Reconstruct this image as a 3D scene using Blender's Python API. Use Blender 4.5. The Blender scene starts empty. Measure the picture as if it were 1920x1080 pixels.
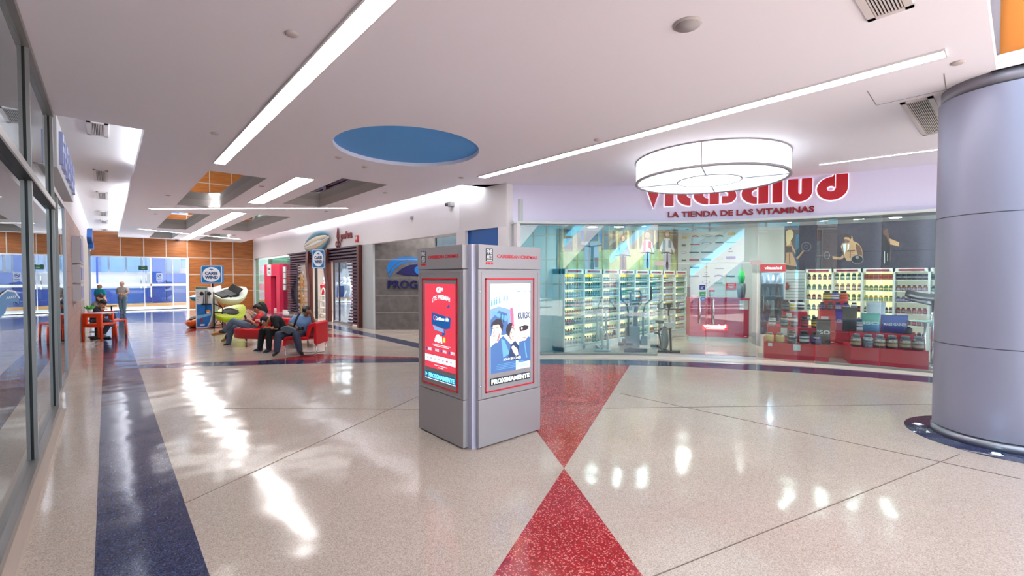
import bpy, bmesh, math, random
from mathutils import Vector, Matrix
random.seed(7)
sc = bpy.context.scene
COL = sc.collection
R = math.radians
# ------------------------------------------------------------------ camera
FPX = 853.0
H = 1.75
YAW = math.atan2(758, FPX)
PITCH = math.atan2(20, FPX)
cam_d = bpy.data.cameras.new('camera')
cam_d.sensor_width = 36.0
cam_d.lens = FPX / 1920 * 36.0
cam_d.clip_start = 0.05
cam_d.clip_end = 400
cam = bpy.data.objects.new('camera', cam_d)
COL.objects.link(cam)
cam.location = (0, 0, H)
cam.rotation_euler = (math.pi / 2 - PITCH, 0, -YAW)
sc.camera = cam
# ------------------------------------------------------------------ world and exposure
sc.view_settings.view_transform = 'Standard'
sc.view_settings.look = 'None'
sc.view_settings.gamma = 1.0
sc.view_settings.use_curve_mapping = False
sc.view_settings.exposure = 0.69
world = bpy.data.worlds.new('world')
sc.world = world
world.use_nodes = True
bg = world.node_tree.nodes['Background']
bg.inputs[0].default_value = (0.86, 0.92, 1.0, 1)
bg.inputs[1].default_value = 2.3

def light(name, kind, loc, energy, color=(1, 1, 1), size=1.0, size_y=None, rot=(0, 0, 0), **kw):
    l = bpy.data.lights.new(name, kind)
    l.energy = energy
    l.color = color
    if kind == 'AREA':
        l.size = size
        if size_y:
            l.shape = 'RECTANGLE'
            l.size_y = size_y
    else:
        l.shadow_soft_size = size
    for k, v in kw.items():
        setattr(l, k, v)
    o = bpy.data.objects.new(name, l)
    COL.objects.link(o)
    o.location = loc
    o.rotation_euler = rot
    return o

sun = light('sun', 'SUN', (0, -20, 30), 26.0, (.95, .97, 1), .01)
sun.data.angle = R(.6)
sun.rotation_euler = Vector((.28, -.62, -1)).to_track_quat('-Z', 'Y').to_euler()   # added so its bounce off the atrium floor behind the viewer brightens the ceiling

# ------------------------------------------------------------------ measuring helpers
FW = Vector((math.sin(YAW) * math.cos(PITCH), math.cos(YAW) * math.cos(PITCH), -math.sin(PITCH)))
RT = Vector((math.cos(YAW), -math.sin(YAW), 0))
UP = RT.cross(FW)
EYE = Vector((0, 0, H))
def ray(x, y): return FW + RT * ((x - 960) / FPX) - UP * ((y - 540) / FPX)
def G(x, y, z=0.0):                 # point on the horizontal plane z
    r = ray(x, y); return EYE + r * ((z - H) / r.z)
def onX(x, y, X):                   # point on the plane x = X
    r = ray(x, y); return EYE + r * (X / r.x)
def onY(x, y, Y):
    r = ray(x, y); return EYE + r * (Y / r.y)
def atD(x, y, D):                   # point at distance D along the view axis
    return EYE + ray(x, y) * D
FC = Vector((1.389, -1.016))        # centre of the curved shop front
def AP(ang, rad, z=0.0):
    return Vector((FC.x + rad * math.cos(R(ang)), FC.y + rad * math.sin(R(ang)), z))

# ------------------------------------------------------------------ materials
def lin(c):
    return tuple(((v / 255) / 12.92 if v / 255 <= 0.04045 else ((v / 255 + 0.055) / 1.055) ** 2.4) for v in c)
MATS = {}
def mat(name, rgb=(200, 200, 200), rough=0.5, metal=0.0, emit=0.0, spec=0.5, noise=0.0, scale=20.0, coat=0.0, ecol=None):
    if name in MATS: return MATS[name]
    m = bpy.data.materials.new(name)
    m.use_nodes = True
    nt = m.node_tree
    b = nt.nodes['Principled BSDF']
    c = (*lin(rgb), 1)
    b.inputs['Base Color'].default_value = c
    b.inputs['Roughness'].default_value = rough
    b.inputs['Metallic'].default_value = metal
    b.inputs['Specular IOR Level'].default_value = spec
    b.inputs['Coat Weight'].default_value = coat
    if emit:
        b.inputs['Emission Color'].default_value = (*lin(ecol or rgb), 1)
        b.inputs['Emission Strength'].default_value = emit
    if noise:
        n = nt.nodes.new('ShaderNodeTexNoise')
        n.inputs['Scale'].default_value = scale
        n.inputs['Detail'].default_value = 4
        t = nt.nodes.new('ShaderNodeTexCoord')
        r = nt.nodes.new('ShaderNodeMapRange')
        r.inputs['From Min'].default_value = 0.3
        r.inputs['From Max'].default_value = 0.7
        r.inputs['To Min'].default_value = 1 - noise
        r.inputs['To Max'].default_value = 1 + noise
        mx = nt.nodes.new('ShaderNodeVectorMath'); mx.operation = 'SCALE'
        mx.inputs[0].default_value = c[:3]
        nt.links.new(t.outputs['Object'], n.inputs['Vector'])
        nt.links.new(n.outputs['Fac'], r.inputs['Value'])
        nt.links.new(r.outputs['Result'], mx.inputs['Scale'])
        nt.links.new(mx.outputs[0], b.inputs['Base Color'])
    MATS[name] = m
    return m

def terrazzo(name, base, chips, dens=0.5, scale=120, rough=0.12):
    """Polished terrazzo: voronoi stone chips in a cement base, faint polishing waves."""
    m = bpy.data.materials.new(name); m.use_nodes = True
    nt = m.node_tree; L = nt.links.new; N = nt.nodes.new
    b = nt.nodes['Principled BSDF']
    tc = N('ShaderNodeTexCoord')
    geo = N('ShaderNodeNewGeometry')
    v = N('ShaderNodeTexVoronoi'); v.inputs['Scale'].default_value = scale
    L(geo.outputs['Position'], v.inputs['Vector'])
    sep = N('ShaderNodeSeparateColor'); L(v.outputs['Color'], sep.inputs[0])
    cr = N('ShaderNodeValToRGB')
    cr.color_ramp.interpolation = 'CONSTANT'
    els = cr.color_ramp.elements
    els[0].position = 0; els[0].color = (*lin(base), 1)
    els[1].position = 1 - dens; els[1].color = (*lin(chips[0]), 1)
    for i, c in enumerate(chips[1:]):
        e = els.new(1 - dens + dens * (i + 1) / len(chips)); e.color = (*lin(c), 1)
    L(sep.outputs[0], cr.inputs[0])
    n2 = N('ShaderNodeTexNoise'); n2.inputs['Scale'].default_value = 0.9; n2.inputs['Detail'].default_value = 5
    L(geo.outputs['Position'], n2.inputs['Vector'])
    mr = N('ShaderNodeMapRange'); mr.inputs['From Min'].default_value = .3; mr.inputs['From Max'].default_value = .7
    mr.inputs['To Min'].default_value = .94; mr.inputs['To Max'].default_value = 1.04
    L(n2.outputs['Fac'], mr.inputs['Value'])
    sm = N('ShaderNodeVectorMath'); sm.operation = 'SCALE'
    L(cr.outputs[0], sm.inputs[0]); L(mr.outputs[0], sm.inputs['Scale'])
    L(sm.outputs[0], b.inputs['Base Color'])
    b.inputs['Roughness'].default_value = rough
    b.inputs['Specular IOR Level'].default_value = 0.45
    n3 = N('ShaderNodeTexNoise'); n3.inputs['Scale'].default_value = 1.9; n3.inputs['Detail'].default_value = 1
    L(geo.outputs['Position'], n3.inputs['Vector'])
    bp = N('ShaderNodeBump'); bp.inputs['Strength'].default_value = .3; bp.inputs['Distance'].default_value = .03
    L(n3.outputs['Fac'], bp.inputs['Height']); L(bp.outputs[0], b.inputs['Normal'])
    MATS[name] = m
    return m

def glass(name, tint=(235, 245, 243), base=0.06, rough=0.0):
    m = bpy.data.materials.new(name); m.use_nodes = True
    nt = m.node_tree; L = nt.links.new; N = nt.nodes.new
    nt.nodes.remove(nt.nodes['Principled BSDF'])
    out = nt.nodes['Material Output']
    lw = N('ShaderNodeLayerWeight'); lw.inputs['Blend'].default_value = 0.5
    p = N('ShaderNodeMath'); p.operation = 'POWER'; p.inputs[1].default_value = 5
    L(lw.outputs['Facing'], p.inputs[0])
    a = N('ShaderNodeMath'); a.operation = 'MULTIPLY_ADD'; a.inputs[1].default_value = 1 - base; a.inputs[2].default_value = base
    L(p.outputs[0], a.inputs[0])
    t = N('ShaderNodeBsdfTransparent'); t.inputs[0].default_value = (*lin(tint), 1)
    g = N('ShaderNodeBsdfGlossy'); g.inputs['Roughness'].default_value = rough
    g.inputs['Color'].default_value = (.93, .97, .98, 1)
    mx = N('ShaderNodeMixShader')
    L(a.outputs[0], mx.inputs[0]); L(t.outputs[0], mx.inputs[1]); L(g.outputs[0], mx.inputs[2])
    L(mx.outputs[0], out.inputs[0])
    MATS[name] = m
    return m

def brickmat(name, c1, c2, mortar, w, h, ms=.01, rough=.6, off=.5, axis='X', noise=.0):
    """rectangular tiles / panels on a vertical wall; axis = horizontal world axis"""
    m = bpy.data.materials.new(name); m.use_nodes = True
    nt = m.node_tree; L = nt.links.new; N = nt.nodes.new
    b = nt.nodes['Principled BSDF']
    geo = N('ShaderNodeNewGeometry'); s = N('ShaderNodeSeparateXYZ'); L(geo.outputs['Position'], s.inputs[0])
    cmb = N('ShaderNodeCombineXYZ')
    L(s.outputs['X' if axis == 'X' else 'Y'], cmb.inputs[0]); L(s.outputs['Z'], cmb.inputs[1])
    br = N('ShaderNodeTexBrick')
    br.inputs['Color1'].default_value = (*lin(c1), 1); br.inputs['Color2'].default_value = (*lin(c2), 1)
    br.inputs['Mortar'].default_value = (*lin(mortar), 1)
    br.inputs['Scale'].default_value = 1; br.inputs['Brick Width'].default_value = w; br.inputs['Row Height'].default_value = h
    br.inputs['Mortar Size'].default_value = ms; br.inputs['Mortar Smooth'].default_value = 0; br.offset = off
    L(cmb.outputs[0], br.inputs['Vector'])
    if noise:
        n = N('ShaderNodeTexNoise'); n.inputs['Scale'].default_value = 7; n.inputs['Detail'].default_value = 8
        L(geo.outputs['Position'], n.inputs['Vector'])
        mr = N('ShaderNodeMapRange'); mr.inputs['From Min'].default_value = .3; mr.inputs['From Max'].default_value = .7
        mr.inputs['To Min'].default_value = 1 - noise; mr.inputs['To Max'].default_value = 1 + noise
        sm = N('ShaderNodeVectorMath'); sm.operation = 'SCALE'
        L(n.outputs['Fac'], mr.inputs['Value']); L(br.outputs['Color'], sm.inputs[0]); L(mr.outputs[0], sm.inputs['Scale'])
        L(sm.outputs[0], b.inputs['Base Color'])
    else:
        L(br.outputs['Color'], b.inputs['Base Color'])
    b.inputs['Roughness'].default_value = rough
    MATS[name] = m
    return m

def woodmat(name, c1, c2, scale=(1, 1, 14), rough=.4):
    m = bpy.data.materials.new(name); m.use_nodes = True
    nt = m.node_tree; L = nt.links.new; N = nt.nodes.new
    b = nt.nodes['Principled BSDF']
    tc = N('ShaderNodeTexCoord'); mp = N('ShaderNodeMapping'); mp.inputs['Scale'].default_value = scale
    L(tc.outputs['Object'], mp.inputs[0])
    n = N('ShaderNodeTexNoise'); n.inputs['Scale'].default_value = 3; n.inputs['Detail'].default_value = 8
    L(mp.outputs[0], n.inputs['Vector'])
    cr = N('ShaderNodeValToRGB'); cr.color_ramp.elements[0].position = .35; cr.color_ramp.elements[1].position = .65
    cr.color_ramp.elements[0].color = (*lin(c1), 1); cr.color_ramp.elements[1].color = (*lin(c2), 1)
    L(n.outputs['Fac'], cr.inputs[0]); L(cr.outputs[0], b.inputs['Base Color'])
    b.inputs['Roughness'].default_value = rough
    MATS[name] = m
    return m

# ------------------------------------------------------------------ mesh building
class MB:
    def __init__(s): s.v = []; s.f = []; s.m = []; s.ms = []; s.sm = []
    def mi(s, m):
        if m not in s.ms: s.ms.append(m)
        return s.ms.index(m)
    def add(s, vs, fs, m, smooth=False):
        o = len(s.v); k = s.mi(m)
        s.v += [Vector(v) for v in vs]
        for f in fs:
            s.f.append([o + i for i in f]); s.m.append(k); s.sm.append(smooth)
        return s
    def box(s, a, b, m):
        x0, y0, z0 = [min(a[i], b[i]) for i in range(3)]; x1, y1, z1 = [max(a[i], b[i]) for i in range(3)]
        return s.add([(x0, y0, z0), (x1, y0, z0), (x1, y1, z0), (x0, y1, z0), (x0, y0, z1), (x1, y0, z1), (x1, y1, z1), (x0, y1, z1)],
                     [(0, 3, 2, 1), (4, 5, 6, 7), (0, 1, 5, 4), (1, 2, 6, 5), (2, 3, 7, 6), (3, 0, 4, 7)], m)
    def obox(s, c, u, v, w, m):      # oriented box: centre and half vectors
        c, u, v, w = Vector(c), Vector(u), Vector(v), Vector(w)
        vs = [c - u - v - w, c + u - v - w, c + u + v - w, c - u + v - w, c - u - v + w, c + u - v + w, c + u + v + w, c - u + v + w]
        return s.add(vs, [(0, 3, 2, 1), (4, 5, 6, 7), (0, 1, 5, 4), (1, 2, 6, 5), (2, 3, 7, 6), (3, 0, 4, 7)], m)
    def wallbox(s, p, q, z0, z1, t, m):   # vertical slab from p to q, thickness t to the left-hand side
        p = Vector((p[0], p[1], 0)); q = Vector((q[0], q[1], 0)); d = (q - p).normalized(); n = Vector((-d.y, d.x, 0)) * t
        pts = [p, q, q + n, p + n]
        return s.prism([(a.x, a.y) for a in pts], z0, z1, m)
    def prism(s, poly, z0, z1, m, smooth=False):
        n = len(poly)
        ar = sum(poly[i][0] * poly[(i + 1) % n][1] - poly[(i + 1) % n][0] * poly[i][1] for i in range(n))
        if ar < 0: poly = poly[::-1]
        vs = [(x, y, z0) for x, y in poly] + [(x, y, z1) for x, y in poly]
        fs = [tuple(range(n))[::-1], tuple(range(n, 2 * n))] + [(i, (i + 1) % n, n + (i + 1) % n, n + i) for i in range(n)]
        return s.add(vs, fs, m, smooth)
    def plate(s, pts, n, t, m):      # extrude a 3D polygon by n*t
        pts = [Vector(p) for p in pts]; k = len(pts); n = Vector(n) * t
        vs = pts + [p + n for p in pts]
        fs = [tuple(range(k))[::-1], tuple(range(k, 2 * k))] + [(i, (i + 1) % k, k + (i + 1) % k, k + i) for i in range(k)]
        return s.add(vs, fs, m)
    def tube(s, pts, r, m, seg=10, closed=False, smooth=True):
        pts = [Vector(p) for p in pts]; n = len(pts)
        rr = r if isinstance(r, (list, tuple)) else [r] * n
        vs = []; prev = None
        for i, p in enumerate(pts):
            if closed: d = pts[(i + 1) % n] - pts[i - 1]
            else: d = pts[min(i + 1, n - 1)] - pts[max(i - 1, 0)]
            d.normalize()
            if prev is None:
                a = Vector((0, 0, 1)) if abs(d.z) < .9 else Vector((1, 0, 0))
                u = d.cross(a).normalized()
            else:
                u = (prev - d * prev.dot(d)).normalized()
            prev = u; w = d.cross(u)
            for k in range(seg):
                t = 2 * math.pi * k / seg
                vs.append(p + (u * math.cos(t) + w * math.sin(t)) * rr[i])
        fs = []
        for i in range(n if closed else n - 1):
            j = (i + 1) % n
            for k in range(seg):
                k2 = (k + 1) % seg
                fs.append((i * seg + k, i * seg + k2, j * seg + k2, j * seg + k))
        if not closed:
            fs.append(tuple(range(seg))[::-1]); fs.append(tuple((n - 1) * seg + k for k in range(seg)))
        return s.add(vs, fs, m, smooth)
    def lathe(s, prof, c, m, seg=24, ax=None, smooth=True, a0=0, a1=360, cap=True):
        """prof = [(r,z)], revolve about vertical axis at c (or ax = (axis,u,w))"""
        c = Vector(c)
        if ax is None: A, U, W = Vector((0, 0, 1)), Vector((1, 0, 0)), Vector((0, 1, 0))
        else: A, U, W = ax
        full = a1 - a0 >= 360
        ns = seg if full else seg + 1
        vs = []
        for r, z in prof:
            for k in range(ns):
                t = R(a0 + (a1 - a0) * k / seg)
                vs.append(c + A * z + (U * math.cos(t) + W * math.sin(t)) * r)
        fs = []
        for i in range(len(prof) - 1):
            for k in range(seg):
                k2 = (k + 1) % ns
                fs.append((i * ns + k, i * ns + k2, (i + 1) * ns + k2, (i + 1) * ns + k))
        if full and cap:
            if prof[0][0] > 1e-5: fs.append(tuple(range(ns))[::-1])
            if prof[-1][0] > 1e-5: fs.append(tuple((len(prof) - 1) * ns + k for k in range(ns)))
        return s.add(vs, fs, m, smooth)
    def loft(s, rings, m, smooth=True, cap=True):
        k = len(rings[0]); vs = [p for r in rings for p in r]; fs = []
        for i in range(len(rings) - 1):
            for j in range(k):
                j2 = (j + 1) % k
                fs.append((i * k + j, i * k + j2, (i + 1) * k + j2, (i + 1) * k + j))
        if cap:
            fs.append(tuple(range(k))[::-1]); fs.append(tuple((len(rings) - 1) * k + j for j in range(k)))
        return s.add(vs, fs, m, smooth)
    def mesh(s, name):
        me = bpy.data.meshes.new(name)
        me.from_pydata([tuple(v) for v in s.v], [], s.f)
        for m in s.ms: me.materials.append(m)
        for p, k, q in zip(me.polygons, s.m, s.sm): p.material_index = k; p.use_smooth = q
        bm = bmesh.new(); bm.from_mesh(me)
        bmesh.ops.remove_doubles(bm, verts=bm.verts, dist=1e-6)
        bm.to_mesh(me); bm.free(); me.validate()
        return me
    def build(s, name, parent=None, **kw):
        o = bpy.data.objects.new(name, s.mesh(name)); COL.objects.link(o)
        if parent is not None: attach(o, parent)
        if kw: tag(o, **kw)
        return o

def attach(o, parent):
    o.parent = parent
    o.matrix_parent_inverse = Matrix.Identity(4)
    wm = parent.matrix_basis
    p = parent.parent
    while p is not None:
        wm = p.matrix_basis @ wm; p = p.parent
    o.matrix_basis = wm.inverted() @ o.matrix_basis
def tag(o, label=None, cat=None, group=None, kind=None):
    if label: o['label'] = label
    if cat: o['category'] = cat
    if group: o['group'] = group
    if kind: o['kind'] = kind
    return o
def empty(name, loc, label, cat, group=None):
    o = bpy.data.objects.new(name, None); COL.objects.link(o)
    o.location = loc; o.empty_display_size = .1
    return tag(o, label, cat, group)
def structure(name, mb, parent=None):
    o = mb.build(name, parent)
    if parent is None: o['kind'] = 'structure'
    return o
def bevel(o, w=.01, seg=2):
    md = o.modifiers.new('bevel', 'BEVEL'); md.width = w; md.segments = seg; md.limit_method = 'ANGLE'
    return o
def copy_thing(o, loc, label=None, group=None, rotz=None):
    c = o.copy(); COL.objects.link(c); c.location = loc
    if rotz is not None: c.rotation_euler.z = rotz
    if label: c['label'] = label
    if group: c['group'] = group
    for ch in o.children:
        d = ch.copy(); COL.objects.link(d); d.parent = c
        for g in ch.children:
            e = g.copy(); COL.objects.link(e); e.parent = d
    return c

def text(name, s, org, U, V, w, h, m, depth=.01, parent=None, bold=0.0, bend=None, shear=0, fit=True):
    """lettering fitted to a w x h box standing at org, reading along U, upright along V"""
    cu = bpy.data.curves.new(name, 'FONT'); cu.body = s; cu.size = 1; cu.extrude = .5; cu.offset = bold
    cu.resolution_u = 3; cu.shear = shear
    t = bpy.data.objects.new(name, cu); COL.objects.link(t)
    dg = bpy.context.evaluated_depsgraph_get()
    me = bpy.data.meshes.new_from_object(t.evaluated_get(dg)); bpy.data.objects.remove(t)
    xs = [v.co.x for v in me.vertices]; ys = [v.co.y for v in me.vertices]
    x0, x1, y0, y1 = min(xs), max(xs), min(ys), max(ys)
    sx = w / (x1 - x0); sy = h / (y1 - y0)
    org, U, V = Vector(org), Vector(U), Vector(V); Nn = U.cross(V)
    for v in me.vertices:
        a = (v.co.x - x0) * sx; b = (v.co.y - y0) * sy; c = (v.co.z + .5) * depth
        v.co = bend(a, b, c) if bend else org + U * a + V * b + Nn * c
    me.materials.clear(); me.materials.append(m)
    o = bpy.data.objects.new(name, me); COL.objects.link(o)
    if parent is not None: attach(o, parent)
    return o

def art(mb, org, U, V, items, step=.0007, t=.0006):
    """flat printed shapes; items = (layer, material, [(u,v)...])"""
    org, U, V = Vector(org), Vector(U), Vector(V); Nn = U.cross(V).normalized()
    for lay, m, pts in items:
        o = org + Nn * (lay * step)
        mb.plate([o + U * a + V * b for a, b in pts], Nn, t, m)
def ell(cx, cy, rx, ry, n=16, a0=0, a1=360, rot=0):
    out = []
    for k in range(n if a1 - a0 >= 360 else n + 1):
        t = R(a0 + (a1 - a0) * k / n); x = rx * math.cos(t); y = ry * math.sin(t)
        out.append((cx + x * math.cos(R(rot)) - y * math.sin(R(rot)), cy + x * math.sin(R(rot)) + y * math.cos(R(rot))))
    return out
def rect(x0, y0, x1, y1): return [(x0, y0), (x1, y0), (x1, y1), (x0, y1)]
def limb(x0, y0, x1, y1, w0, w1):
    d = Vector((x1 - x0, y1 - y0)); n = Vector((-d.y, d.x)).normalized()
    return [(x0 - n.x * w0, y0 - n.y * w0), (x1 - n.x * w1, y1 - n.y * w1), (x1 + n.x * w1, y1 + n.y * w1), (x0 + n.x * w0, y0 + n.y * w0)]

ORD = ['first', 'second', 'third', 'fourth', 'fifth', 'sixth', 'seventh', 'eighth']
# base materials
cream = terrazzo('cream terrazzo', (184, 170, 160), [(170, 156, 144), (194, 183, 175), (158, 145, 134), (188, 176, 166), (176, 162, 152)], .75, 190)
redt = terrazzo('red terrazzo', (150, 22, 30), [(176, 34, 40), (120, 14, 22), (214, 120, 118), (140, 20, 28)], .6, 120)
navy = terrazzo('navy terrazzo', (38, 48, 82), [(30, 38, 68), (52, 62, 98), (70, 82, 118), (34, 42, 76)], .6, 150)
white = mat('white paint', (232, 228, 230), .55)
ceilm = mat('ceiling paint', (244, 240, 249), .6)
alu = mat('aluminium', (170, 172, 178), .35, .8)
brush = mat('brushed silver', (176, 174, 180), .42, .55)
chrome = mat('chrome', (220, 222, 226), .08, 1)
black = mat('black', (16, 16, 18), .5)
darkgrey = mat('dark grey', (58, 58, 62), .5)
red = mat('red', (200, 18, 36), .35)
lampm = mat('lamp diffuser', (255, 252, 250), .4, emit=12)
gl_front = glass('clear shop glass', (236, 245, 243), .1)
gl_left = glass('storefront glass', (190, 205, 205), .12)
gl_far = glass('entrance glass', (235, 243, 246), .05)

# ================================================================== SETTING
mb = MB(); mb.box((-8, -22, -.2), (24, 46, 0), cream)
structure('floor', mb)
def inlay(name, pts, m, z=.0015):
    mb = MB(); mb.prism([(p[0], p[1]) for p in pts], .0002, z, m)
    return structure(name, mb)
near = [(255, 691), (375, 687.5), (475, 684.6), (580, 681.5), (670, 680.5), (783, 679.3), (900, 680.3), (1013, 682.8), (1100, 683.4), (1181, 684.6), (1285, 687.6), (1428, 694.8), (1520, 700.3), (1611, 706.5), (1754, 718)]
far = [(262, 684), (375, 679.5), (475, 677), (580, 674.5), (670, 672.7), (783, 671.6), (900, 672.3), (1013, 673.8), (1120, 674.6), (1232, 677), (1415.6, 683.6), (1570.5, 692), (1754, 706.8)]
n_w = [G(*p) for p in near]; f_w = [G(*p) for p in far]
n_w.append(Vector((10.25, -1.5, 0))); f_w.append(Vector((10.95, -1.5, 0)))
inlay('trim_1', n_w + f_w[::-1], navy, .0025)
inlay('trim_2', [(-.075, -3), (.42, -3), (.42, 11.3), (.42, 30.9), (-.11, 30.9), (-.1, 12)], navy, .0020)
inlay('trim_3', [(5.72, 8.0), (6.14, 7.6), (6.14, 30), (5.72, 30)], navy, .0016)
ap = Vector((3.1, 2.77, 0))
inlay('trim_4', [ap, (1.663 - 1.9, 2.036 - .97), (-.02, .2), (.6, -1.5), (2.317 - 1.25, 1.454 - 2.1)], redt, .0012)
inlay('trim_5', [ap, G(1181, 684.5), G(1100, 683.2), G(1013, 682.5), G(930, 680.5), Vector((5.42, 6.72, 0))], redt, .0012)
inlay('trim_6', [G(483, 678), G(593, 663.3), G(668, 667), G(784, 670), G(784, 672), G(670, 674), G(580, 676)], redt, .0012)
inlay('trim_7', [G(350, 623), G(366, 613), G(436, 606.5), G(440, 611)], redt, .0012)
inlay('trim_8', [G(596, 617.6), G(626, 617.6), G(606, 624)], redt, .0012)
inlay('trim_9', [G(596, 631.5), G(606, 624.6), G(697, 634.4)], redt, .0012)
inlay('trim_10', [G(205, 607), G(262, 604), G(350, 605), G(345, 585), G(215, 588)], navy, .0012)
inlay('trim_11', [G(455, 574.5), G(478, 573.5), G(520, 584), G(505, 588)], redt, .0012)
jm = mat('joint strip', (120, 104, 96), .4, .3)
def joint(a, b, n, w=.006):
    a, b = G(*a), G(*b); mb = MB(); mb.wallbox(a, b, .0003, .0032, w, jm); structure(n, mb)
joint((1225, 1082), (1800, 852), 'trim_13'); joint((1135, 765.5), (1754, 758), 'trim_14', .008)
joint((1163, 738), (1916, 899), 'trim_15', .008); joint((345, 945), (785, 743), 'trim_16'); joint((420, 766), (785, 768), 'trim_17', .008)
mb = MB(); mb.lathe([(.835, .0003), (.835, .003), (0.0, .003)], (7.237, .1, 0), navy, 64); structure('trim_18', mb)

# ceiling: slab underside 3.82 with coffers
CE = 3.82
holes = [(1.50, 2.52, 10.55, 16.1), (3.70, 4.72, 9.5, 13.85), (1.57, 2.57, 17.9, 24.2), (3.75, 4.75, 16.8, 23.2), (1.65, 2.6, 26.2, 30.3), (3.75, 4.75, 25.6, 30.0)]
blue_c, blue_r = (3.667, 6.643), 1.138
bh = (blue_c[0] - 1.3, blue_c[0] + 1.3, blue_c[1] - 1.3, blue_c[1] + 1.3)
xs = sorted({.42, 5.97, *[h[0] for h in holes], *[h[1] for h in holes]})
ys = sorted({8.25, 31.0, *[h[2] for h in holes], *[h[3] for h in holes]})
mb = MB()
for i in range(len(xs) - 1):
    for j in range(len(ys) - 1):
        cx, cy = (xs[i] + xs[i + 1]) / 2, (ys[j] + ys[j + 1]) / 2
        if any(h[0] < cx < h[1] and h[2] < cy < h[3] for h in holes): continue
        mb.add([(xs[i], ys[j], CE), (xs[i + 1], ys[j], CE), (xs[i + 1], ys[j + 1], CE), (xs[i], ys[j + 1], CE)], [(0, 3, 2, 1)], ceilm)
# near part (y 0.22 - 8.25) with the round blue coffer
mb.add([(-.55, .22, CE), (bh[0], .22, CE), (bh[0], 8.25, CE), (-.55, 8.25, CE)], [(0, 3, 2, 1)], ceilm)
mb.add([(bh[0], .22, CE), (bh[1], .22, CE), (bh[1], bh[2], CE), (bh[0], bh[2], CE)], [(0, 3, 2, 1)], ceilm)
mb.add([(bh[0], bh[3], CE), (bh[1], bh[3], CE), (bh[1], 8.25, CE), (bh[0], 8.25, CE)], [(0, 3, 2, 1)], ceilm)
mb.add([(bh[1], .22, CE), (6.65, .22, CE), (6.65, 8.25, CE), (bh[1], 8.25, CE)], [(0, 3, 2, 1)], ceilm)
mb.add([(6.65, -4, CE), (12.6, -4, CE), (12.6, 7.35, CE), (6.65, 7.35, CE)], [(0, 3, 2, 1)], ceilm)
mb.add([(6.65, 7.35, CE), (7.3, 7.35, CE), (6.65, 7.9, CE)], [(0, 2, 1)], ceilm)
mb.add([(5.97, 8.25, CE), (6.65, 8.25, CE), (6.65, 7.7, CE), (5.97, 8.42, CE)], [(0, 3, 2, 1)], ceilm)
N_ = 64
for k in range(N_):
    def sq(t):
        c, s = math.cos(t), math.sin(t); m_ = 1.3 / max(abs(c), abs(s)); return (blue_c[0] + c * m_, blue_c[1] + s * m_, CE)
    t0 = 2 * math.pi * k / N_; t1 = 2 * math.pi * (k + 1) / N_
    a = [(blue_c[0] + blue_r * math.cos(t), blue_c[1] + blue_r * math.sin(t), CE) for t in (t0, t1)]
    au = [(p[0], p[1], CE + .07) for p in a]
    mb.add([a[0], a[1], sq(t1), sq(t0)], [(0, 1, 2, 3)], ceilm)
    mb.add([a[0], a[1], au[1], au[0]], [(0, 1, 2, 3)], ceilm)
mirr = mat('ceiling mirror', (214, 220, 222), .02, 1)
cofm = mat('coffer side', (196, 192, 190), .6)
for h in holes:
    zt = 4.03
    c4 = [(h[0], h[2]), (h[1], h[2]), (h[1], h[3]), (h[0], h[3])]
    for q in range(4):
        a, b = c4[q], c4[(q + 1) % 4]
        mb.add([(*a, CE), (*b, CE), (*b, zt), (*a, zt)], [(0, 1, 2, 3)], cofm)
    mb.add([(*c, zt) for c in c4], [(0, 3, 2, 1)], mirr)
# slab edges (sides facing the coves) and the raised ceilings
for a, b in [((.42, 8.25), (.42, 31)), ((-.55, 8.25), (.42, 8.25)), ((5.97, 8.42), (5.97, 31)), ((5.97, 8.42), (6.8, 7.68)), ((-.55, .22), (6.65, .22)), ((6.65, .22), (6.65, -4))]:
    mb.add([(*a, CE), (*b, CE), (*b, CE + .14), (*a, CE + .14)], [(0, 1, 2, 3)], white)
mb.add([(-.75, 8.25, 4.07), (.42 + .5, 8.25, 4.07), (.92, 31.1, 4.07), (-.75, 31.1, 4.07)], [(0, 3, 2, 1)], white)
mb.add([(5.3, 7.5, 4.5), (6.9, 7.5, 4.5), (6.9, 31.1, 4.5), (5.3, 31.1, 4.5)], [(0, 3, 2, 1)], white)
mb.add([(.9, 8.25, 4.6), (5.4, 8.25, 4.6), (5.4, 31.1, 4.6), (.9, 31.1, 4.6)], [(0, 3, 2, 1)], white)
mb.box((-4, .22, 4.72), (16, 31.25, 4.85), white)
mb.box((6.9, -6, 4.72), (16, .22, 4.85), white)
structure('ceiling', mb)
light('bank_niche_fill', 'AREA', (7.6, 11.6, 4.2), 95, (1, .97, .93), 1.2, 2.6)  # added area light without a fixture, brightens the stone niche
mb = MB(); mb.lathe([(blue_r - .002, .0), (blue_r - .002, .004)], (blue_c[0], blue_c[1], CE + .064), mat('blue ceiling disc', (84, 168, 244), .55), 64, smooth=False)
structure('trim_19', mb)
# cove lights (linear lamps lying on the slab behind its edge)
light('cove_lamp_left_near', 'AREA', (.62, 10.2, 3.97), 30, (.86, .94, 1), .12, 3.6, (R(180), R(-40), 0))
light('cove_lamp_left_far', 'AREA', (.62, 22.5, 3.97), 190, (.86, .94, 1), .12, 15, (R(180), R(-40), 0))
light('cove_lamp_right', 'AREA', (5.8, 15.5, 4.02), 75, (.9, .96, 1), .12, 14, (R(180), R(60), 0))
light('cove_lamp_right_near', 'AREA', (5.95, 8.75, 4.1), 22, (.9, .96, 1), .12, 1.2, (R(180), R(60), 0))

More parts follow.
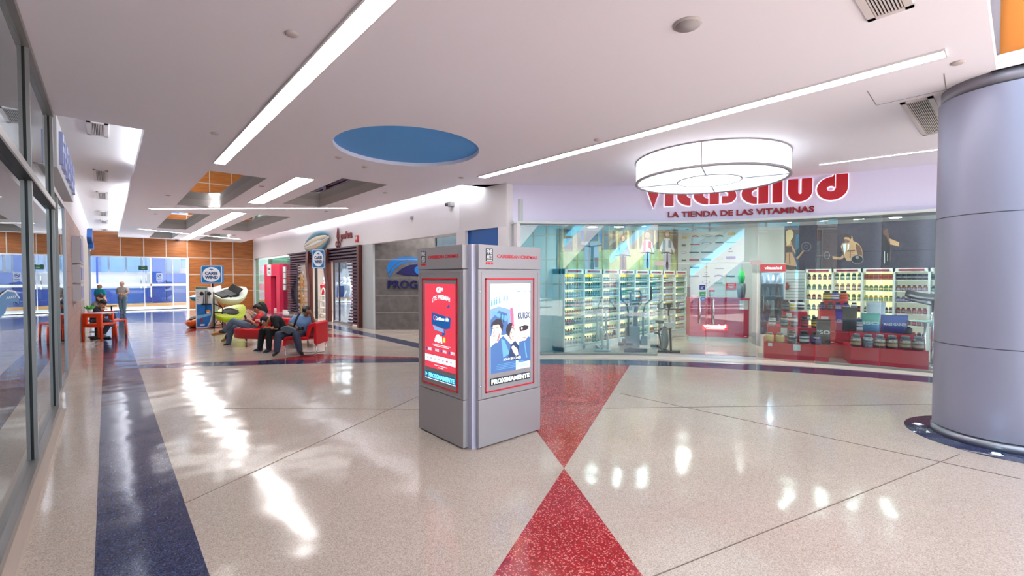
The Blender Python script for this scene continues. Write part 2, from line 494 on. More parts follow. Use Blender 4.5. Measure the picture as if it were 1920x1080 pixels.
# access hatch outline
def seam(name, pts, z, m, w=.006):
    mb = MB()
    for a, b in zip(pts[:-1], pts[1:]): mb.wallbox(a, b, z - .002, z - .0001, w, m)
    return mb.build(name)
hp = [G(1627, 170, CE), G(1644, 197, CE), G(1773, 168, CE), G(1769, 138, CE)]
o = seam('access_hatch', hp, CE, mat('shadow gap', (150, 140, 142), .8), .008)
tag(o, 'flush access hatch outlined in the ceiling next to the silver column', 'hatch')

# far wall with timber panels and glazed entrance
wood = woodmat('veneer panels', (150, 84, 30), (186, 112, 48), (.6, .6, 9), .35)
FY = 31.0
mb = MB()
mb.box((-.62, FY, 2.83), (3.36, FY + .2, 4.1), wood); mb.box((3.36, FY, 0), (6.8, FY + .2, 4.55), wood); mb.box((.9, FY, 4.0), (3.4, FY + .2, 4.6), wood)
structure('wall_back', mb)
al2 = mat('panel joint', (206, 196, 184), .4, .3)
mb = MB()
for px in (225.6, 269.5, 311.5):
    x = onY(px, 470, FY).x; mb.box((x - .02, FY - .012, 2.83), (x + .02, FY, 4.07), al2)
for px in (351.6, 395.4, 437):
    x = onY(px, 500, FY).x; mb.box((x - .02, FY - .012, 0 if px > 352 else 2.83), (x + .02, FY, 4.4), al2)
for z in (2.85, 1.9, .95): mb.box((3.37, FY - .012, z - .02), (6.6, FY, z + .02), al2)
structure('trim_20', mb)
wf = mat('white frame', (225, 230, 236), .4)
mb = MB()
for px in (344, ): pass
mb.box((3.28, FY - .03, 0), (3.4, FY + .08, 2.85), wf); mb.box((-.6, FY - .03, 2.79), (3.3, FY + .08, 2.85), wf)
mb.box((-.6, FY - .02, 0), (3.3, FY + .06, .05), mat('threshold', (70, 76, 92), .3, .4))
w1 = structure('window_1', mb)
mb = MB(); mb.box((-.6, FY + .01, .05), (3.3, FY + .022, 2.79), gl_far); g = mb.build('glass_pane', w1)
mb = MB()
for px in (270.5, 324): 
    x = onY(px, 500, FY).x; mb.box((x - .012, FY, .03), (x + .012, FY + .03, 2.8), wf)
mb.build('mullion', w1)
for px in (264.5, 273.5):
    x = onY(px, 530, FY).x; mb = MB(); mb.tube([(x, FY - .06, 1.18), (x, FY - .06, 1.92)], .025, chrome)
    mb.box((x - .01, FY - .06, 1.25), (x + .01, FY, 1.28), chrome); mb.box((x - .01, FY - .06, 1.84), (x + .01, FY, 1.87), chrome); mb.build('door_handle', w1)
# exterior behind the entrance
blu = mat('blue render', (44, 76, 160), .7); blu2 = mat('steel blue panel', (120, 150, 200), .6); wht = mat('white render', (235, 238, 242), .7)
EY = 36.5
def ex(px0, py0, px1, py1, m, mb, t=.15, Y=EY):
    a = onY(px0, py0, Y); b = onY(px1, py1, Y); mb.box((a.x, Y, max(0, b.z)), (b.x, Y + t, a.z), m)
Z8 = lambda x, y: (150 + x / 5.486, 430 + y / 5.486)
bld = empty('office_building', (2, EY, 0), 'white and blue building across the street beyond the glazed entrance', 'building')
mb = MB(); mb.box((-8, EY + .4, 0), (14, EY + .7, 7), wht); mb.build('wall', bld)
mb = MB()
for a, b in [((60, 200), (285, 440)), ((302, 200), (463, 440)), ((482, 200), (622, 440)), ((642, 200), (718, 440))]:
    ex(*Z8(*a), *Z8(*b), blu2, mb)
mb.build('window_panel', bld)
mb = MB(); ex(*Z8(890, 200), *Z8(935, 445), blu2, mb); ex(*Z8(955, 200), *Z8(1030, 445), blu2, mb); ex(*Z8(1045, 200), *Z8(1100, 400), blu2, mb); mb.build('window_panel', bld)
mb = MB(); ex(*Z8(60, 612), *Z8(740, 752), blu, mb, .2, EY - .3); ex(*Z8(738, 150), *Z8(885, 752), blu, mb, .2, EY - .35); ex(*Z8(885, 452), *Z8(1300, 752), blu, mb, .2, EY - .3)
ex(*Z8(160, 200), *Z8(188, 560), blu, mb, .2, EY - .3)
mb.build('blue_wall', bld)
mb = MB(); ex(*Z8(60, 565), *Z8(1120, 580), wf, mb, .1, EY - .5); ex(*Z8(718, 200), *Z8(738, 700), wf, mb, .1, EY - .5); mb.build('frame', bld)
mb = MB(); mb.box((-8, 34.9, 0), (14, 35.7, .16), mat('ochre kerb', (196, 150, 96), .8)); tag(mb.build('kerb'), 'ochre kerb in front of the blue wall across the street', 'kerb')
mb = MB(); mb.box((-8, 31.9, .001), (14, 34.9, .01), mat('pale paving', (214, 218, 224), .5)); structure('trim_21', mb)
# signs at the entrance
mb = MB(); a = onY(*Z8(600, 375), FY - .05); b = onY(*Z8(695, 420), FY - .05); mb.box((a.x, FY - .05, b.z), (b.x, FY - .028, a.z), mat('exit green', (30, 74, 62), .4))
es = mb.build('exit_sign', label='dark green exit sign hanging above the glass entrance doors', cat='sign')
mb = MB(); 
for k in range(2): mb.box((a.x + .12, FY - .056, b.z + .07 + k * .12), (b.x - .12, FY - .05, b.z + .11 + k * .12), mat('sign pale', (120, 180, 150), .4))
mb.tube([((a.x + b.x) / 2, FY - .035, a.z - .02), ((a.x + b.x) / 2, FY - .035, 2.82)], .01, wf); mb.build('sign_face', es)
mb = MB(); a = onY(*Z8(785, 450), FY); b = onY(*Z8(848, 528), FY); U = b.x - a.x; Vv = a.z - b.z
art(mb, (a.x, FY - .02, b.z), (1, 0, 0), (0, 0, 1), [(0, mat('sticker pale', (186, 200, 226), .5), rect(0, 0, U, Vv)), (2, blu, ell(U / 2, Vv * .65, U * .36, U * .36)), (3, mat('sticker pale'), ell(U / 2, Vv * .65, U * .28, U * .28)), (4, blu, limb(U * .3, Vv * .5, U * .7, Vv * .8, .02, .02)), (4, blu, rect(U * .2, Vv * .62, U * .75, Vv * .68)), (4, blu, rect(U * .15, Vv * .2, U * .85, Vv * .25)), (4, blu, rect(U * .15, Vv * .1, U * .85, Vv * .14))])
mb.build('no_smoking_sticker', label='pale no smoking sticker on the glass right of the entrance doors', cat='sticker')

# left wall
LX = -.6
lw = MB()
lw.box((LX - .25, 8.2, 3.05), (LX, FY, 4.12), white)
brick = brickmat('pink stone tiles', (168, 138, 130), (178, 148, 140), (140, 116, 110), .62, .31, .006, .55, .5, 'Y', .06)
lw.box((-.85, 11.55, 0), (-.57, 17.7, 3.05), brick)
lw.box((-.85, 17.7, 0), (-.7, 19.6, 3.05), white)
lw.box((-.85, 19.6, 0), (-.56, 24.5, 3.05), mat('warm pillar', (206, 200, 190), .6))
lw.box((-.85, 24.5, 0), (-.62, 31, 3.05), mat('patterned shopfront', (96, 104, 112), .5, noise=.45, scale=9))
lw.box((-.7, 11.4, 0), (-.555, 11.58, 3.05), alu)
lw.box((-3.2, -6, 0), (-3.0, 11.6, 4.0), mat('dim store wall', (150, 138, 130), .8))
lw.box((-3.2, 11.6, 0), (-.6, 11.7, 4.0), mat('dim store wall'))
lw.box((-3.2, -6, 3.9), (-.6, 11.6, 4.0), mat('dim store ceiling', (150, 146, 146), .8))
structure('wall_left', lw)
# left storefront: window_2 (large) and window_3 (beyond)
mull = mat('anodised mullion', (146, 142, 140), .35, .6); gask = mat('gasket', (14, 14, 16), .5)
mb = MB()
ymul = [-2.4, .3, 3.05, 5.84, 8.1]
for y in ymul:
    mb.box((-.512, y - .02, .09), (-.486, y + .02, CE), mull); mb.box((-.534, y - .02, .1), (-.512, y + .02, CE - .05), gask)
for z0, z1 in ((.05, .13), (2.62, 2.69), (3.76, 3.82)): mb.box((-.53, -3, z0), (-.478, 8.13, z1), mull)
mb.box((-.53, -3, 2.60), (-.475, 8.13, 2.622), gask)
mb.box((-.6, -3, 0), (-.42, 8.2, .06), mat('stone curb', (176, 160, 148), .4))
w2 = structure('window_2', mb)
for y0, y1 in zip(ymul[:-1], ymul[1:]):
    for z0, z1 in ((.13, 2.62), (2.69, 3.76)):
        mb = MB(); mb.box((-.53, y0 + .03, z0), (-.522, y1 - .03, z1), gl_left); mb.build('glass_pane', w2)
mb = MB(); mb.box((-.6, 8.3, 0), (-.55, 11.4, .06), mull); mb.box((-.6, 8.3, 2.98), (-.55, 11.4, 3.05), mull); mb.box((-.6, 9.8, .05), (-.55, 9.84, 3), mull)
w3 = structure('window_3', mb)
mb = MB(); mb.box((-.58, 8.3, .06), (-.575, 11.4, 2.98), gl_left); mb.build('glass_pane', w3)

# right wall (x = 6.6): fascia, pillars, niche
RX = 6.6
mb = MB()
fz0, fz1 = 2.87, 4.55
mb.box((RX, 9.15, fz0), (RX + .25, 31, fz1), white)
c0 = AP(58.1, 10.2); 
mb.wallbox((RX, 9.15), (6.79, 7.62), fz0, fz1, -.2, white)
mb.box((RX, 9.2, 0), (RX + .2, 9.32, fz0), white)
mb.wallbox(onX(868, 500, 6.6), onX(884, 500, 6.62), 0, fz0, -.2, white)
mb.wallbox(onX(942, 500, 6.7), (6.79, 7.62), 0, fz0, -.2, white)
structure('wall_right', mb)
mb = MB(); a = onX(884, 500, 6.63); b = onX(942, 500, 6.7); mb.wallbox((a.x, a.y), (b.x, b.y), 0, fz0, -.12, mat('blue panel', (0, 96, 178), .4))
structure('wall_blue', mb)
# stone niche wall of the bank
stone = mat('grey stone', (98, 94, 92), .5, noise=.22, scale=5)
sd = RT.copy()
s0 = G(702, 618); s1 = G(830, 618); s1 = s0 + sd * ((830 - 702) / FPX * (s0.dot(FW) - EYE.dot(FW)))
nb = -FW.copy(); nb.z = 0; nb.normalize()
mb = MB(); mb.wallbox((s0.x, s0.y), (s1.x, s1.y), 0, 3.1, .2, stone)
mb.wallbox((s1.x, s1.y), (s1.x + .3, 9.2), 0, 3.1, .1, stone)
mb.box((6.6, s0.y - .02, 0), (6.72, 15.3, fz0), mat('pale stone', (176, 180, 182), .35))
structure('wall_stone', mb)
mb = MB()
for py in (487, 521, 553.6, 585.6):
    z = atD(740, py, s0.dot(FW) + H * math.sin(PITCH)).z
    c = (s0 + s1) / 2 + nb * .004; c.z = z; mb.obox(c, (s1 - s0) / 2, nb * .003, (0, 0, .008), mat('stone joint', (150, 150, 148), .6))
structure('trim_22', mb)
# bank logo
DS = s0.dot(FW) - EYE.dot(FW)
def onS(px, py, off=.0):
    p = atD(px, py, DS - off); return p
NAV = mat('navy letter', (24, 24, 84), .4); CYB = mat('cyan blue letter', (10, 110, 190), .4)
bs = empty('bank_sign', onS(755, 536, .05), 'blue wave emblem and navy raised bank lettering on the grey stone wall', 'sign')
t = text('lettering', 'PROGRESO', onS(727.5, 541, .03), RT, (0, 0, 1), (834 - 727.5) / FPX * DS, 15.5 / FPX * DS, NAV, .05, bs, .02)
Z4b = lambda x, y: (460 + x / 3.6, 380 + y / 3.6)
Zs = lambda x, y: (480 + x / 5.4, 420 + y / 5.4)
def plate_px(mb, pts, m, off=.02, t=.04):
    P3 = [onS(*p, off) for p in pts]; mb.plate(P3, nb, t, m)
mb = MB()
sw = [[(1325, 470), (1340, 400), (1380, 360), (1460, 338), (1560, 334), (1680, 350), (1800, 400), (1800, 420), (1660, 372), (1540, 362), (1450, 385), (1390, 430), (1345, 500)],
      [(1350, 512), (1395, 440), (1455, 395), (1540, 371), (1640, 380), (1640, 388), (1550, 384), (1470, 410), (1410, 455), (1352, 545)]]
for s_ in sw: plate_px(mb, [Zs(*p) for p in s_], CYB)
mb.build('swoosh', bs)
mb = MB(); plate_px(mb, [Zs(*p) for p in [(1420, 500), (1480, 450), (1560, 415), (1680, 405), (1790, 440), (1830, 480), (1760, 510), (1640, 525), (1520, 520)]], NAV)
mb.build('eye_shape', bs)
mb = MB(); plate_px(mb, [Zs(*p) for p in ell(1650, 465, 45, 42, 20)], CYB, .065, .01); mb.build('pupil', bs)
# bank glass door
mb = MB(); mb.box((6.58, 9.32, 2.8), (6.64, 10.6, 2.87), mull); mb.box((6.58, 10.5, 0), (6.64, 10.58, 2.8), mull)
d1 = structure('door_1', mb); mb = MB(); mb.box((6.605, 9.32, .02), (6.613, 10.5, 2.8), glass('bank glass', (120, 185, 200), .2)); mb.build('glass_pane', d1)
mb = MB(); mb.box((6.66, 9.6, 2.2), (6.68, 10.2, 2.62), mat('white screen', (220, 230, 235), .4)); tag(mb.build('notice_board'), 'white notice panel just behind the bank glass door above the advert totem', 'panel')

# shop front fascia (curved)
A0, A1 = 58.1, -6.0
def arcstrip(mb, r0, r1, z0, z1, m, a0=A0, a1=A1, n=44, smooth=True):
    rings = []
    for k in range(n + 1):
        a = a0 + (a1 - a0) * k / n
        rings.append([AP(a, r0, z0), AP(a, r1, z0), AP(a, r1, z1), AP(a, r0, z1)])
    mb.loft(rings, m, False)
mb = MB(); arcstrip(mb, 10.2, 10.5, 2.95, 3.95, mat('fascia white', (226, 222, 246), .5))
arcstrip(mb, 9.93, 11.35, 2.93, 2.98, mat('shop soffit', (214, 222, 222), .6))
arcstrip(mb, 11.3, 11.4, 2.98, 3.5, white)
structure('wall_shopfront', mb)
PA = [57.4, 51.7, 45.8, 39.75, 34.0, 28.25, 22.3, 16.4, 10.6, 4.8, -1.0]
mb = MB()
for a, b in zip(PA[:-1], PA[1:]):
    p, q = AP(a, 10.0), AP(b, 10.0)
    mb.wallbox((p.x, p.y), (q.x, q.y), 2.88, 2.94, .07, mull)
    if not (28 < b < 36 or 28 < a < 39.9):
        mb.wallbox((p.x, p.y), (q.x, q.y), 0, .05, .08, mull)
p = AP(57.6, 9.98); mb.box((p.x - .05, p.y - .05, 0), (p.x + .05, p.y + .06, 2.95), white)
arcstrip(mb, 9.62, 10.02, 0, .012, mat('sill stone', (214, 202, 192), .3), 57.6, -2, 11)
w4 = structure('window_4', mb)
for i, (a, b) in enumerate(zip(PA[:-1], PA[1:])):
    p, q = AP(a - .04, 9.97), AP(b + .04, 9.97)
    if i in (3, 4): continue
    mb = MB(); mb.wallbox((p.x, p.y), (q.x, q.y), .04, 2.9, .01, gl_front); mb.build('glass_pane', w4)
p, q = AP(39.7, 9.97), AP(28.3, 9.97)
mb = MB(); mb.wallbox((p.x, p.y), (q.x, q.y), 2.07, 2.9, .01, gl_front); mb.build('transom_pane', w4)
mid = (p + q) / 2
for k, (a, b) in enumerate(((p, mid), (mid, q))):
    d = (b - a).normalized()
    a2, b2 = a + d * .006, b - d * .006
    mb = MB(); mb.wallbox((a2.x, a2.y), (b2.x, b2.y), .01, .09, .03, chrome); dd = structure('door_%d' % (k + 2), mb)
    mb = MB(); mb.wallbox((a2.x, a2.y), (b2.x, b2.y), .09, 2.05, .01, gl_front); mb.build('glass_leaf', dd)
    hx = (b2 - d * .13) if k == 0 else (a2 + d * .13)
    nrm = Vector((-d.y, d.x, 0)); mb = MB()
    for s_ in (-1,):
        c = hx - nrm * .06 * 1
        if (c - EYE).length > (hx + nrm * .06 - EYE).length: c = hx + nrm * .06
        mb.tube([c + Vector((0, 0, .75)), c + Vector((0, 0, 1.3))], .018, chrome)
        for z in (.82, 1.23): mb.tube([c + Vector((0, 0, z)), hx + Vector((0, 0, z))], .01, chrome)
    mb.build('door_handle', dd)
for q0, nm in ((p, 'left'), (q, 'right')):
    mb = MB(); dd = (q - p).normalized()
    mb.obox(q0 + (dd if nm == 'left' else -dd) * .03 + Vector((0, 0, 2.06)), dd * .1, Vector((-dd.y, dd.x, 0)) * .02, (0, 0, .045), mat('patch fitting', (236, 214, 208), .3, .2))
    mb.build('patch_fitting', w4)

# shop interior shell
sw_ = mat('shop wall', (204, 211, 211), .6)
mb = MB()
mb.box((6.9, 7.5, 0), (14.3, 7.75, 3.5), sw_); mb.box((14.15, 4.3, 0), (14.3, 7.5, 3.5), sw_)
mb.box((13.85, -4, 0), (14.15, 4.4, 3.5), sw_)
rim_ = [AP(a, 11.3) for a in range(50, -8, -4)]
mb.prism([(q.x, q.y) for q in rim_] + [(12.4, -4), (14.3, -4), (14.3, 7.6), (8.6, 7.6)], 3.45, 3.52, white)
structure('wall_shop', mb)

# ================================================================== CEILING THINGS
def strip_light(a, b, w, label, group=None, z=CE, emit=lampm):
    a, b = Vector((a[0], a[1], z)), Vector((b[0], b[1], z)); d = (b - a).normalized(); n = Vector((-d.y, d.x, 0))
    t = empty('strip_light', (a + b) / 2, label, 'ceiling light', group)
    mb = MB(); c = (a + b) / 2; L = (b - a).length / 2
    for s_ in (-1, 1): mb.obox(c + n * s_ * (w / 2 + .008) - Vector((0, 0, .008)), d * (L + .01), n * .008, (0, 0, .012), white)
    for s_ in (-1, 1): mb.obox(c + d * s_ * (L + .006) - Vector((0, 0, .008)), n * (w / 2 + .01), d * .006, (0, 0, .012), white)
    mb.build('frame', t)
    mb = MB(); mb.obox(c - Vector((0, 0, .004)), d * L, n * w / 2, (0, 0, .004), emit); mb.build('diffuser', t)
    return t
strip_light((1.545, .9), (1.545, 9.72), .17, 'long recessed strip light running from top of frame towards the corridor')
strip_light((5.785, .52), (5.785, 7.45), .17, 'long thin strip light slanting above the advert totem to the silver column')
strip_light((9.74, 2.52), (10.2, -.25), .07, 'short thin strip light beside the silver column near the red shop lettering')
strip_light((.98, 17.4), (5.34, 13.38), .15, 'thin diagonal strip light crossing the mirrored coffers, nearer of two')
strip_light((1.0, 24.95), (5.34, 28.1), .16, 'thin diagonal strip light near the timber end wall, farther of two')
strip_light((3.1, 9.95), (3.1, 14.2), .36, 'broad short strip light between the two nearest mirrored coffers')
strip_light((3.16, 16.6), (3.16, 30.7), .38, 'broad long strip light between the far mirrored coffers')

# round drum lamp
DC = Vector((7.922, 3.706, 0)); DR = 1.235
dl = empty('drum_light', (DC.x, DC.y, CE), 'big round glowing drum light in front of the red shop lettering', 'ceiling light')
dm = mat('drum fabric', (240, 248, 252), .5, emit=.95); dm2 = mat('drum underside', (222, 240, 248), .5, emit=.72); dm3 = mat('drum centre', (236, 250, 255), .5, emit=.9)
mb = MB(); mb.lathe([(DR, 0), (DR, .345)], (DC.x, DC.y, 3.455), dm, 72, cap=False); mb.build('shade', dl)
mb = MB(); mb.lathe([(.52, .0), (DR - .03, .0)], (DC.x, DC.y, 3.445), dm2, 72, cap=False, smooth=False); mb.build('diffuser', dl)
mb = MB(); mb.lathe([(.52, .0), (.52, .004)], (DC.x, DC.y, 3.443), dm3, 72, smooth=False); mb.build('inner_disc', dl)
rim = mat('drum rim', (168, 160, 166), .5)
mb = MB(); mb.lathe([(DR - .03, .03), (DR - .03, 0), (DR + .015, 0), (DR + .015, .03), (DR - .03, .03)], (DC.x, DC.y, 3.43), rim, 72, cap=False)
mb.lathe([(DR, 0), (DR + .012, 0), (DR + .012, .019), (DR, .019)], (DC.x, DC.y, 3.8), rim, 72, cap=False); mb.build('rim', dl)
mb = MB(); mb.lathe([(.51, 0), (.53, 0), (.53, .012), (.51, .012)], (DC.x, DC.y, 3.437), rim, 60, cap=False)
for k in range(4):
    t = R(20 + 90 * k); u = Vector((math.cos(t), math.sin(t), 0)); n = Vector((-u.y, u.x, 0))
    mb.obox(DC + u * (.53 + DR - .03) / 2 + Vector((0, 0, 3.44)), u * (DR - .56) / 2, n * .007, (0, 0, .006), rim)
    mb.obox(DC + u * (DR + .003) + Vector((0, 0, 3.63)), u * .003, n * .008, (0, 0, .17), rim)
mb.build('ribs', dl)

def vent(c, hx, hy, z, label, nslat=10, along='x', group=None):
    t = empty('ceiling_vent', (c[0], c[1], z), label, 'vent', group)
    fm = mat('vent frame', (214, 206, 206), .5)
    mb = MB(); f = .05
    mb.box((c[0] - hx, c[1] - hy, z - .015), (c[0] + hx, c[1] - hy + f, z), fm); mb.box((c[0] - hx, c[1] + hy - f, z - .015), (c[0] + hx, c[1] + hy, z), fm)
    mb.box((c[0] - hx, c[1] - hy, z - .015), (c[0] - hx + f, c[1] + hy, z), fm); mb.box((c[0] + hx - f, c[1] - hy, z - .015), (c[0] + hx, c[1] + hy, z), fm)
    mb.build('frame', t)
    mb = MB(); mb.box((c[0] - hx + f, c[1] - hy + f, z - .003), (c[0] + hx - f, c[1] + hy - f, z - .001), mat('vent dark', (46, 40, 42), .8)); mb.build('backing', t)
    mb = MB()
    for k in range(nslat):
        if along == 'x':   # slats run along x
            y = c[1] - hy + f + (2 * hy - 2 * f) * (k + .5) / nslat; w = (2 * hy - 2 * f) / nslat * .22
            mb.box((c[0] - hx + f, y - w, z - .014), (c[0] + hx - f, y + w, z - .004), fm)
        else:
            x = c[0] - hx + f + (2 * hx - 2 * f) * (k + .5) / nslat; w = (2 * hx - 2 * f) / nslat * .22
            mb.box((x - w, c[1] - hy + f, z - .014), (x + w, c[1] + hy - f, z - .004), fm)
    mb.build('slats', t)
vent((4.0, .73), .62, .14, CE, 'slotted vent grille at the top edge of the ceiling, right of the round speaker', 9, 'x')
vent((7.98, .87), .92, .145, CE, 'slotted vent grille between the access hatch and the silver column', 11, 'x')
VL = ['nearest, with dark slats', 'second from the camera', 'third from the camera', 'fourth from the camera', 'fifth from the camera', 'farthest, by the timber wall']
for i, (y0, y1) in enumerate([(9.25, 10.1), (13.3, 14.8), (16.7, 18.1), (21.5, 23.1), (24.8, 26.3), (29.2, 30.6)]):
    vent((-.08, (y0 + y1) / 2), .125, (y1 - y0) / 2, 4.07, 'vent grille in the raised left ceiling channel, ' + VL[i], 8, 'y', 'vents in the raised ceiling channel')
def disc(name, px, py, r, label, cat, m=None, h=.03, grille=False):
    p = G(px, py, CE) if px else Vector((2.86, 30.8, CE))
    mb = MB(); m = m or mat('detector', (196, 184, 184), .5)
    mb.lathe([(r * .7, -h), (r, -h * .4), (r, -.0005)], p, m, 28)
    if grille: mb.lathe([(r * .82, -h - .002), (r * .82, -h + .004)], p, mat('speaker grille', (170, 164, 164), .7), 28)
    o = mb.build(name); tag(o, label, cat)
disc('ceiling_speaker', 1289, 45, .115, 'round grey speaker in the ceiling above the totem', 'speaker', mat('speaker rim', (188, 178, 178), .5), .02, True)
for px, py, l in [(1796, 117, 'right of the long slanted strip light end'), (547, 63, 'left of the long strip light near the top'), (403, 250, 'left of the long strip light, farther down'),
                  (684, 313, 'below the blue ceiling disc'), (634, 295, 'left of the blue ceiling disc'), (865, 333, 'right of the blue ceiling disc'), (1120, 262, 'beside the slanted strip light'),
                  (722, 361, 'near the cove edge above the white wall'), (491, 349, 'between the coffer and the broad strip light'), (315, 366, 'left of the first mirrored coffer'), (292, 401, 'left of the second mirrored coffer'), (612, 396, 'under the end of the diagonal strip light')]:
    disc('smoke_detector', px, py, .055, 'small round ceiling disc ' + l, 'detector', h=.018)
p = G(392, 336.5 + 120, CE)
disc('dome_camera', 0, 0, .09, 'small dome camera at the far end of the broad strip light', 'camera', darkgrey, .09)

# round column with its base lights
cc = Vector((7.215, .135, 0)); cr_ = .555
col = empty('round_column', cc, 'large silver clad round column at the right edge', 'column')
cm = mat('silver cladding', (156, 158, 180), .42, .4)
mb = MB(); mb.lathe([(cr_ - .006, .1), (cr_ - .006, 3.68)], cc, mat('column gap', (96, 96, 106), .5, .4), 96, cap=False); mb.build('cladding_gap', col)
for z0_, z1_ in ((.1, 1.022), (1.03, 2.402), (2.41, 3.68)): mb = MB(); mb.lathe([(cr_, z0_), (cr_, z1_)], cc, cm, 96, cap=False); mb.build('cladding', col)
mb = MB(); mb.lathe([(cr_ - .02, 3.68), (cr_ - .02, 3.82)], cc, mat('column collar', (150, 148, 158), .5, .5), 96); mb.build('collar', col)
mb = MB(); mb.lathe([(cr_ + .012, .003), (cr_ + .012, .075), (cr_ - .01, .078), (cr_ - .012, .1)], cc, mat('column skirt', (150, 154, 166), .35, .6), 96); mb.build('skirt', col)
mb = MB(); mb.box((cc.x - .004, cc.y - cr_ - .0, .1), (cc.x + .004, cc.y - cr_ + .01, 3.68), darkgrey); mb.build('seam', col)
for px, py, l in ((1721, 796, 'left of the column'), (1868, 852, 'in front of the column, near the frame edge'), (1790, 838, 'between the other two at the column foot')):
    p = G(px, py)
    if px == 1790: continue
    u = empty('floor_light', p, 'small round lamp in the navy ring ' + l, 'floor light')
    mb = MB(); mb.lathe([(.055, .003), (.055, .008), (.036, .009)], p, chrome, 24); mb.build('bezel', u)
    mb = MB(); mb.lathe([(.034, .0075), (.034, .0092)], p, mat('blue white led', (190, 232, 255), .3, emit=5), 20); mb.build('lens', u)
    light('floor_light_lamp', 'SPOT', (p.x, p.y, .03), 1.6, (.55, .75, 1), .03, None, (R(180), 0, 0), spot_size=R(70), spot_blend=.6)

# orange wall of the ceiling opening (atrium edge)
mb = MB(); mb.box((6.66, -6, CE + .0), (6.9, .26, 7.5), mat('orange paint', (190, 112, 24), .6)); structure('wall_orange', mb)
mb = MB(); mb.box((6.6, .2, CE + .14), (6.68, .27, 7), mat('grey post', (120, 116, 122), .5)); structure('trim_23', mb)


# ---------------------------------------------------------------- atrium on the open side of the hall (seen in the glass reflections)
mb = MB()
dk = mat('curtain wall frame', (40, 46, 56), .5)
ax0, ax1, ay = -8.0, 4.0, -18.0
for k in range(11):
    x = ax0 + (ax1 - ax0) * k / 10; mb.box((x - .05, ay - .05, 0), (x + .05, ay + .05, 9), dk)
for z in (1.2, 3.2, 5.2, 7.2, 9): mb.box((ax0, ay - .05, z - .05), (ax1, ay + .05, z + .05), dk)
for k in range(12): mb.box((ax0 - .05, ay + k * 1.5 - .05, 0), (ax0 + .05, ay + k * 1.5 + .05, 9), dk)
for z in (1.2, 3.2, 5.2, 7.2, 9): mb.box((ax0 - .05, ay, z - .05), (ax0 + .05, -1, z + .05), dk)
w5 = structure('window_5', mb)
tealg = glass('tinted curtain glass', (136, 194, 208), .06)
mb = MB(); mb.box((ax0, ay - .01, 0), (ax1, ay, 9), tealg); mb.build('glass_pane', w5)
mb = MB(); mb.box((ax0 - .01, ay, 0), (ax0, -1, 9), tealg); mb.build('glass_pane', w5)
esc = empty('escalator', (-4, -9, 0), 'white sided escalator rising behind the viewer, seen mirrored in the shop glass', 'escalator')
e0, e1 = Vector((-4.6, -5.0, -.15)), Vector((-4.6, -15.5, 6.4)); eu = (e1 - e0).normalized(); side = Vector((eu.y, -eu.x, 0)).normalized()
ev = side.cross(eu).normalized()
if ev.z < 0: ev = -ev
mb = MB(); mb.obox((e0 + e1) / 2, eu * 6.1, side * .6, ev * .62, mat('escalator cladding', (232, 226, 238), .5)); mb.build('truss', esc)
mb = MB()
for s_ in (-1, 1): mb.tube([e0 + side * .6 * s_ + ev * 1.55, e1 + side * .6 * s_ + ev * 1.55], .05, black, 8)
mb.build('handrail', esc)
mb = MB()
for s_ in (-1, 1): mb.obox((e0 + e1) / 2 + side * .6 * s_ + ev * 1.08, eu * 6.1, side * .006, ev * .45, glass('balustrade glass', (150, 200, 210), .08))
mb.build('balustrade', esc)
# ================================================================== ADVERT TOTEM
def P_(n, *a, **k): return mat(n, *a, **k)
kst = mat('totem silver', (170, 166, 170), .45, .35); kst2 = mat('totem silver panel', (176, 172, 176), .42, .35)
kred = mat('totem red line', (226, 10, 44), .4); kj = mat('totem joint', (92, 88, 92), .6)
kx0, kx1, ky0, ky1 = 2.67, 3.69, 3.648, 4.66
kc = Vector(((kx0 + kx1) / 2, (ky0 + ky1) / 2, 0))
kio = empty('advert_totem', kc, 'square silver cinema advertising totem with lit film posters, centre of the floor', 'totem')
mb = MB(); mb.box((kx0 + .065, ky0 + .045, .0), (kx1 - .06, ky1 - .06, 2.083), mat('totem core', (196, 194, 214), .4, .3)); mb.build('core', kio)
faces = []
# each face: origin (lower outer left corner as seen), U, half details
def kface(org, U, label_n):
    org, U = Vector(org), Vector(U); V = Vector((0, 0, 1)); Nn = U.cross(V)
    Wd = .885
    def bx(u0, z0, u1, z1, d0, d1, m, nm=None, mb=None):
        own = mb is None; mb = mb or MB()
        c = org + U * (u0 + u1) / 2 + V * (z0 + z1) / 2 + Nn * (d0 + d1) / 2
        mb.obox(c, U * (u1 - u0) / 2, V * (z1 - z0) / 2, Nn * (d1 - d0) / 2, m)
        return mb.build(nm, kio) if own else mb
    bevel(bx(0, .012, Wd, .497, -.07, 0, kst, 'lower_panel'), .004)
    bevel(bx(0, .502, Wd, 1.833, -.07, -.004, kst, 'poster_door'), .004)
    bevel(bx(0, 1.838, Wd, 2.083, -.07, .004, kst, 'header_panel'), .004)
    mb = MB()      # inset door outline and screws
    for a in ((.04, .515, .044, 1.8), (.84, .515, .844, 1.8), (.04, 1.8, .844, 1.804), (.04, .511, .844, .515)): bx(*a, -.004, .0, kst2, mb=mb)
    for z in (.64, 1.6): mb.lathe([(0, .006), (.008, .006), (.009, 0)], org + U * .02 + V * z - Nn * .003, chrome, 10, (Nn, U, V))
    mb.build('door_trim', kio)
    mb = MB(); f0, f1, g0, g1 = .09, .785, .56, 1.74
    for a in ((f0, g0, f0 + .013, g1), (f1 - .013, g0, f1, g1), (f0, g0, f1, g0 + .013), (f0, g1 - .013, f1, g1)): bx(*a, -.003, .003, kred, mb=mb)
    mb.build('red_frame', kio)
    return bx, org, U, V, Nn
